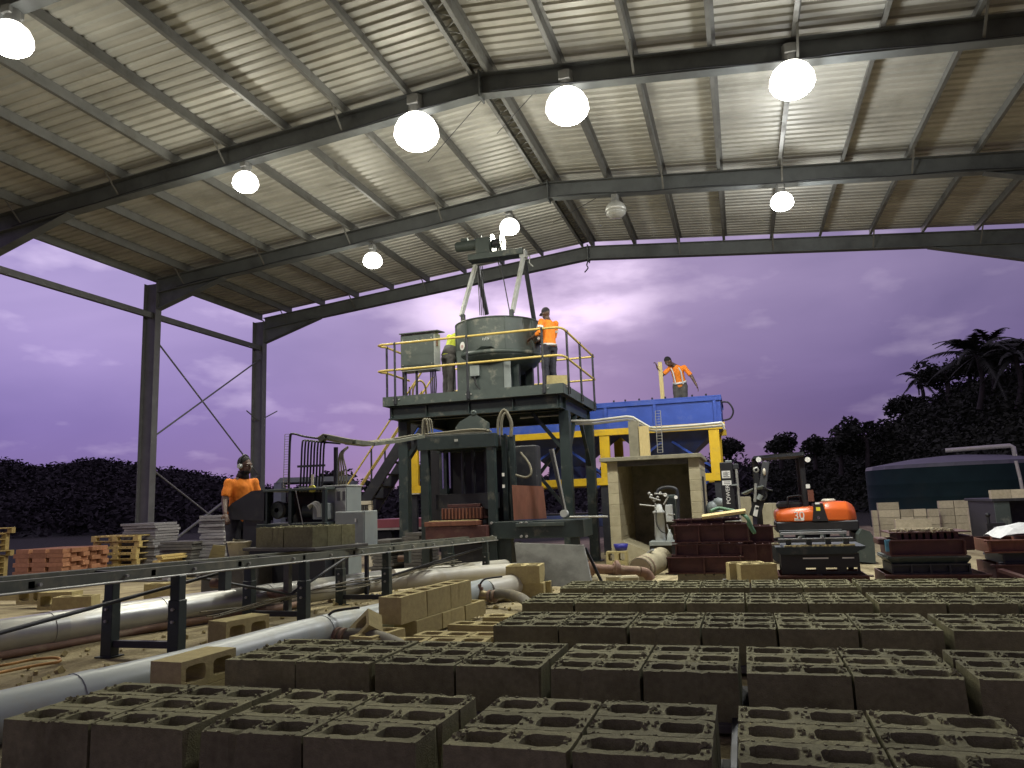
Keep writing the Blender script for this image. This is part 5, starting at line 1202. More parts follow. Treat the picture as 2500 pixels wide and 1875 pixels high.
def place_pile():
    T = 10.9; P = lambda u, v, t=T: at(u, v, t); g = ground_z(0, T)
    zs = lambda v: P(1760, v).z
    # timber pallet at the bottom
    pal = thing('pallet', 'worn grey pallet under the pile of red mould boxes', 'pallet', (P(1760, 1400).x, T + .4, g))
    x0, x1 = P(1655, 1400).x, P(1884, 1400).x
    for y in (T - .05, T + .35, T + .75): MB().bx(x0, x1, y, y + .09, g + .022, g + .10).build('bearer', 'slab', pal)
    for i in range(10): x = x0 + (x1 - x0 - .1) * i / 9; MB().bx(x, x + .1, T - .06, T + .85, g + .101, g + .125).build('top_slat', 'slab', pal); 
    for i in range(7): x = x0 + (x1 - x0 - .1) * i / 6; MB().bx(x, x + .08, T - .06, T + .85, g - .004, g + .021).build('bottom_slat', 'slab', pal)
    gname = 'red mould boxes piled on the pallet'
    zA = g + .127
    mould('mould_box', 'lowest long red mould box on the pallet, before the shelter', gname, P(1634, 1380).x, P(1808, 1380).x, T - .05, T + .5, zA, zs(1358), cells=2)
    mould('mould_box', 'lowest right red mould box, beside the green machine', gname, P(1812, 1380).x, P(1886, 1380).x, T, T + .6, zA, zs(1330), cells=2)
    mould('mould_box', 'middle red mould box with open panels, on the pile', gname, P(1650, 1330).x, P(1806, 1330).x, T + .02, T + .6, zs(1356), zs(1327), cells=3)
    mould('mould_box', 'upper left red mould box with two framed panels', gname, P(1648, 1300).x, P(1826, 1300).x, T, T + .62, zs(1324), zs(1280), cells=3)
    mould('mould_box', 'upper right red mould box with one framed panel', gname, P(1830, 1300).x, P(1886, 1300).x, T + .05, T + .62, zs(1327), zs(1287), cells=1)
    mould('mould_box', 'shallow red mould frame on top of the pile', gname, P(1650, 1275).x, P(1800, 1275).x, T + .08, T + .5, zs(1278), zs(1266), cells=4)
    a, b = P(1714, 1262, T + .02), P(1820, 1247, T + .02)
    MB().bar(a, b, .14, .035, up=(0, -.2, 1)).thing('timber_plank', 'timber_new', 'pale timber plank lying on the red mould pile', 'plank')
    MB().tube(smooth_pts([P(1735, 1248, T + .1), P(1755, 1241, T + .2), P(1780, 1245, T + .12), P(1800, 1250, T + .1), P(1822, 1262, T - .05), P(1834, 1285, T - .06), P(1842, 1300, T - .06), P(1838, 1296, T - .06), P(1825, 1275, T - .05)], 5), .024, 8).thing('garden_hose', 'green_hose', 'green hose bundle draped over the plank and red moulds', 'hose')
    MB().cyl(P(1770, 1273, T - .04), P(1812, 1272, T - .05), .010, n=6).thing('steel_rod', 'galv', 'bright steel rod lying across the red moulds', 'rod')
place_pile()

def make_green_stack():
    T = 9.45; P = lambda u, v, t=T: at(u, v, t); g = ground_z(0, T)
    # red base channel
    R0 = mould('mould_box', 'low dark red base frame under the green vibrating frame', None, P(1902, 1410).x, P(2118, 1410).x, T - .05, T + .7, g, P(2000, 1404).z, cells=1)
    R0['category'] = 'frame'
    S = thing('mould_stand', 'black steel stand with square windows under the green frame', 'stand', (P(2000, 1400).x, T + .3, P(2000, 1402).z))
    z0, z1 = P(2000, 1402).z + .001, P(2000, 1352).z; x0, x1 = P(1908, 1380).x, P(2100, 1380).x
    wins = [(1968, 1992), (2017, 2044), (2068, 2094)]
    zb, zt2 = P(2000, 1398).z, P(2000, 1386).z
    xs = [x0] + [x for w in wins for x in (P(w[0], 1390).x, P(w[1], 1390).x)] + [x1]
    for y in (T,):
        mb = MB(); mb.bx(x0, x1, y, y + .014, zt2, z1)
        for i in range(0, len(xs), 2): mb.bx(xs[i], xs[i + 1], y, y + .014, z0, zt2)
        for i in range(1, len(xs) - 1, 2): mb.bx(xs[i], xs[i + 1], y, y + .014, z0, z0 + .03)
        mb.build('window_plate', 'black', S)
    for x in (x0, x1 - .016): MB().bx(x, x + .016, T + .015, T + .61, zt2, z1).build('end_plate', 'black', S)
    for x in (x0, x1 - .06): MB().bx(x, x + .06, T + .56, T + .62, z0, z1).build('rear_leg', 'black', S)
    for u0, u1 in ((1960, 2022), (2056, 2085)): MB().bx(P(u0, 1362).x, P(u1, 1362).x, T - .02, T - .002, P(2000, 1364).z, P(2000, 1361).z).build('edge_strip', 'gauge', S)
    V = thing('vibrating_frame', 'dusty dark green tapered frame with open top cells, left of the right hand moulds', 'frame', (P(2000, 1350).x, T + .3, z1))
    za, zb2 = P(2000, 1351).z, P(2000, 1333).z
    xa, xb = P(1892, 1335).x, P(2110, 1335).x
    mb = MB(); mb.slab([(P(1905, 1351).x, T - .12, za), (P(2080, 1351).x, T - .12, za), (xb, T - .12, zb2 - .02), (xb, T - .12, zb2), (xa, T - .12, zb2), (xa, T - .12, zb2 - .03)], (0, .8, 0)); mb.build('tray', 'green_steel', V)
    mb = MB(); rr = random.Random(5)
    for i in range(120): s = rr.uniform(.008, .022); mb.ob((rr.uniform(xa + .12, xb - .12), T - .10 + rr.uniform(0, .14), zb2 + .001 + s * .3), (s * 2, s * 2, s), Matrix.Rotation(rr.random() * 3, 3, 'Z'))
    o = mb.build('spilt_sand', 'dry_block', V); o['kind'] = 'stuff'
    z2, z3 = P(2000, 1316).z, P(2000, 1298).z
    for x in (P(1925, 1320).x, P(1975, 1320).x, P(2022, 1320).x, P(2066, 1320).x): MB().bx(x - .03, x + .03, T, T + .06, zb2 + .001, z2).build('stub_post', 'green_panel', V)
    MB().bx(P(1900, 1316).x, P(2082, 1316).x, T - .05, T + .01, z2 + .001, z2 + .012).build('lower_bar', 'pale_grey', V)
    MB().bx(P(1906, 1300).x, P(2068, 1300).x, T + .02, T + .05, z3 - .03, z3, .003).build('top_bar', 'pale_grey', V)
    MB().bx(P(1906, 1300).x, P(2068, 1300).x, T + .45, T + .48, z3 - .03, z3, .003).build('top_bar', 'green_panel', V)
    for u in (1910, 1962, 2014, 2064): x = P(u, 1305).x; MB().bx(x - .012, x + .012, T + .02, T + .48, z2 + .013, z3 - .031).build('cell_post', 'green_panel', V)
    for u in (1952, 2006): x = P(u, 1312).x; MB().cyl((x, T - .03, z2 + .0125), (x, T - .03, z2 + .035), .018, n=8).build('nut', 'pale_grey', V)
    MB().bx(P(1888, 1325).x - .02, P(1898, 1325).x + .02, T - .08, T - .03, P(1890, 1337).z + .03, P(1890, 1325).z).build('end_tag', 'concrete', V)
make_green_stack()

def make_right_moulds():
    T = 9.5; P = lambda u, v, t=T: at(u, v, t); g = ground_z(0, T)
    gn = 'red mould boxes stacked on the right'
    z = [g, P(2280, 1401).z, P(2280, 1376).z, P(2280, 1361).z, P(2280, 1317).z, P(2280, 1298).z]
    A = mould('mould_box', 'lowest wide red mould frame of the right hand stack', gn, P(2162, 1410).x, P(2412, 1410).x, T - .06, T + .75, z[0], z[1], cells=1, flange=.02)
    mould('mould_box', 'second dark mould box up in the right hand stack', gn, P(2178, 1390).x, P(2366, 1390).x, T, T + .6, z[1] + .002, z[2], 'dark_steel', cells=4, flange=.01)
    G = thing('tray', 'flat dark green tray in the middle of the right hand stack', 'tray', (P(2270, 1370).x, T + .3, z[2]))
    MB().slab([(P(2178, 1370).x, T - .02, z[2] + .002), (P(2360, 1370).x, T - .02, z[2] + .002), (P(2370, 1362).x, T - .05, z[3]), (P(2162, 1362).x, T - .05, z[3])], (0, .7, 0)).build('tray_body', 'green_steel', G)
    MB().bx(P(2166, 1362).x, P(2368, 1362).x, T - .055, T + .66, z[3] + .001, z[3] + .018).build('tray_rim', 'green_panel', G)
    mould('mould_box', 'big plain red mould box of the right hand stack', gn, P(2172, 1340).x, P(2354, 1340).x, T, T + .62, z[3] + .02, z[4], cells=1, flange=.0)
    K = thing('tamper_head', 'red tamper head with rows of feet on top of the right hand stack', 'tamper head', (P(2260, 1310).x, T + .3, z[4]))
    for i in range(9): x = P(2196, 1305).x + (P(2336, 1305).x - P(2196, 1305).x) * i / 8; MB().bx(x - .022, x + .022, T + .03, T + .5, z[4] + .001, z[5] - .012).build('foot', 'red_oxide', K)
    MB().bx(P(2170, 1298).x, P(2370, 1298).x, T - .01, T + .58, z[5] - .012, z[5]).build('top_plate', 'red_oxide', K)
    MB().bx(P(2340, 1312).x, P(2384, 1312).x, T + .1, T + .5, z[4] - .13, z[4] + .03, .01).build('side_arm', 'red_oxide', K)
    MB().bx(P(2144, 1305).x, P(2168, 1305).x, T + .05, T + .4, z[4] - .05, z[4] + .02, .01).build('side_arm', 'red_oxide', K)
    mb = MB(); rr = random.Random(8)
    for i in range(70): s = rr.uniform(.012, .026); mb.ob((rr.uniform(P(2176, 1298).x, P(2335, 1298).x), T + rr.uniform(0, .4), z[5] + s * .3), (s * 2, s * 1.5, s * 1.6), Matrix.Rotation(rr.random() * 3, 3, 'Z'))
    o = mb.build('caked_sand', 'concrete', K); o['kind'] = 'stuff'
    MB().bx(P(2160, 1330).x, P(2173, 1330).x, T - .04, T - .004, P(2165, 1346).z, P(2165, 1318).z).thing('blue_tag', 'aqua_plastic', 'small blue sheet fixed on the corner of the right hand stack', 'tag')
    # the stack at the right edge with a white cover
    T2 = 9.6; P2 = lambda u, v: at(u, v, T2)
    gz = ground_z(0, T2)
    mould('mould_box', 'lower red mould box at the right edge of the yard', gn, P2(2432, 1400).x, P2(2640, 1400).x, T2, T2 + .7, gz, P2(2450, 1378).z, cells=2)
    mould('mould_box', 'middle red mould box at the right edge of the yard', gn, P2(2452, 1370).x, P2(2640, 1370).x, T2 + .05, T2 + .7, P2(2450, 1377).z, P2(2450, 1350).z, 'dark_steel', cells=2)
    mould('mould_box', 'upper rusty mould box under the white cover at the right edge', gn, P2(2412, 1335).x, P2(2640, 1335).x, T2 - .02, T2 + .7, P2(2450, 1349).z, P2(2450, 1318).z, 'rust_panel', cells=2)
    R = thing('cover_sheet', 'crumpled white cover sheet on the stack at the right edge', 'cover', P2(2480, 1318))
    zb = P2(2450, 1318).z; prof = [(2440, 1310), (2458, 1292), (2480, 1284), (2510, 1280), (2560, 1282)]
    v = []; f = []; n = len(prof); rr = random.Random(2)
    for j in range(7):
        for (u, vv) in prof:
            p = P2(u, vv); k = 1 - abs(j - 3) / 3.6; v.append((p.x + rr.uniform(-.012, .012), T2 + .02 + j * .1, zb + .003 + (p.z - zb) * (k ** .5) + rr.uniform(-.012, .012) * (k > .2)))
    for j in range(6):
        for i in range(n - 1): f.append((j * n + i, j * n + i + 1, (j + 1) * n + i + 1, (j + 1) * n + i))
    o = MB().add(v, f).build('sheet', 'white_tarp', R); md = o.modifiers.new('thick', 'SOLIDIFY'); md.thickness = .006
    # loose channel at the lower right
    MB().bar(P2(2420, 1385) + Vector((0, -.3, 0)), P2(2500, 1412) + Vector((0, -.6, 0)), .09, .03).thing('steel_channel', 'red_oxide', 'red steel channel lying askew at the right edge', 'channel')
make_right_moulds()
# ------------------------------------------------------------------ mini excavator
def make_excavator():
    T = 15.6; P = lambda u, v, t=T: at(u, v, t); g = -.40
    R = thing('mini_excavator', 'orange mini excavator with black boom parked behind the red moulds', 'excavator', (P(2000, 1300).x, T + .6, g))
    X = lambda u: P(u, 1250).x
    Z = lambda v, u=2000: P(u, v).z
    def loft(sections, m, name, par=R, label=None):      # sections: (x, [(y,z)...]) rings joined along x
        mb = MB(); n = len(sections[0][1]); v = []; f = []
        for x, ring in sections: v += [(x, y, z) for y, z in ring]
        for i in range(len(sections) - 1):
            for k in range(n): f.append((i * n + k, i * n + (k + 1) % n, (i + 1) * n + (k + 1) % n, (i + 1) * n + k))
        f += [tuple(range(n))[::-1], tuple(range((len(sections) - 1) * n, len(sections) * n))]
        o = mb.add(v, f, False).build(name, m, par, label=label); bv = o.modifiers.new('bevel', 'BEVEL'); bv.width = .035; bv.segments = 3; bv.limit_method = 'ANGLE'; bv.angle_limit = RAD(25)
        for p in o.data.polygons: p.use_smooth = True
        return o
    def ring(y0, y1, z0, z1, c=.06): return [(y0, z0), (y1, z0), (y1, z1 - c), (y1 - c, z1), (y0 + c, z1), (y0, z1 - c)]
    y0, y1 = T, T + 1.25
    zb = Z(1272)
    loft([(X(1894), ring(y0 + .08, y1, zb, Z(1248), .05)), (X(1902), ring(y0 + .03, y1, zb, Z(1242), .08)), (X(1935), ring(y0, y1, zb, Z(1238), .09)), (X(1988), ring(y0, y1, zb, Z(1235), .09))], 'orange_paint', 'side_cover')
    loft([(X(2012), ring(y0 + .0, y1, zb, Z(1228), .10)), (X(2030), ring(y0, y1, zb, Z(1226), .12)), (X(2072), ring(y0 + .05, y1, zb - .02, Z(1226), .14)), (X(2088), ring(y0 + .16, y1 - .05, zb - .02, Z(1234), .16)), (X(2095), ring(y0 + .28, y1 - .12, zb, Z(1246), .12))], 'orange_paint', 'engine_hood')
    loft([(X(2014), ring(y0 + .02, y1, Z(1296), Z(1277), .02)), (X(2070), ring(y0 + .08, y1, Z(1296), Z(1277), .03)), (X(2098), ring(y0 + .3, y1 - .1, Z(1294), Z(1275), .03))], 'orange_paint', 'counterweight')
    mb = MB(); mb.slab([(X(1981), y0 - .012, zb), (X(2020), y0 - .012, zb), (X(2010), y0 - .012, Z(1229)), (X(1989), y0 - .012, Z(1229))], (0, .5, 0)); st = mb.build('black_panel', 'black', R)
    MB().bx(X(1993), X(2003), y0 - .016, y0 - .0125, Z(1247), Z(1238)).build('warning_label', 'decal_yellow', st)
    MB().bx(X(1992), X(2003), y0 - .016, y0 - .0125, Z(1231), Z(1226)).build('symbol_label', 'gauge', st)
    MB().cyl((X(1997), y0 - .02, Z(1264)), (X(1997), y0 - .0125, Z(1264)), .028, n=12).build('lock', 'chrome', st)
    MB().bx(X(1892), X(2095), y0 + .02, y1 - .05, Z(1298), zb - .003, .02).build('main_frame', 'black', R)
    text_part('30', .20, 'white_paint', R, (X(1950), y0 - .006, Z(1258)), (math.pi / 2, 0, 0))
    mb = MB(); mb.bx(X(1938), X(1961), y0 - .006, y0 - .001, Z(1270), Z(1266)); mb.bx(X(1953), X(1962), y0 - .0065, y0 - .0015, Z(1268.5), Z(1263)); mb.build('name_strip', 'white_paint', R)
    for i in range(5): x = X(1940 + i * 3); MB().bx(x, x + .012, y0 - .009, y0 - .0067, Z(1269.2), Z(1266.6)).build('strip_letter', 'black', R)
    MB().lathe([(.0, 0), (.13, 0), (.13, .03), (.10, .055), (0, .055)], (X(2030), y0 + .35, Z(1226) + .0), n=20).build('fuel_cap', 'white_plastic', R)
    # seat, hand hoop, canopy
    MB().bx(X(1900), X(1965), y0 + .35, y0 + .85, Z(1240) - .02, Z(1222), .05).build('seat', 'black', R)
    MB().tube(smooth_pts([(X(1928), y0 + .3, Z(1238)), (X(1928), y0 + .3, Z(1214)), (X(1936), y0 + .3, Z(1210)), (X(1962), y0 + .3, Z(1209)), (X(1966), y0 + .3, Z(1222))], 3), .018, 8).build('hand_hoop', 'black', R)
    zt = Z(1112)
    for u, y in ((1855, y0 + .15), (1972, y0 + .25), (1855, y1 - .1), (1972, y1 - .1)):
        MB().bx(X(u) - .05, X(u) + .05, y, y + .09, Z(1290) if u > 1900 else Z(1285), zt, .01).build('canopy_post', 'black', R)
    mb = MB(); mb.slab([(X(1846), y0, zt), (X(1978), y0 + .02, zt + .02), (X(1976), y0 + .02, zt + .09), (X(1900), y0, zt + .07), (X(1852), y0, zt + .05)], (0, 1.3, 0)); mb.build('canopy_roof', 'dark_steel', R)
    for u in (1852, 1972): q = P(u, 1122, T - .05); MB().cyl(q, q + Vector((0, .06, 0)), .05, n=14).build('work_light', 'gauge', R)
    MB().bx(X(1974), X(1984), y0 + .05, y0 + .12, Z(1191), Z(1181)).build('mirror', 'gauge', R)
    MB().bx(X(1983), X(2001), y0 + .9, y0 + .95, Z(1225), Z(1195)).build('tail_light', 'rust_panel', R)
    # front leg with lever tower and slew boom left of the seat
    a, b, c = P(1838, 1262, T - .25), P(1860, 1175, T - .25), P(1857, 1145, T - .25)
    MB().bar(P(1842, 1262, T - .3), P(1862, 1190, T - .3), .13, .20, up=(1, 0, 0), b=.01).build('boom', 'black', R)
    MB().bar(P(1862, 1190, T - .3), P(1870, 1128, T - .2), .10, .14, up=(1, 0, 0), b=.01).build('dipper_arm', 'black', R)
    MB().cyl(P(1843, 1225, T - .42), P(1845, 1180, T - .42), .028, n=10).build('ram', 'galv', R)
    MB().cyl(P(1852, 1220, T - .42), P(1858, 1208, T - .42), .05, n=10).build('ram_barrel', 'grey_paint', R)
    p1, p2 = P(1836, 1260, T - .44), P(1850, 1238, T - .44)
    mb = MB(); mb.slab([P(1838, 1258, T - .42), P(1848, 1262, T - .42), P(1853, 1236, T - .42), P(1844, 1233, T - .42)], (0, -.004, 0)); lb = mb.build('white_label', 'white_paint', R)
    MB().bx(P(1847, 1241, T - .43).x - .02, P(1847, 1241, T - .43).x + .035, T - .428, T - .425, P(1847, 1243, T).z, P(1847, 1237, T).z).build('label_mark', 'black', lb)
    mb = MB(); mb.lathe([(.03, -.02), (.055, -.02), (.055, .02), (.03, .02), (.03, -.02)], P(1846, 1147, T - .3), (0, 1, 0), 12); mb.build('lamp_cage', 'galv', R)
    MB().sph(P(1866, 1152, T - .35), .05, 8, 6, (.6, 1, 1.4)).build('work_light', 'white_plastic', R)
    MB().slab([P(1811, 1206, T - .5), P(1838, 1194, T - .5), P(1838, 1200, T - .2), P(1822, 1208, T - .2)], (0, 0, .02)).build('step_plate', 'grey_paint', R)
    MB().slab([P(1850, 1190, T - .5), P(1864, 1187, T - .5), P(1858, 1198, T - .3), P(1848, 1199, T - .3)], (0, 0, .02)).build('arm_guard', 'grey_paint', R)
    MB().tube(smooth_pts([P(1864, 1188, T - .4), P(1875, 1195, T - .4), P(1886, 1198, T - .4)], 4), .016, 6).build('lever', 'black', R)
    MB().tube(smooth_pts([P(1858, 1222, T - .4), P(1868, 1218, T - .4), P(1872, 1208, T - .4), P(1868, 1200, T - .4)], 4), .02, 6).build('boom_hose', 'black', R)
    # tracks
    for y in (T - .05, T + 1.0):
        mb = MB(); zc_, r = g + .22, .21; xa, xb = X(1900), X(2085); ring_ = []
        for k in range(9): t = math.pi / 2 + math.pi * k / 8; ring_.append((xa + math.cos(t) * r, zc_ + math.sin(t) * r))
        for k in range(9): t = -math.pi / 2 + math.pi * k / 8; ring_.append((xb + math.cos(t) * r, zc_ + math.sin(t) * r))
        mb.slab([(x, y, z) for x, z in ring_], (0, .28, 0)); mb.build('track', 'rubber', R)
    MB().bx(X(1905), X(2080), T + .24, T + .99, g + .14, g + .36, .02).build('undercarriage', 'black', R)
    MB().cyl((X(1985), T + .6, g + .361), (X(1985), T + .6, Z(1298) - .002), .32, n=24).build('slew_ring', 'dark_steel', R)
    # dozer blade on the right, dusty green
    mb = MB(); q = [(X(2080), T - .35, g + .05), (X(2118), T - .35, g + .02), (X(2120), T - .35, Z(1312)), (X(2112), T - .35, Z(1298)), (X(2094), T - .35, Z(1292)), (X(2084), T - .35, Z(1305))]
    mb.slab(q, (0, 1.3, 0)); mb.build('dozer_blade', 'green_panel', R)
make_excavator()

def make_breaker():
    T = 14.3; P = lambda u, v, t=T: at(u, v, t); g = -.4
    R = thing('hydraulic_breaker', 'black upright hydraulic breaker with white POWER lettering by the bin leg', 'breaker', (P(1785, 1300).x, T + .1, g))
    x0, x1 = P(1764, 1230).x, P(1796, 1230).x; zt = P(1780, 1128).z
    MB().bx(x0, x1, T, T + .28, g, zt, .012).build('body', 'black', R)
    MB().bx(P(1798, 1230).x, P(1806, 1230).x, T + .03, T + .24, g, P(1800, 1170).z, .008).build('side_plate', 'black', R)
    MB().cyl((P(1796, 1180).x + .03, T + .05, P(1790, 1280).z), (P(1796, 1180).x + .03, T + .05, P(1790, 1135).z), .025, n=8).build('oil_line', 'galv', R)
    MB().bx(P(1770, 1128).x, P(1787, 1128).x, T + .04, T + .2, zt + .001, zt + .03, .008).build('top_bracket', 'grey_paint', R)
    MB().bx(x1, P(1803, 1130).x, T + .02, T + .2, P(1800, 1145).z, P(1800, 1132).z, .01).build('hose_port', 'dark_steel', R)
    MB().bar((x1 - .05, T - .02, P(1795, 1184).z), (P(1802, 1184).x, T - .02, P(1795, 1183).z), .03, .025).build('clamp', 'grey_paint', R)
    cx = (x0 + x1) / 2
    text_part('POWER', .098, 'white_paint', R, (cx + .0, T - .004, P(1780, 1207).z), (math.pi / 2, -math.pi / 2, 0), .003)
    mb = MB(); z0, z1 = P(1780, 1184).z, P(1780, 1173).z; mb.bx(cx - .09, cx + .07, T - .006, T - .001, z0, z1); tg = mb.build('label_block', 'white_paint', R)
    for i in range(2): z = z0 + (z1 - z0) * (.3 + .35 * i); MB().bx(cx - .06, cx + .05, T - .009, T - .0065, z, z + .008).build('label_line', 'black', tg)
    mb = MB(); z0, z1 = P(1780, 1167).z, P(1780, 1149).z; mb.bx(cx - .085, cx + .06, T - .006, T - .001, z0, z1); tg = mb.build('label_block', 'white_paint', R)
    mb = MB(); w = .145; h = z1 - z0
    for (a, b, c, d) in ((.15, .45, .15, .25), (.15, .45, .4, .5), (.15, .45, .65, .75), (.6, .9, .12, .22), (.6, .68, .3, .85), (.8, .9, .45, .55), (.8, .9, .7, .8), (.48, .54, .1, .9)):
        mb.bx(cx - .085 + a * w, cx - .085 + b * w, T - .009, T - .0065, z0 + c * h, z0 + d * h)
    mb.build('symbol', 'black', tg)
    MB().cyl((cx, T + .14, P(1780, 1228).z), (cx, T + .14, P(1780, 1228).z + .001), .02).build('chisel_seat', 'red_oxide', R)
make_breaker()

# ------------------------------------------------------------------ block stacks far right
def wall_blocks():
    n = [0]
    def run(u0, u1, T, courses, label, zbase=-.4, ncol=None):
        a, b = at(u0, 1250, T), at(u1, 1250, T); w = b.x - a.x; k = ncol or max(1, round(w / .40)); bw = w / k
        for c in range(courses):
            off = 0
            for i in range(k):
                x = a.x + bw * (i + .5); z = zbase + c * .195
                top = courses - 1 - c
                o = lay(PALE[(i + c) % 2], (x, T + .1, z), 0, 'pale block in the %s, %s course down, %s from left' % (label, ORD[top], ORD[i]), 'pale blocks stacked before the tank', rot=(0, 0, random.choice([0, math.pi]) + random.uniform(-.02, .02)))
                o.scale = ((bw - .016) / BL, 1.02, .985)
    tz = lambda u, v, T: at(u, v, T).z
    T = 22.5; nb = lambda v, u=2200: max(1, round((tz(u, v, T) + .4) / .195))
    run(2128, 2143, T - .1, nb(1240, 2130), 'far left end stack')
    run(2144, 2197, T, nb(1223, 2170), 'tall left stack')
    run(2198, 2262, T, nb(1237, 2230), 'lower left stack')
    run(2266, 2293, T - .35, nb(1236, 2280), 'stack jutting forward in the middle')
    run(2294, 2368, T - .1, nb(1218, 2330), 'tall middle stack')
    run(2366, 2397, T - .9, nb(1232, 2380), 'stack jutting forward at the right')
    run(2399, 2424, T - .2, nb(1232, 2410), 'right end stack')
    # two long blocks lying in front
    for i, u in enumerate((2211, 2250)):
        p = at(u, 1296, 20.6); o = lay(PALE[i], (p.x, 20.6, -.4 + .4), 0, 'pale block on the low row before the left stack, %s one' % ('left', 'right')[i], 'pale blocks on the low front row'); o.scale = (1.12, 1, 1)
        for c in range(2): o = lay(PALE[i], (p.x, 20.6, -.4 + c * .2), 0, 'pale block carrying the low front row, %s, %s course' % (('left', 'right')[i], ('bottom', 'second')[c]), 'pale blocks on the low front row'); o.scale = (1.12, 1, 1.04)
    # lean-to with block parapet at the right edge
    T = 19.5; P = lambda u, v: at(u, v, T); R = thing('store_hut', 'low dark store hut with green side and block parapet at the right edge', 'hut', (P(2480, 1300).x, T + 1, -.4))
    x0, x1 = P(2424, 1250).x, P(2600, 1250).x; zt = P(2440, 1224).z
    MB().bx(x0 + .05, P(2467, 1250).x, T, T + .06, -.4, zt - .002).build('side_panel', 'green_panel', R)
    MB().bx(x0 + .05, x1, T + 2, T + 2.1, -.4, zt - .002).build('back_panel', 'dark_steel', R)
    MB().bx(x0, x1, T - .05, T + 2.2, zt, zt + .06, .005).build('roof', 'dark_steel', R)
    MB().bx(x0 + .05, x0 + .1, T + .07, T + 1.99, -.4, zt - .002).build('end_panel', 'dark_steel', R)
    k = 0
    x = x0
    while x < x1 - .3: o = lay(PALE[k % 2], (x + .2, T + .06, zt + .061), 0, 'pale block in the parapet on the store hut, %s from left' % ORD[k], 'parapet blocks on the store hut'); x += .392; k += 1
    # trestle
    T = 17.0; P = lambda u, v: at(u, v, T); R = thing('screw_jack', 'dark screw jack stand before the store hut', 'jack', (P(2417, 1310).x, T, -.4))
    q = P(2417, 1300); MB().bar((q.x, T, -.4), (q.x, T, P(2417, 1278).z), .10, .10).build('post', 'black', R)
    MB().cyl((q.x, T, P(2417, 1278).z), (q.x, T, P(2417, 1258).z), .03, n=8).build('screw', 'black', R)
    MB().bx(q.x - .04, q.x + .26, T - .06, T + .06, P(2417, 1285).z, P(2417, 1277).z).build('arm', 'black', R)
    MB().sph((q.x, T, P(2417, 1257).z), .05, 8, 5).build('head', 'black', R)
    MB().slab([(q.x - .12, T - .2, -.4), (q.x + .22, T - .2, -.4), (q.x + .1, T - .2, -.2), (q.x - .05, T - .2, -.2)], (0, .4, 0)).build('foot', 'black', R)
wall_blocks()

# water tank
def make_tank():
    D = 31.; c = atd(2345, 1200, D); r = 2.95; zt = atd(2345, 1136, D - r).z
    R = thing('water_tank', 'large dark green plastic water tank behind the pale block stacks', 'tank', (c.x, c.y, -.4))
    prof = [(r, -.4)]
    for i in range(1, 4): z = -.3 + (zt + .2) * i / 4; prof += [(r, z), (r + .006, z + .02), (r + .006, z + .05), (r, z + .07)]
    prof += [(r, zt)]
    MB().lathe(prof, (c.x, c.y, 0), n=48).build('shell', 'tank_plastic', R)
    MB().lathe([(r + .02, zt), (r - .02, zt + .12), (r * .5, zt + .34), (.4, zt + .42), (0, zt + .42)], (c.x, c.y, 0), n=24, smooth=False).build('roof', 'tank_roof', R)
    pa = [atd(u, v, D - r * .3) for u, v in ((2308, 1100), (2400, 1093), (2466, 1088), (2474, 1092), (2478, 1112), (2480, 1125))]
    MB().tube(pa, .075, 10).build('inlet_pipe', 'pvc_white', R)
    pb = [atd(u, v, D - r) for u, v in ((2480, 1125), (2490, 1165), (2500, 1215))]
    MB().tube(pb, .05, 8).build('down_pipe', 'pvc_white', R)
make_tank()

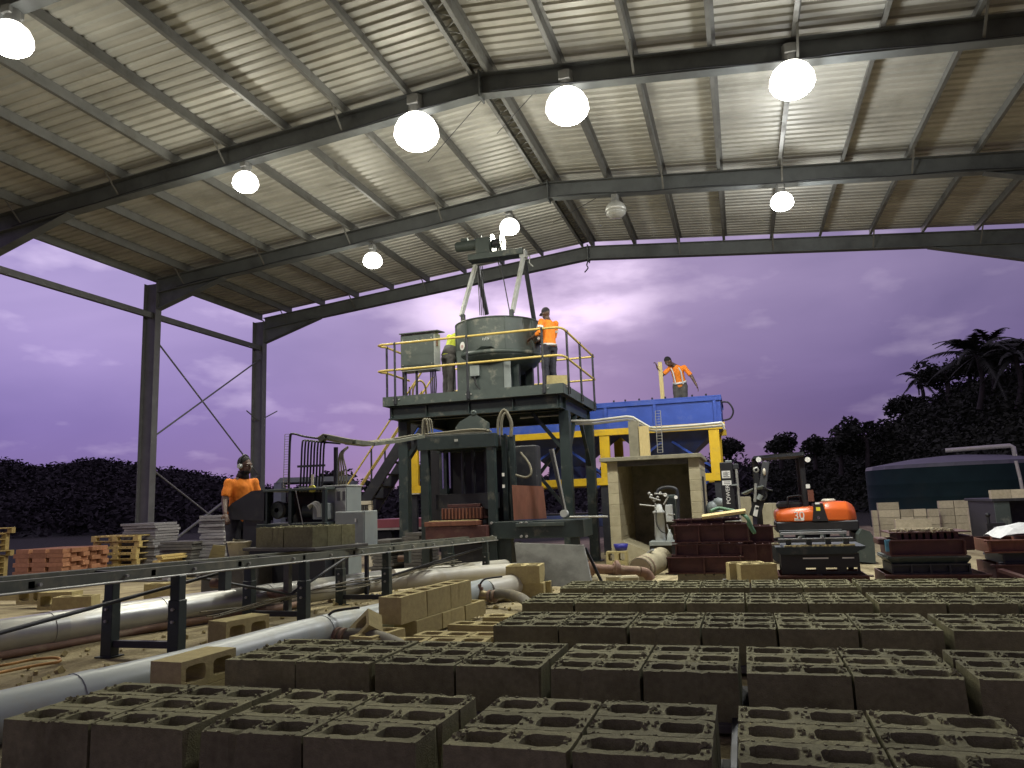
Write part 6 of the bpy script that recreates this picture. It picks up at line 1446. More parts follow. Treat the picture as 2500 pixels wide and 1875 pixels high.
# ------------------------------------------------------------------ stacks along the left side
def left_stacks():
    g = -.4
    # red blocks stacked with gaps
    T = 12.6; P = lambda u, v, t=T: at(u, v, t)
    k = 0; x0 = P(28, 1400).x; bm = MB().bx(-.19, .19, -.09, .09, 0, .088, .004).mesh('brick'); bm.materials.append(MATS['red_block'])
    zt = P(150, 1335).z; nz = int((zt - g) / .0915)
    x1 = P(152, 1400, T).x
    nx = 3; step = (x1 - x0) / nx
    for c in range(nz):
        for i in range(nx):
            if c % 2 and i in (2, 3) and False: continue
            gap = (c % 2 == 1)
            x = x0 + step * (i + .5); 
            w = step - (.10 if gap else .008)
            o = lay(bm, (x + (.02 if gap else 0), T + .1, g + c * .0915), 0, 'red brick in the front face of the stack, %s course from top, %s from left' % (ORD[min(15, nz - 1 - c)], ORD[i]), 'red bricks stacked on the left', name='brick', cat='brick'); o.scale = (w / .38, 1, 1)
        for j in range(4):      # right side face, headers standing back and forth
            y = T + .30 + j * .26; o = lay(bm, (x1 - .21 + (.05 if (c + j) % 2 else -.02), y, g + c * .0915), 0, 'red brick in the right face of the stack, %s course from top, %s from front' % (ORD[min(15, nz - 1 - c)], ORD[j]), 'red bricks stacked on the left', name='brick', cat='brick', ); o.scale = (1, 1.25 if (c % 2) else .9, 1)
    MB().bx(x0 + .02, x1 - .43, T + .21, T + 1.2, g, g + nz * .0915 - .01).thing('brick_stack_core', 'red_block', 'inner mass of the red brick stack on the left', 'brick stack')
    # pallets
    def pallet(x0, x1, y0, y1, z, m, label, grp='timber pallets stacked on the left'):
        R = thing('pallet', label, 'pallet', ((x0 + x1) / 2, (y0 + y1) / 2, z), group=grp)
        for y in (y0, (y0 + y1) / 2 - .05, y1 - .1):
            for x in (x0, (x0 + x1) / 2 - .07, x1 - .14): MB().bx(x, x + .14, y, y + .1, z + .021, z + .095).build('block', m, R)
            MB().bx(x0, x1, y, y + .1, z, z + .02).build('bottom_slat', m, R); MB().bx(x0, x1, y, y + .1, z + .0955, z + .112).build('bearer', m, R)
        n = 8
        for i in range(n): x = x0 + (x1 - x0 - .1) * i / (n - 1); MB().bx(x, x + .1, y0, y1, z + .1125, z + .130).build('top_slat', m, R)
    T = 14.1; a, b = P(228, 1380, T), P(330, 1380, T)
    n = int((P(280, 1308, T).z - g) / .131)
    for i in range(n): pallet(a.x - (.1 if i >= n - 2 else 0) + .02 * (i % 2), b.x + (.05 if i >= n - 2 else 0), T + .02 * (i % 3), T + 1.1, g + i * .1315, 'timber_yellow', 'yellow timber pallet, %s from the top of the pallet stack by the column' % ORD[n - 1 - i])
    T2 = 12.2
    for i in range(2): pallet(at(258 + i * 78, 1385, T2).x, at(333 + i * 78, 1385, T2).x, T2, T2 + .9, ground_z(0, T2) + 0, 'timber_grey', 'grey pallet on the ground before the board stacks, %s one' % ('left', 'right')[i])
    T3 = 13.2
    for i, v in enumerate((1398, 1352, 1305)): 
        z = at(0, v, T3).z; 
    for i in range(9): pallet(at(-190, 1350, T3).x, at(-78 + (14 if i in (4, 8) else 0), 1350, T3).x, T3, T3 + 1, g + i * .1315, 'timber_yellow', 'timber pallet at the far left edge, %s from the top' % ORD[8 - i])
    # production boards in stacks
    rr = random.Random(11)
    def boards(u0, u1, vtop, T, m, name, th=.045):
        a, b = at(u0, 1330, T).x, at(u1, 1330, T).x; z1 = at((u0 + u1) / 2, vtop, T).z; n = int((z1 - g) / th); me = MB().bx(-(b - a) / 2, (b - a) / 2, 0, .75, 0, th - .008, .004).mesh('production_board'); me.materials.append(MATS[m])
        k = min(n, 15); zb = g + (n - k) * th
        if n > k: MB().bx(a + .03, b - .03, T + .03, T + .70, g, zb - .001, .01).thing('timber_bearer', 'timber_dark', 'dark timber bearer under the %s' % name, 'bearer')
        for i in range(k):
            lay(me, ((a + b) / 2 + rr.uniform(-.04, .04), T + rr.uniform(-.03, .03), zb + i * th), rr.uniform(-.04, .04), '%s board, %s from top, in the %s' % ('yellowish' if 'yellow' in m else 'grey', ORD[k - 1 - i], name), 'boards stacked along the left', name='production_board', cat='board')
    boards(296, 378, 1277, 14.45, 'timber_grey', 'tall stack at the near column foot', .062)
    boards(390, 470, 1318, 13.6, 'timber_dark', 'low untidy stack between the columns', .06)
    boards(484, 545, 1256, 13.9, 'timber_grey', 'tall stack left of the operator', .062)
    boards(380, 395, 1352, 12.9, 'timber_yellow', 'small yellow pile by the low stack', .05)
    # loose brown panel and white hose end on the ground
    p = atz(530, 1350, -.1); MB().slab([atz(505, 1372, -.12), atz(545, 1375, -.12), at(548, 1332, 9.9), at(520, 1330, 9.9)], (.0, .03, 0)).thing('timber_sheet', 'slab', 'brownish panel leaning behind the conveyor by the operator', 'panel')
    # tan blocks on the ground beyond the conveyor, lower left
    for i, (u, v, rz) in enumerate(((105, 1470, 8), (160, 1483, 12), (30, 1462, 5), (400, 1462, 14), (185, 1499, 20), (340, 1540, 10))):
        q = atz(u, v, -.02); dry((q.x, q.y, .0 - .03 + (.1 if i in (0, 1) else 0)), 0, 'tan block lying beyond the conveyor, %s' % ('behind the big leg', 'right of the leg block', 'at the left edge', 'near the hanger plate', 'by the silver pipe', 'under the silver pipe')[i], i, rot=(math.pi / 2 if i in (0, 1) else 0, 0, RAD(rz)))
left_stacks()
# ------------------------------------------------------------------ people
def etube(mb, pts, rad, xdir, n=14):
    pts = [Vector(p) for p in pts]; L = len(pts); v = []; f = []; xdir = Vector(xdir)
    for i, p in enumerate(pts):
        d = (pts[min(i + 1, L - 1)] - pts[max(i - 1, 0)]).normalized(); x = (xdir - d * xdir.dot(d)).normalized(); y = d.cross(x)
        a, b = rad[i]
        v += [p + x * math.cos(6.28318 * k / n) * a + y * math.sin(6.28318 * k / n) * b for k in range(n)]
    for i in range(L - 1):
        for k in range(n): f.append((i * n + k, i * n + (k + 1) % n, (i + 1) * n + (k + 1) % n, (i + 1) * n + k))
    f += [tuple(range(n))[::-1], tuple(range((L - 1) * n, L * n))]
    mb.add(v, f, True)
def limb(mb, pts, rad, n=10, round_=True):
    pts = [Vector(p) for p in pts]; q = []; r = []
    for i in range(len(pts) - 1):
        for t in (0, .33, .66): q.append(pts[i].lerp(pts[i + 1], t)); r.append(rad[i] + (rad[i + 1] - rad[i]) * t)
    q.append(pts[-1]); r.append(rad[-1]); mb.tube(q, r, n)
    if round_:
        for p, rr in zip(pts, rad): mb.sph(p, rr * .99, 10, 6)
def vox(o, size, smooth=4):
    m = o.modifiers.new('remesh', 'REMESH'); m.mode = 'VOXEL'; m.voxel_size = size; m.use_smooth_shade = True
    if smooth: s = o.modifiers.new('smooth', 'SMOOTH'); s.iterations = smooth; s.factor = .5
def person(label, base, J, shirt, trousers, head='hair', stripes=(), sleeve=.75, collar=None, grip=(), size=1., group='workers in hi-vis shirts'):
    B = Vector(base); G = {k: (B + Vector(v) * size if k not in ('face', 'up', 'fl', 'fr') else Vector(v).normalized()) for k, v in J.items()}
    R = thing('person', label, 'person', B, group=group)
    face = G['face']; up = G.get('up', Vector((0, 0, 1))); side = face.cross(up).normalized(); up = side.cross(face).normalized()
    HM = Matrix((side, face, up)).transposed(); hc = G['head']
    sx = (G['shR'] - G['shL']).normalized(); hx = (G['hipR'] - G['hipL']).normalized(); ch, pe, ne = G['chest'], G['pelvis'], G['neck']
    b = MB()
    etube(b, [pe + (pe - ch).normalized() * .06, pe, pe.lerp(ch, .5), ch, ch.lerp(ne, .7), ne], [(.12, .09), (.15, .105), (.135, .095), (.155, .11), (.10, .075), (.06, .06)], (sx + hx))
    limb(b, [ne - (hc - ne) * .2, hc], [.056, .05])
    H = lambda x, y, z: hc + HM @ Vector((x, y, z))
    b.sph(H(0, -.012, .02), .1, 14, 10, (.76, .96, 1.06), HM); b.sph(H(0, .025, -.045), .07, 12, 8, (.84, .98, 1.05), HM); b.sph(H(0, .045, -.088), .032, 8, 6, (1.1, 1, .8), HM)
    b.sph(H(0, .098, -.018), .016, 8, 6, (.9, 1.2, 1.5), HM); b.sph(H(0, .082, .022), .03, 8, 5, (1.9, .6, .5), HM); b.sph(H(0, .085, -.058), .018, 8, 5, (1.5, .6, .7), HM)
    for s in (-1, 1): b.sph(H(s * .078, -.01, -.012), .026, 8, 6, (.4, .8, 1.2), HM)
    for s in ('L', 'R'):
        sh, el, wr = G['sh' + s], G['el' + s], G['wr' + s]; limb(b, [sh, el, wr], [.056, .042, .029])
        fd = G.get('f' + s.lower(), (wr - el).normalized()); aw = Vector((0, 0, 1)).cross(fd); aw = aw.normalized() if aw.length > .2 else Vector((1, 0, 0)); nn = fd.cross(aw).normalized()
        Mh = Matrix((aw, fd, nn)).transposed(); pc = wr + fd * .052
        b.sph(pc, .05, 10, 6, (.86, 1.1, .34), Mh)
        curl = 1.0 if s in grip else .35
        for i, ln in enumerate((.068, .078, .074, .058)):
            k0 = pc + aw * (-.030 + .020 * i) + fd * .044; k1 = k0 + (fd * math.cos(curl * .7) - nn * math.sin(curl * .7)) * ln * .5; k2 = k1 + (fd * math.cos(curl * 1.7) - nn * math.sin(curl * 1.7)) * ln * .5
            b.tube([k0, k1, k2], [.0105, .0098, .0085], 8)
        t0 = pc + aw * -.038 - fd * .02; t1 = t0 + (aw * -.6 + fd * .7 - nn * .3).normalized() * .04; b.tube([t0, t1, t1 + (fd * .8 - nn * .5 * curl).normalized() * .028], [.013, .0115, .0095], 8)
        hp, kn, an = G['hip' + s], G['kn' + s], G['an' + s]; limb(b, [hp, kn, an], [.082, .052, .038])
    o = b.build('body', 'skin', R); vox(o, .0095, 2)
    # eyes
    for s in (-1, 1): MB().sph(H(s * .031, .0805, .006), .0095, 8, 6).build('eye', 'white_paint', o); 
    for s in (-1, 1): MB().sph(H(s * .031, .0865, .006), .0065, 6, 5).build('pupil', 'hair', o)
    # shirt
    c = MB(); etube(c, [pe + (pe - ch).normalized() * .05, pe.lerp(ch, .12), pe.lerp(ch, .5), ch, ch.lerp(ne, .50), ch.lerp(ne, .92)], [(.160, .126), (.160, .123), (.150, .116), (.162, .124), (.124, .096), (.070, .066)], (sx + hx), 18)
    for s in ('L', 'R'):
        sh, el, wr = G['sh' + s], G['el' + s], G['wr' + s]; en = sh.lerp(el, min(1, sleeve)) if sleeve <= 1 else el.lerp(wr, sleeve - 1)
        pts = [ch.lerp(sh, .75), sh, en] if sleeve <= 1 else [ch.lerp(sh, .75), sh, el, en]
        limb(c, pts, [.070, .060, .060] if sleeve <= 1 else [.074, .064, .055, .044], round_=False); c.sph(sh, .065, 10, 6)
    o = c.build('shirt', shirt, R); vox(o, .016, 5)
    nz = o.modifiers.new('folds', 'DISPLACE'); tx = bpy.data.textures.new('fold', 'CLOUDS'); tx.noise_scale = .075; nz.texture = tx; nz.strength = .016; nz.mid_level = .5; nz.texture_coords = 'LOCAL'
    if collar:
        k = MB(); d = (hc - ne).normalized(); q = ch.lerp(ne, .80); k.tube([q, q + d * .05, q + d * .075], [.090, .074, .078], 14, cap=False); oo = k.build('collar', collar, R); sm = oo.modifiers.new('t', 'SOLIDIFY'); sm.thickness = .012
    # trousers
    t = MB(); ax = (pe - ch).normalized(); etube(t, [pe - ax * .05, pe + ax * .06, pe + ax * .13], [(.160, .118), (.168, .125), (.13, .11)], hx, 16)
    for s in ('L', 'R'):
        hp, kn, an = G['hip' + s], G['kn' + s], G['an' + s]; limb(t, [hp, kn, an + Vector((0, 0, .03))], [.108, .078, .066], 12)
    o = t.build('trousers', trousers, R); vox(o, .017, 4)
    nz = o.modifiers.new('folds', 'DISPLACE'); nz.texture = tx; nz.strength = .02; nz.mid_level = .5; nz.texture_coords = 'LOCAL'
    for s in ('L', 'R'):
        an = G['an' + s]; to = G['to' + s]; d = (to - an); d.z = 0; d.normalize(); k = MB(); zb = an.z - .085
        etube(k, [Vector((an.x, an.y, zb)) - d * .06 + Vector((0, 0, .05)), Vector((an.x, an.y, zb + .055)), Vector((an.x, an.y, zb + .05)) + d * .10, Vector((an.x, an.y, zb + .036)) + d * .18], [(.036, .044), (.045, .052), (.048, .044), (.036, .030)], d.cross(Vector((0, 0, 1))), 12)
        limb(k, [Vector((an.x, an.y, zb + .06)), an + Vector((0, 0, .09))], [.052, .056]); k.build('boot', 'black', R)
    if head in ('hair', 'muffs'):
        k = MB(); k.sph(H(0, -.022, .042), .1, 14, 10, (.80, .95, .98), HM); o = k.build('hair', 'hair', R)
        k2 = MB()
    if head == 'muffs':
        k = MB(); k.tube([H(math.cos(a) * .094, -.005, .015 + math.sin(a) * .135) for a in [math.pi * i / 12 for i in range(13)]], .010, 6); mf = k.build('ear_muffs', 'black', R)
        for s in (-1, 1): MB().cyl(H(s * .072, -.005, -.005), H(s * .108, -.005, -.005), .036, .030, n=14).build('ear_cup', 'pale_grey', mf)
        MB().sph(H(0, .028, -.075), .062, 10, 6, (.98, 1.02, .62), HM).build('beard', 'hair', R)
    if head == 'cap':
        k = MB(); k.sph(H(0, -.015, .04), .1, 14, 10, (.84, 1.0, .95), HM); cp = k.build('cap', 'cap_cloth', R)
        k = MB(); k.slab([H(-.06, .075, .05), H(.06, .075, .05), H(.05, .15, .035), H(-.05, .15, .035)], up * .008); k.build('peak', 'cap_cloth', cp)
    for (kind, m) in stripes:
        if kind in ('waist', 'hem', 'lower'):
            k = MB()
            if kind == 'waist': q = pe.lerp(ch, .10); etube(k, [q, q + (ch - pe).normalized() * .05], [(.180, .140)] * 2, (sx + hx), 20)
            if kind == 'hem': q = pe.lerp(ch, -.05); etube(k, [q, q + (ch - pe).normalized() * .045], [(.180, .142)] * 2, (sx + hx), 20)
            if kind == 'lower': q = pe.lerp(ch, -.04); etube(k, [q, q + (ch - pe) * .52], [(.182, .143), (.174, .134)], (sx + hx), 20)
            k.build('waist_band', m, R)
        if kind == 'braces':
            fr = sx.cross(ch - pe).normalized(); fr = -fr if fr.dot(face) < 0 else fr
            for s in (-1, 1):
                for g_ in (1, -1):
                    a = pe.lerp(ch, .1) + sx * s * .09 + fr * g_ * .122; d_ = ch + sx * s * .10 + fr * g_ * .118; e_ = ch.lerp(ne, .62) + sx * s * .095 + fr * g_ * .068
                    MB().tube([a, d_, e_], .020, 6).build('reflective_band', m, R)
        if kind == 'armband':
            for s in ('L', 'R'): a = G['sh' + s].lerp(G['el' + s], .45); MB().cyl(a, a + (G['el' + s] - G['sh' + s]).normalized() * .05, .070, n=14).build('reflective_band', m, R)
    return R
# operator at the desk
T = 8.80; q = at(582, 1400, T); gz = ground_z(0, T)
person('operator in orange shirt and ear muffs standing at the control desk', (q.x, T, gz),
       dict(pelvis=(0, 0, .98), chest=(.03, -.01, 1.38), neck=(.05, -.01, 1.54), head=(.085, -.02, 1.655), face=(1, -.18, -.04), shL=(.115, .15, 1.44), shR=(-.055, -.165, 1.435),
            elR=(-.045, -.25, 1.21), wrR=(.06, -.37, 1.05), fr=(.5, -.25, -.75), elL=(.15, .20, 1.20), wrL=(.30, .08, 1.07), fl=(1, -.1, -.25),
            hipL=(.04, .09, .93), hipR=(-.03, -.09, .93), knL=(.07, .11, .52), knR=(.0, -.11, .52), anL=(.04, .12, .085), anR=(-.03, -.12, .085), toL=(.2, .1, .02), toR=(.15, -.15, .02)),
       'hiviz_orange', 'navy_cloth', 'muffs', collar='cap_cloth', sleeve=.80, size=1.02)
# worker bending into the mixer, seen from behind on the left
T = 14.75; q = at(1098, 950, T)
person('worker in yellow shirt leaning into the mixer drum from the left', (q.x - .03, T, 3.076),
       dict(pelvis=(.02, 0, .97), chest=(.10, .12, 1.33), neck=(.17, .20, 1.46), head=(.22, .28, 1.55), face=(.6, .8, -.35), shL=(-.05, .24, 1.42), shR=(.27, .02, 1.41),
            elR=(.36, .16, 1.20), wrR=(.33, .36, 1.26), elL=(.05, .42, 1.26), wrL=(.26, .45, 1.28), hipL=(-.06, .05, .93), hipR=(.09, -.05, .93), knL=(-.07, .08, .51), knR=(.08, -.02, .51), anL=(-.08, .03, .085), anR=(.07, -.06, .085), toL=(.0, .2, 0), toR=(.15, .1, 0)),
       'hiviz_yellow', 'grey_cloth', 'cap', stripes=(('lower', 'grey_cloth'),), sleeve=1.6)
# worker on the right of the mixer
T = 14.72; q = at(1345, 940, T)
person('worker in cap and orange shirt standing right of the mixer', (q.x, T, 3.076),
       dict(pelvis=(0, 0, .97), chest=(0, .0, 1.36), neck=(-.01, .01, 1.52), head=(-.05, .02, 1.645), face=(-.75, .6, -.35), shL=(-.10, -.17, 1.45), shR=(.12, .17, 1.45),
            elL=(-.13, -.26, 1.20), wrL=(-.30, -.16, 1.14), elR=(.05, .28, 1.2), wrR=(-.20, .25, 1.15), hipL=(-.05, -.08, .93), hipR=(.05, .08, .93), knL=(-.08, -.09, .51), knR=(.02, .10, .51), anL=(-.05, -.10, .085), anR=(.05, .10, .085), toL=(-.2, 0, 0), toR=(-.1, .2, 0)),
       'hiviz_orange', 'navy_cloth', 'cap', stripes=(('hem', 'reflective'), ('armband', 'reflective')), sleeve=1.5)
# worker on the bin with a plank
T = BT + .85; q = at(1660, 960, T); zf = BZT - .46
person('worker in bright orange shirt bending on the blue bin with a plank', (q.x, T, zf),
       dict(pelvis=(.02, 0, .90), chest=(-.02, -.12, 1.24), neck=(-.10, -.22, 1.38), head=(-.21, -.30, 1.455), face=(-.55, -.55, -.75), up=(-.5, -.3, .8), shR=(-.19, -.16, 1.32), shL=(.16, -.16, 1.31),
            elR=(-.38, -.24, 1.14), wrR=(-.50, -.26, 1.36), fr=(-.25, 0, 1), elL=(.33, -.18, 1.05), wrL=(.43, -.24, .82), fl=(.35, 0, -1), hipL=(.10, 0, .86), hipR=(-.07, 0, .86), knL=(.11, -.06, .47), knR=(-.08, -.06, .47), anL=(.11, .0, .085), anR=(-.08, .0, .085), toL=(.13, -.2, 0), toR=(-.1, -.2, 0)),
       'hiviz_orange', 'grey_cloth', 'hair', stripes=(('waist', 'reflective'), ('braces', 'reflective')), sleeve=.85, grip=('R',))
a = at(1618, 966, T - .26); b = at(1611, 884, T - .26)
MB().bar((a.x, T - .26, zf + .0), (b.x, T - .26, b.z), .10, .045, up=(0, 1, 0)).thing('timber_plank', 'timber_new', 'upright timber plank held by the worker on the blue bin', 'plank')
# ------------------------------------------------------------------ far things between the machines
def far_things():
    # flat roofed shelter far left
    D = 34.; P = lambda u, v: atd(u, v, D); a, b = P(672, 1170), P(860, 1170)
    R = thing('open_shed', 'grey flat roofed open shed far behind the hose rack', 'shed', ((a.x + b.x) / 2, (a.y + b.y) / 2, -.4))
    d = (b - a).normalized(); nrm = Vector((-d.y, d.x, 0))
    zt = P(700, 1166).z; zb = P(700, 1178).z
    MB().slab([Vector((a.x, a.y, zb)), Vector((b.x, b.y, zb)), Vector((b.x, b.y, zt)), Vector((a.x + d.x * .2, a.y + d.y * .2, zt))], nrm * 3.).build('roof', 'grey_paint', R)
    for t in (.02, .5, .96): q = a.lerp(b, t); MB().bx(q.x - .18, q.x + .18, q.y + .05, q.y + .4, -.4, zb - .002).build('pillar', 'grey_paint', R)
    q0, q1 = a.lerp(b, .25) + nrm * 2.8, a.lerp(b, 1) + nrm * 2.8; MB().slab([Vector((q0.x, q0.y, -.4)), Vector((q1.x, q1.y, -.4)), Vector((q1.x, q1.y, zb - .1)), Vector((q0.x, q0.y, zb - .1))], nrm * .1).build('back_wall', 'pale_grey', R)
    # pale steel frame by the stair foot
    T = 15.4; P = lambda u, v: at(u, v, T); R = thing('steel_rack', 'pale steel frame standing at the foot of the stair', 'frame', P(888, 1290))
    for u in (872, 903): q = P(u, 1260); MB().bx(q.x - .04, q.x + .04, T, T + .08, -.4, P(u, 1233).z, .004).build('post', 'white_plastic', R)
    a, b = P(868, 1233), P(906, 1233); MB().bx(a.x, b.x, T, T + .08, a.z + .001, a.z + .08, .004).build('top_bar', 'white_plastic', R)
    for i in range(4): q = P(877 + 6 * i, 1250); MB().bx(q.x - .012, q.x + .012, T + .02, T + .05, -.1, a.z - .001).build('bar', 'timber_dark', R)
    # low red trailer seen under the platform
    T = 24.; P = lambda u, v: at(u, v, T); R = thing('trailer', 'low pinkish red trailer bed far behind the press', 'trailer', (P(1000, 1290).x, T + .8, -.4))
    a, b = P(900, 1290), P(1130, 1262); MB().bx(a.x, b.x, T, T + 1.8, a.z, b.z, .01).build('bed', 'pink_steel', R)
    MB().bx(a.x - .05, b.x + .05, T - .03, T + 1.83, a.z - .07, a.z - .003).build('chassis', 'white_plastic', R)
    for x in (a.x + .5, a.x + 1.4, b.x - .6):
        for y in (T + .1, T + 1.5): MB().cyl((x, y, -.4 + .33), (x, y + .2, -.4 + .33), .33, n=20).build('wheel', 'rubber', R)
    # dark timber stacks below the platform
    rr = random.Random(4); T = 19.2
    for s, (u0, u1, vt) in enumerate(((905, 955, 1312), (985, 1028, 1300))):
        a, b = at(u0, 1320, 13.2), at(u1, 1320, 13.2); z1 = at(u0, vt, 13.2).z; n = max(2, int((z1 + .33) / .06))
        me = MB().bx(-(b.x - a.x) / 2, (b.x - a.x) / 2, 0, .8, 0, .052, .004).mesh('production_board'); me.materials.append(MATS['timber_dark'])
        for i in range(n): lay(me, ((a.x + b.x) / 2 + rr.uniform(-.05, .05), 13.2, -.33 + i * .06), rr.uniform(-.05, .05), 'dark board in the stack %s the left tower leg, %s from the top' % (('left of', 'right of')[s], ORD[min(15, n - 1 - i)]), 'dark boards stacked by the tower leg', name='production_board', cat='board')
    # concrete blocks far behind the breaker
    for i, (u0, u1, v0, v1) in enumerate(((1803, 1833, 1262, 1212), (1858, 1886, 1270, 1228), (1888, 1898, 1275, 1228))):
        T = 20.; a, b = at(u0, v0, T), at(u1, v1, T); MB().bx(a.x, b.x, T, T + .6, -.4, b.z, .02).thing('concrete_cube', 'concrete', ('left', 'middle', 'right')[i] + ' of three concrete cubes behind the excavator arm', 'concrete cube', 'concrete cubes behind the excavator arm')
    # plastic sheeting bundle beside the shelter
    mb = MB(); q = at(1748, 1225, 15.2); rr = random.Random(9)
    for i in range(10): mb.sph((q.x + rr.uniform(-.1, .1), 15.2 + rr.uniform(0, .3), -.3 + i * .12), .16, 8, 5, (.8, .6, rr.uniform(.6, 1.2)))
    mb.thing('plastic_bundle', 'grey_paint', 'grey bundle of plastic sheeting beside the shelter', 'bundle')
far_things()

# ------------------------------------------------------------------ hills and trees
LEAFM = {}
def leafcloud(mb, c, r, n, size, rd, flat=1.):
    for k in range(n):
        while True:
            d = Vector((rd.gauss(0, 1), rd.gauss(0, 1), rd.gauss(0, 1)))
            if d.length > .01: break
        d.normalize(); d *= r * rd.uniform(.55, 1.0) ** .5; d.z *= flat
        p = c + d; a = Vector((rd.uniform(-1, 1), rd.uniform(-1, 1), rd.uniform(-.6, .6))).normalized(); b = a.cross(Vector((rd.uniform(-1, 1), rd.uniform(-1, 1), rd.uniform(-1, 1)))).normalized(); s = size * rd.uniform(.6, 1.3)
        mb.add([p - a * s, p + b * s * .45, p + a * s, p - b * s * .45], [(0, 1, 2, 3)])
def hill(name, prof, foot, back, m, lab, leaf_n, leaf_s, matl, seed, blob=2.):
    # prof: (u, v, distance) of the ridge line; foot and back: run in front of and behind the ridge
    rd = random.Random(seed); cols = []
    P = []
    for i in range(len(prof) - 1):
        for k in range(6):
            t = k / 6; P.append(tuple(prof[i][j] + (prof[i + 1][j] - prof[i][j]) * t for j in range(3)))
    P.append(prof[-1]); NJ = 9
    for (u, v, D) in P:
        r_ = atd(u, v, D); h = r_.z; dirn = Vector((r_.x, r_.y, 0)).normalized(); col = []
        for j in range(NJ):
            t = j / (NJ - 1)
            if t <= .6: q = t / .6; dd = D - foot * (1 - q); z = -.45 + (h - blob * .8 + .45) * (math.sin(q * math.pi / 2) ** 1.1)
            else: q = (t - .6) / .4; dd = D + back * q; z = h - blob * .8 - q * h * .5
            pos = dirn * dd; col.append(Vector((pos.x, pos.y, z + noise.noise(Vector((pos.x * .1, pos.y * .1, 1))) * .5 * (t > .1))))
        cols.append(col)
    v = [p for c in cols for p in c]; f = []
    for i in range(len(cols) - 1):
        for j in range(NJ - 1): f.append((i * NJ + j, i * NJ + j + 1, (i + 1) * NJ + j + 1, (i + 1) * NJ + j))
    mb = MB(); mb.add(v, f, True); me = mb.mesh('hill'); me.materials.append(MATS['hill_soil']); o = bpy.data.objects.new('hill', me); COL.objects.link(o); o['kind'] = 'structure'
    # bushes covering it: clumps of leaves over the slope and along the ridge
    mb = MB()
    for k in range(leaf_n):
        i = rd.random() * (len(cols) - 1); j = (rd.random() ** .7) * (NJ - 1) * .72; i0, j0 = int(i), int(j)
        c = cols[i0][j0].lerp(cols[min(i0 + 1, len(cols) - 1)][min(j0 + 1, NJ - 1)], rd.random())
        r = blob * rd.uniform(.35, 1.0); leafcloud(mb, c + Vector((0, 0, r * .25)), r, rd.randint(26, 44), leaf_s, rd, .8)
    me = mb.mesh('forest'); me.materials.append(MATS[matl]); o = bpy.data.objects.new('forest', me); COL.objects.link(o); o['kind'] = 'stuff'; o['label'] = lab; o['category'] = 'forest'
    return cols
hill('hill', [(-500, 1115, 150), (0, 1128, 130), (80, 1142, 130), (180, 1133, 130), (215, 1124, 130), (280, 1132, 125), (340, 1142, 120), (430, 1152, 120), (520, 1163, 120), (620, 1185, 130), (760, 1200, 140), (900, 1205, 140), (1010, 1190, 120), (1100, 1180, 120), (1250, 1170, 120), (1500, 1150, 110), (1800, 1120, 100)], 60, 60, None, 'dark wooded ridge stretching along the left horizon', 7000, .27, 'leaf_far', 3, 2.4)
hill('hill', [(1700, 1135, 80), (1800, 1130, 78), (1900, 1118, 75), (1990, 1108, 72), (2060, 1098, 66), (2130, 1062, 62), (2200, 1020, 60), (2260, 985, 58), (2330, 950, 56), (2400, 925, 54), (2500, 895, 52), (2700, 840, 50), (2950, 800, 50)], 13, 40, None, 'dense dark bush covering the hillside on the right', 5200, .15, 'leaf', 5, 1.5)
def tree(label, u, vb, vt, D, spread, seed, size=.16):
    rd = random.Random(seed); b = atd(u, vb, D); t = atd(u, vt, D); h = t.z - b.z
    R = thing('tree', label, 'tree', b, group='trees on the right skyline')
    mb = MB(); tips = []; trunk = [b - Vector((0, 0, 1)), b + Vector((.1, 0, h * .3)), b + Vector((-.05, .05, h * .6))]
    mb.tube(trunk, [.16, .12, .07], 7)
    for k in range(9):
        a = rd.random() * 6.28; s = b.lerp(t, rd.uniform(.25, .65)); e = s + Vector((math.cos(a) * spread * rd.uniform(.5, 1), math.sin(a) * spread * rd.uniform(.5, 1), h * rd.uniform(.1, .35))); mb.tube([s, s.lerp(e, .5) + Vector((0, 0, .1)), e], [.06, .045, .02], 5); tips.append(e)
    tips.append(t - Vector((0, 0, .4))); mb.build('trunk', 'bark', R)
    mb = MB()
    for e in tips:
        for q in range(3): leafcloud(mb, e + Vector((rd.uniform(-.4, .4), rd.uniform(-.4, .4), rd.uniform(-.3, .3))), rd.uniform(.3, .65), 60, size, rd, .8)
    mb.build('crown', 'leaf', R)
tree('small tree left of the twin topped tree on the right skyline', 1905, 1112, 1072, 60, .55, 1)
tree('slim twin topped tree on the skyline above the excavator', 1988, 1112, 1080, 58, .5, 2)
tree('round bushy tree right of the excavator on the skyline', 2050, 1120, 1072, 52, 1.0, 3)
tree('broad spreading tree on the skyline left of the hillside', 2115, 1100, 1028, 52, 1.5, 4)
tree('low dark tree just left of the bin leg on the skyline', 1780, 1120, 1078, 55, .9, 6)
tree('tree peeping over the hillside under the small palm', 2210, 1005, 978, 56, .7, 7)
tree('tree with ragged crown on the hill crest below the tall palm', 2310, 940, 895, 52, 1.2, 8)
tree('dark tree on the crest at the right edge', 2470, 900, 848, 52, 1.6, 9)
tree('dark tree on the crest between the palms', 2365, 930, 880, 54, 1.1, 10)
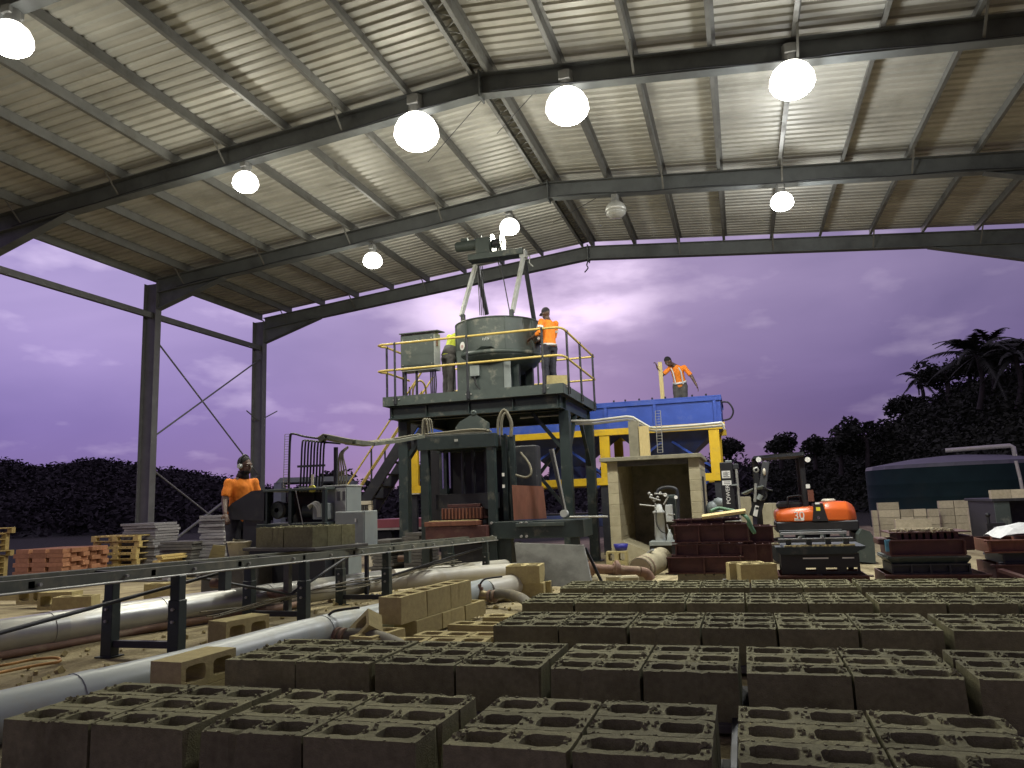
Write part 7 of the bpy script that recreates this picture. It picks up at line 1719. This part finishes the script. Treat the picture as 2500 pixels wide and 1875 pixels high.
tree('ragged tree by the left tower leg on the skyline', 925, 1215, 1172, 60, 1.0, 12)
tree('small tree behind the hose rack on the left skyline', 815, 1205, 1162, 55, .8, 13)
tree('small tree seen through the press frame on the left', 1035, 1200, 1135, 60, .9, 14)
def palm(label, u, v, D, L, seed, vb, n=19):
    rd = random.Random(seed); c = atd(u, v, D); base = atd(u + 6, vb, D)
    R = thing('palm_tree', label, 'palm', base, group='coconut palms on the right hill')
    mb = MB(); mb.tube(smooth_pts([base, base.lerp(c, .5) + Vector((.2, 0, 0)), c], 4), .14, 8, r1=.10); mb.build('trunk', 'bark', R)
    for k in range(n):
        a = 6.283 * k / n + rd.uniform(-.2, .2); el = rd.uniform(-.35, 1.25); ln = L * rd.uniform(.8, 1.1); d = Vector((math.cos(a), math.sin(a), 0)); mb = MB(); pts = []
        for i in range(9):
            t = i / 8; pts.append(c + d * (ln * t * math.cos(el * (1 - t * .35))) + Vector((0, 0, ln * (math.sin(el) * t - .62 * t * t))))
        mb.tube(pts, .022, 4, r1=.006)
        sd = d.cross(Vector((0, 0, 1)))
        for i in range(44):
            t = .1 + .9 * i / 43; q = pts[min(7, int(t * 8))].lerp(pts[min(8, int(t * 8) + 1)], t * 8 - int(t * 8)); w = L * .17 * math.sin(min(1, t * 1.15 + .12) * 3.0) + .06
            tg = (pts[min(8, int(t * 8) + 1)] - pts[min(7, int(t * 8))]).normalized()
            for s in (-1, 1):
                e = q + (sd * s * .8 + tg * .75 + Vector((0, 0, -.35 + rd.uniform(-.25, .1)))).normalized() * w; x = tg * .055
                mb.add([q - x, q + x, e], [(0, 1, 2)])
        mb.build('frond', 'palm_leaf', R)
palm('big coconut palm with full crown on the right hill crest', 2385, 868, 46, 3.3, 21, 1000, 21)
palm('tall coconut palm standing just behind the big palm', 2415, 842, 48, 2.4, 22, 1000, 15)
palm('small slim coconut palm standing apart on the right hill', 2243, 926, 56, 1.9, 23, 1000, 14)
palm('coconut palm at the right edge of the picture', 2478, 868, 45, 2.2, 24, 1000, 18)
